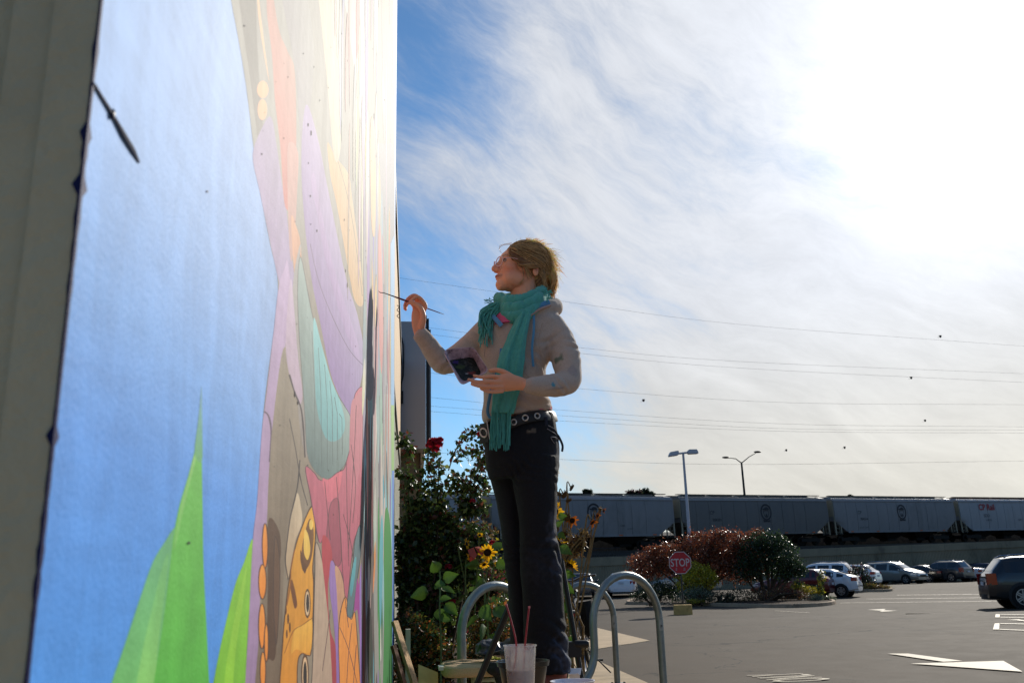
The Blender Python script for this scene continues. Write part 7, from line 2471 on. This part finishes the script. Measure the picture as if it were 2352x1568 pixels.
    for s in (-1, 1):
        c = (.1085, s * .032, .022)
        ring = [hd(c[0] - 6 * (c[1] * 0 + .024 * cos(a)) ** 2 * 0 - abs(s * .032 + .024 * cos(a)) * .28 + .008, s * .032 + .0235 * cos(a), c[2] + .0205 * sin(a)) for a in [2 * pi * i / 26 for i in range(26)]]
        mb = MB().tube(ring, .0019, 6, closed=True); mb.shift(sp)
        obj('rim', mb, gm, gl, world=False)
        cen = sum(ring, Vector()) / 26
        mb = MB().add(ring + [cen + HF * .002], [(i, (i + 1) % 26, 26) for i in range(26)]); mb.shift(sp)
        obj('lens', mb, lens, gl, world=False)
        mb = MB().tube([hd(.096, s * .057, .030), hd(.070, s * .070, .030), hd(.0, s * .080, .020), hd(-.03, s * .082, .004)], .0015, 5); mb.shift(sp)
        obj('temple', mb, gm, gl, world=False)
    mb = MB().tube([hd(.1135, -.010, .026), hd(.118, 0, .030), hd(.1135, .010, .026)], .0017, 6); mb.shift(sp)
    obj('bridge', mb, gm, gl, world=False)
hair()

# --- what she holds
def brush():
    a = onwall(868, 668, .0015); b = at(1020, 722, 3.40)
    d = (b - a).normalized(); L = (b - a).length
    root = thing('paintbrush', a + d * L * .5, 'thin dark red paintbrush touching the mural with its fine tip', 'paintbrush')
    br = mat('brush_red', S(112, 26, 34), .25, .5, var=.1, coat=.5)
    P = lambda t: a + d * (L * t)
    obj('handle', MB().tube([P(.24), P(.28), P(.36), P(.5), P(.75), P(.93)], [.0026, .0034, .0040, .0032, .0024, .0018], 8), br, root)
    obj('ferrule', MB().tube([P(.08), P(.24)], [.0016, .0026], 8), mat('ferrule_dark', S(52, 44, 46), .3, .5, metal=.7), root)
    obj('bristle_tip', MB().tube([a, P(.03) + Vector((0, 0, -.004)), P(.08)], [.0004, .0016, .0016], 6), plastic, root)
    obj('handle_end', MB().tube([P(.93), P(1.0)], [.0018, .0009], 6), mat('brush_tip_cream', S(226, 220, 206), .5, .4), root)
brush()

def tray():
    o = Q(1070, 845, -.26)
    root = thing('paint_tray', o, 'small square plastic paint tray smeared with dark and lilac paint in her hand', 'paint tray')
    TL, TR, BR, BL = Q(1018, 804, -.24), Q(1087, 797, -.19), Q(1122, 851, -.25), Q(1060, 883, -.32)
    tl, tr, br, bl = Q(1028, 829, -.205), Q(1087, 820, -.160), Q(1106, 858, -.205), Q(1064, 876, -.255)
    lil = mat('paint_lilac', S(190, 160, 168), .25, .5, var=.4, vscale=60, dirt=S(52, 40, 60), dscale=46, bump=.4, bscale=120)
    drk = mat('paint_dark', S(30, 33, 26), .35, .25, var=.7, vscale=45, dirt=S(92, 92, 84), dscale=60, bump=.5, bscale=70)
    def rnd_quad(q, r=.16, n=4):
        out = []
        for i in range(4):
            p, a, b = q[i], q[i - 1], q[(i + 1) % 4]
            for k in range(n + 1):
                t = k / n
                p1 = p + (a - p) * r * (1 - t); p2 = p + (b - p) * r * t
                out.append(p + ((a - p) * r * (1 - t) ** 2 + (b - p) * r * t ** 2))
        return out
    rim, flo = rnd_quad([TL, TR, BR, BL]), rnd_quad([tl, tr, br, bl])
    nrm = (TR - TL).cross(BL - TL).normalized()
    if nrm.dot(o - CAM) < 0: nrm = -nrm
    n = len(rim)
    oc = sum(rim, Vector()) / n
    outer = [oc + (p - oc) * 1.03 for p in rim]
    lip = [p + nrm * .004 for p in outer]
    flo2 = [p + nrm * .002 for p in flo]
    mb = MB().loft([flo, rim, outer, lip, [oc + (p - oc) * 1.0 + nrm * .004 for p in rim], flo2], cap=False)
    obj('tray_wall', mb, lil, root, angle=60)
    mb = MB().sheet([p - nrm * .0005 for p in flo]).sheet([p + nrm * .003 for p in flo])
    obj('paint_pool', mb, drk, root, smooth_=False)
    g = random.Random(4)
    def spot(nm, c, r, m):
        a, b = c
        p = tl + (tr - tl) * a + (bl - tl) * b + (br - tr - bl + tl) * a * b - nrm * .002
        e1, e2 = (tr - tl).normalized(), (bl - tl).normalized()
        pts = [p + e1 * (r * cos(t) * g.uniform(.7, 1.4)) + e2 * (r * .6 * sin(t) * g.uniform(.6, 1.3)) for t in [2 * pi * i / 12 for i in range(12)]]
        obj(nm, MB().sheet([Vector(x) for x in catmull([tuple(q) for q in pts], 2)]), m, root, smooth_=False)
    pm = lambda nm, c: mat(nm, c, .3, .3, var=.3, vscale=60)
    for a, b, r in ((.1, .0, .02), (.4, -.02, .018), (.75, .0, .016), (1.0, .35, .014), (1.02, .75, .012)):
        spot('paint_smear', (a, b), r, drk)
    spot('paint_blob', (.22, .12), .016, pm('blob_violet', S(64, 46, 110)))
    spot('paint_blob', (.30, .38), .018, pm('blob_olive', S(62, 70, 26)))
    spot('paint_blob', (.55, .80), .016, pm('blob_brick', S(110, 46, 32)))
    for a, b, r in ((.36, .76, .007),):
        spot('paint_blob', (a, b), r, pm('blob_white', S(150, 146, 140)))
tray()
# ================================================================== things round her feet and in front
woodm = mat('plank_wood', S(170, 136, 96), .8, .25, var=.25, vscale=6, stretch=(6, 6, .6), bump=.3, bscale=40)
plywood = mat('plywood_face', S(200, 168, 122), .8, .25, var=.2, vscale=9, bump=.2, bscale=60)
def platform():
    root = thing('work_platform', (.5, 3.0, 0), 'low plank platform on trestles that the painter stands on', 'platform')
    for i, (x0, x1) in enumerate(((.04, .27), (.28, .51), (.52, .75))):
        obj('plank', MB().box(((x0 + x1) / 2, 2.85, STAND - .022), (x1 - x0, 1.55, .04)), woodm, root, smooth_=False)
    for y in (2.25, 3.45):
        obj('trestle_bar', MB().box((.40, y, STAND - .085), (.74, .06, .08)), woodm, root, smooth_=False)
        for x in (.1, .7):
            for dy in (-.14, .14):
                obj('leg', MB().tube([(x, y, STAND - .1), (x, y + dy, 0)], .022, 6), woodm, root)
platform()

def ladder():
    bl = mat('ladder_black', S(24, 24, 26), .5, .4, var=.15)
    a, b = at(1289, 1288, 3.78), at(1337, 1568, 3.78)
    k = (a.z - 0.0) / (a.z - b.z)
    foot = a + (b - a) * k
    root = thing('step_ladder', (a.x, 3.8, 0), 'black folding stepladder frame leaning behind the painter\'s legs', 'stepladder')
    up = Vector((0, -1, 0))
    obj('rail', MB().tube([a, foot], .017, 8, flat=.7, up=(1, 0, 0)), bl, root)
    a2 = at(1212, 1290, 3.95); b2 = at(1140, 1464, 4.05)
    foot2 = a2 + (b2 - a2) * (a2.z / (a2.z - b2.z))
    obj('rail', MB().tube([a2, foot2], .015, 8), bl, root)
    obj('top_bar', MB().tube([a2, a], .016, 8), bl, root)
    kn = at(1318, 1490, 3.77)
    obj('hinge', MB().box(kn, (.055, .05, .06)), bl, root, smooth_=False)
    obj('hinge_knob', MB().lathe([(.002, -.03), (.016, -.028), (.016, .02), (.01, .03)], 10, kn + Vector((.03, -.02, .02)), (1, -.3, 0)), bl, root)
    obj('spreader', MB().tube([kn, kn + Vector((-.28, .2, -.02))], .011, 6), bl, root)
    obj('step', MB().box(((foot.x + foot2.x) / 2, 3.9, .32), (.36, .10, .03)), bl, root, smooth_=False)
ladder()

def cup():
    y = 2.9
    c = at(1194, 1480, y)
    rim = c.z
    px = (at(1244, 1480, y) - at(1144, 1480, y)).length / 100
    R = 37.5 * px
    H = .165
    base = Vector((c.x, c.y, rim - H))
    blk = thing('wooden_block', (c.x, c.y, STAND), 'flat wooden block under the plastic cup', 'block')
    obj('block', MB().box((c.x, c.y, (STAND + rim - H) / 2), (.16, .14, rim - H - STAND - .001)), woodm, blk, smooth_=False)
    root = thing('plastic_cup', base, 'tall translucent plastic cup half full of murky brush water', 'cup')
    cm = mat('cup_plastic', S(222, 220, 214), .25, .4, var=.10, vscale=20, alpha=.40, dirt=S(150, 120, 130), dscale=22)
    prof = [(R * .74, 0), (R * .76, .004), (R * .93, H * .80), (R * .95, H * .81), (R * .97, H * .97), (R * 1.03, H * .975), (R * 1.03, H), (R * .98, H), (R * .94, H * .96), (R * .91, H * .80), (R * .73, .006), (.001, .006)]
    obj('cup_wall', MB().lathe(prof, 36, base, cap=False), cm, root, angle=50)
    wm = mat('murky_water', S(128, 104, 94), .25, .4, var=.12, vscale=12)
    obj('water', MB().lathe([(.001, .008), (R * .725, .008), (R * .83, H * .56), (.001, H * .56)], 30, base), wm, root, angle=50)
    sr = mat('straw_red', S(150, 36, 48), .35, .4, var=.08, coat=.3)
    for pts, lab, m in (([(1164, 1391), (1178, 1440), (1186, 1484), (1180, 1540)], 'red stick leaning to the mural side in the plastic cup', sr), ([(1215, 1396), (1210, 1440), (1206, 1482), (1202, 1545)], 'red stick standing nearly upright in the plastic cup', sr)):
        P = [at(u, v, y + dd) for (u, v), dd in zip(pts, (0, 0, .0, .01))]
        t = thing('straw', P[-1], lab, 'straw', None)
        obj('tube', MB().tube(catmull([tuple(p) for p in P], 4, False), .0030, 8), m, t)
        obj('rolled_end', MB().lathe([(.0034, 0), (.0036, .006), (.002, .0065)], 8, P[0], P[0] - P[1]), mat('straw_pink', S(198, 110, 116), .4, .4), t)
    # black pot behind, tub of blue paint in front of her shoe
    y2 = 3.12
    q = at(1201, 1516, y2); px2 = (at(1250, 1516, y2) - at(1150, 1516, y2)).length / 100
    R2 = 61 * px2
    pot = thing('plant_pot', (q.x, q.y, STAND), 'black plastic pot half hidden behind the cup', 'pot')
    hh = q.z - STAND
    obj('pot_wall', MB().lathe([(R2 * .66, 0), (R2 * .90, hh * .86), (R2 * .97, hh * .88), (R2, hh), (R2 * .93, hh), (R2 * .88, hh * .86), (R2 * .62, .01), (.001, .01)], 32, (q.x, q.y, STAND), cap=False), mat('pot_black', S(36, 40, 38), .3, .5, var=.2), pot, angle=50)
    obj('contents', MB().lathe([(.001, hh * .8), (R2 * .86, hh * .8), (.001, hh * .84)], 20, (q.x, q.y, STAND)), mat('pot_mix', S(110, 78, 60), .7, .3, var=.4), pot)
    y3 = 2.72
    q = at(1315, 1562, y3); px3 = (at(1365, 1562, y3) - at(1265, 1562, y3)).length / 100
    R3 = 50 * px3
    tub = thing('paint_tub', (q.x, q.y, STAND), 'white round tub with blue paint inside its rim', 'paint tub')
    hh = q.z - STAND
    tw = mat('tub_white', S(206, 208, 214), .4, .4, var=.08, dirt=S(70, 96, 170), dscale=26)
    obj('tub_wall', MB().lathe([(R3 * .8, 0), (R3 * .97, hh * .95), (R3 * 1.02, hh), (R3 * .96, hh), (R3 * .93, hh * .94), (.001, hh * .3)], 32, (q.x, q.y, STAND), cap=False), tw, tub, angle=50)
    obj('paint', MB().lathe([(R3 * .957, hh * .992), (R3 * .932, hh * .94), (R3 * .90, hh * .7), (.001, hh * .68)], 32, (q.x, q.y, STAND), cap=False), mat('paint_blue', S(30, 62, 150), .2, .5, var=.35, vscale=20), tub)
    # white folded card by her heel
    y4 = 3.38
    card = thing('folded_card', at(1322, 1560, y4), 'folded white card with a grey print beside her trouser hem', 'card')
    wp = mat('card_white', S(226, 224, 222), .6, .3, var=.04)
    l = [at(1304, 1534, y4), at(1336, 1533, y4), at(1333, 1549, y4 - .02), at(1326, 1545, y4 - .02), at(1322, 1549, y4 - .02), at(1304, 1547, y4 - .02)]
    obj('leaf', MB().prism(l, (0, .0015, 0)), wp, card, smooth_=False)
    bb = at(1320, 1548, y4 - .018)
    obj('leaf', MB().prism([at(1308, 1546, y4 + .01), at(1332, 1546, y4 + .01), Vector((at(1332, 1546, y4).x, y4 + .02, STAND)), Vector((at(1308, 1546, y4).x, y4 + .02, STAND))], (0, .0015, 0)), wp, card, smooth_=False)
    obj('print', MB().prism([at(1306, 1540, y4 - .004), at(1324, 1541, y4 - .004), at(1324, 1543, y4 - .006), at(1306, 1543.5, y4 - .006)], (0, -.001, 0)), mat('print_grey', S(140, 110, 104), .6), card, smooth_=False)
cup()

def chair():
    y = 5.55
    l, r = at(1016, 1540, y), at(1160, 1540, y)
    z = at(1060, 1530, y).z
    root = thing('folding_chair', ((l.x + r.x) / 2, y + .2, 0), 'folding chair with a padded grey mesh seat beside the bike rack', 'chair')
    pad = mat('seat_mesh', S(196, 166, 134), .9, .2, var=.2, vscale=160, bump=.6, bscale=260)
    w = (r.x - l.x) / 2; cx = (l.x + r.x) / 2
    rings = []
    for t in range(12):
        a = 2 * pi * t / 12
    n = 24
    prof = [(.94, -.062), (1.0, -.05), (1.02, -.03), (1.0, -.008), (.93, .004), (.5, .010)]
    for k, dz in prof:
        ring = []
        for i in range(n):
            a = 2 * pi * i / n
            x = math.copysign(abs(cos(a)) ** .45, cos(a)); yy = math.copysign(abs(sin(a)) ** .45, sin(a))
            ring.append(Vector((cx + w * k * x, y + .22 + .24 * k * yy, z + dz)))
        rings.append(ring)
    obj('seat', MB().loft(rings), pad, root)
    for yy in (.10, .2, .30):
        obj('seat_seam', MB().tube([(cx - w * .9, y + yy, z + .006), (cx - w * .3, y + yy, z + .0105), (cx + w * .9, y + yy, z + .006)], .004, 5), mat('seam_grey', S(96, 92, 78), .9), root)
    fr = mat('chair_frame', S(160, 164, 146), .5, .4, var=.1)
    for x0, x1, y0, y1 in ((cx + .02, cx + .02, .05, .42), (cx + .02 , cx + .02, .42, .02), (cx + w * .9, cx + w * .9, .05, .42), (cx + w * .9, cx + w * .9, .42, .02)):
        obj('leg', MB().tube([(x0, y + y0, z - .05), (x1, y + y1, 0)], .014, 8), fr, root)
    obj('crossbar', MB().tube([(cx, y + .2, z - .10), (cx + w, y + .2, z - .10)], .012, 6), fr, root)
    obj('strap_end', MB().box((l.x - .005, y + .1, z - .01), (.03, .12, .02)), mat('strap_white', S(190, 190, 180), .7), root, smooth_=False)
    # black bag slumped on the seat
    bag = thing('black_bag', (at(1140, 1500, y + .2).x, y + .2, z), 'crumpled black bag lying on the folding chair seat', 'bag')
    mb = MB()
    for u, v, a, b, dd in ((1120, 1488, 34, 20, .18), (1150, 1494, 36, 16, .2), (1106, 1500, 24, 10, .14), (1172, 1480, 22, 20, .24), (1180, 1498, 26, 14, .2), (1132, 1478, 22, 14, .22)):
        p = at(u, v, y + dd); k = .0027
        mb.ell(p, (a * k, .085, b * k), 14, 10)
    me = remesh(mb, .011, 3, .5)
    cloth_finish(me, 'bag_body', mat('bag_black_gloss', S(22, 22, 25), .35, .5, var=.2, bump=.5, bscale=30), bag, .022, 14)
    obj('strap', MB().tube(catmull([tuple(at(u, v, y + .1)) for u, v in ((1096, 1508), (1110, 1500), (1140, 1496), (1160, 1488))], 5, False), .007, 6, flat=.4), mat('bag_strap', S(60, 58, 60), .7), bag)
    rag = thing('yellow_rag', at(1130, 1514, y + .02), 'small crumpled yellow rag at the edge of the padded seat', 'rag')
    mb = MB().ell(at(1131, 1509, y + .04), (.04, .03, .016), 12, 8).ell(at(1140, 1511, y + .02), (.035, .03, .016), 12, 8)
    me = remesh(mb, .007, 2, .5)
    cloth_finish(me, 'cloth', mat('rag_yellow', S(190, 176, 70), .85, .2, var=.2), rag, .02, 24)
    pouch = thing('dark_cloth', at(1150, 1545, y - .02), 'dark paint stained cloth draped over the front of the padded seat', 'cloth')
    mb = MB().ell(at(1140, 1535, y - .05), (.075, .045, .045), 14, 10).ell(at(1152, 1550, y - .04), (.05, .04, .07), 14, 10).ell(at(1158, 1530, y), (.06, .08, .05), 14, 10)
    me = remesh(mb, .009, 3, .5)
    cloth_finish(me, 'cloth', mat('cloth_dark', S(44, 40, 44), .85, .2, var=.3, vscale=14), pouch, .02, 16)
chair()

def boards():
    def board(label, a, b, wv, th, m, name='board', cat='board'):
        """a: lower end, b: upper end, wv: width vector"""
        d = (b - a).normalized(); nrm = d.cross(wv).normalized() * th
        root = thing(name, a, label, cat, 'wooden boards leaning at the wall')
        obj('timber', MB().loft([[p - wv / 2, p + wv / 2, p + wv / 2 + nrm, p - wv / 2 + nrm] for p in (a, a + (b - a) * .5, b)]), m, root, smooth_=False)
    wm2 = mat('board_grey', S(186, 152, 112), .85, .2, var=.35, vscale=10, stretch=(14, 14, 1.0), bump=.5, bscale=50, dirt=S(84, 62, 48), dscale=5)
    t = at(909, 1424, 6.35); k = at(954, 1568, 6.1)
    k = t + (k - t) * (t.z / (t.z - k.z))
    board('weathered plank leaning against the mural, the longest of the boards', Vector((k.x, k.y, 0.02)), t, Vector((.03, .085, .0)), .02, wm2)
    t = at(906, 1480, 6.0); k = at(930, 1568, 5.9); k = t + (k - t) * (t.z / (t.z - k.z))
    board('narrow dark plank leaning under the longest board', Vector((k.x, k.y, .02)), t, Vector((.02, .05, 0)), .02, mat('board_dark', S(104, 72, 52), .85, .2, var=.3, vscale=12))
    t = at(984, 1533, 5.7); a = at(978, 1600, 5.7)
    board('pale plywood offcut standing at the foot of the planks', Vector((at(985, 1600, 5.7).x, 5.65, .02)), Vector((t.x, 5.8, t.z - .01)), Vector((.12, -.02, -.05)), .012, plywood)
    root = thing('carton', at(940, 1450, 6.6), 'narrow white carton standing behind the leaning planks', 'carton')
    p = at(939, 1447, 6.7)
    obj('carton_body', MB().box((p.x - .005, p.y, p.z / 2 + .01), (.035, .06, p.z)), mat('carton_white', S(190, 184, 168), .7), root, smooth_=False)
boards()
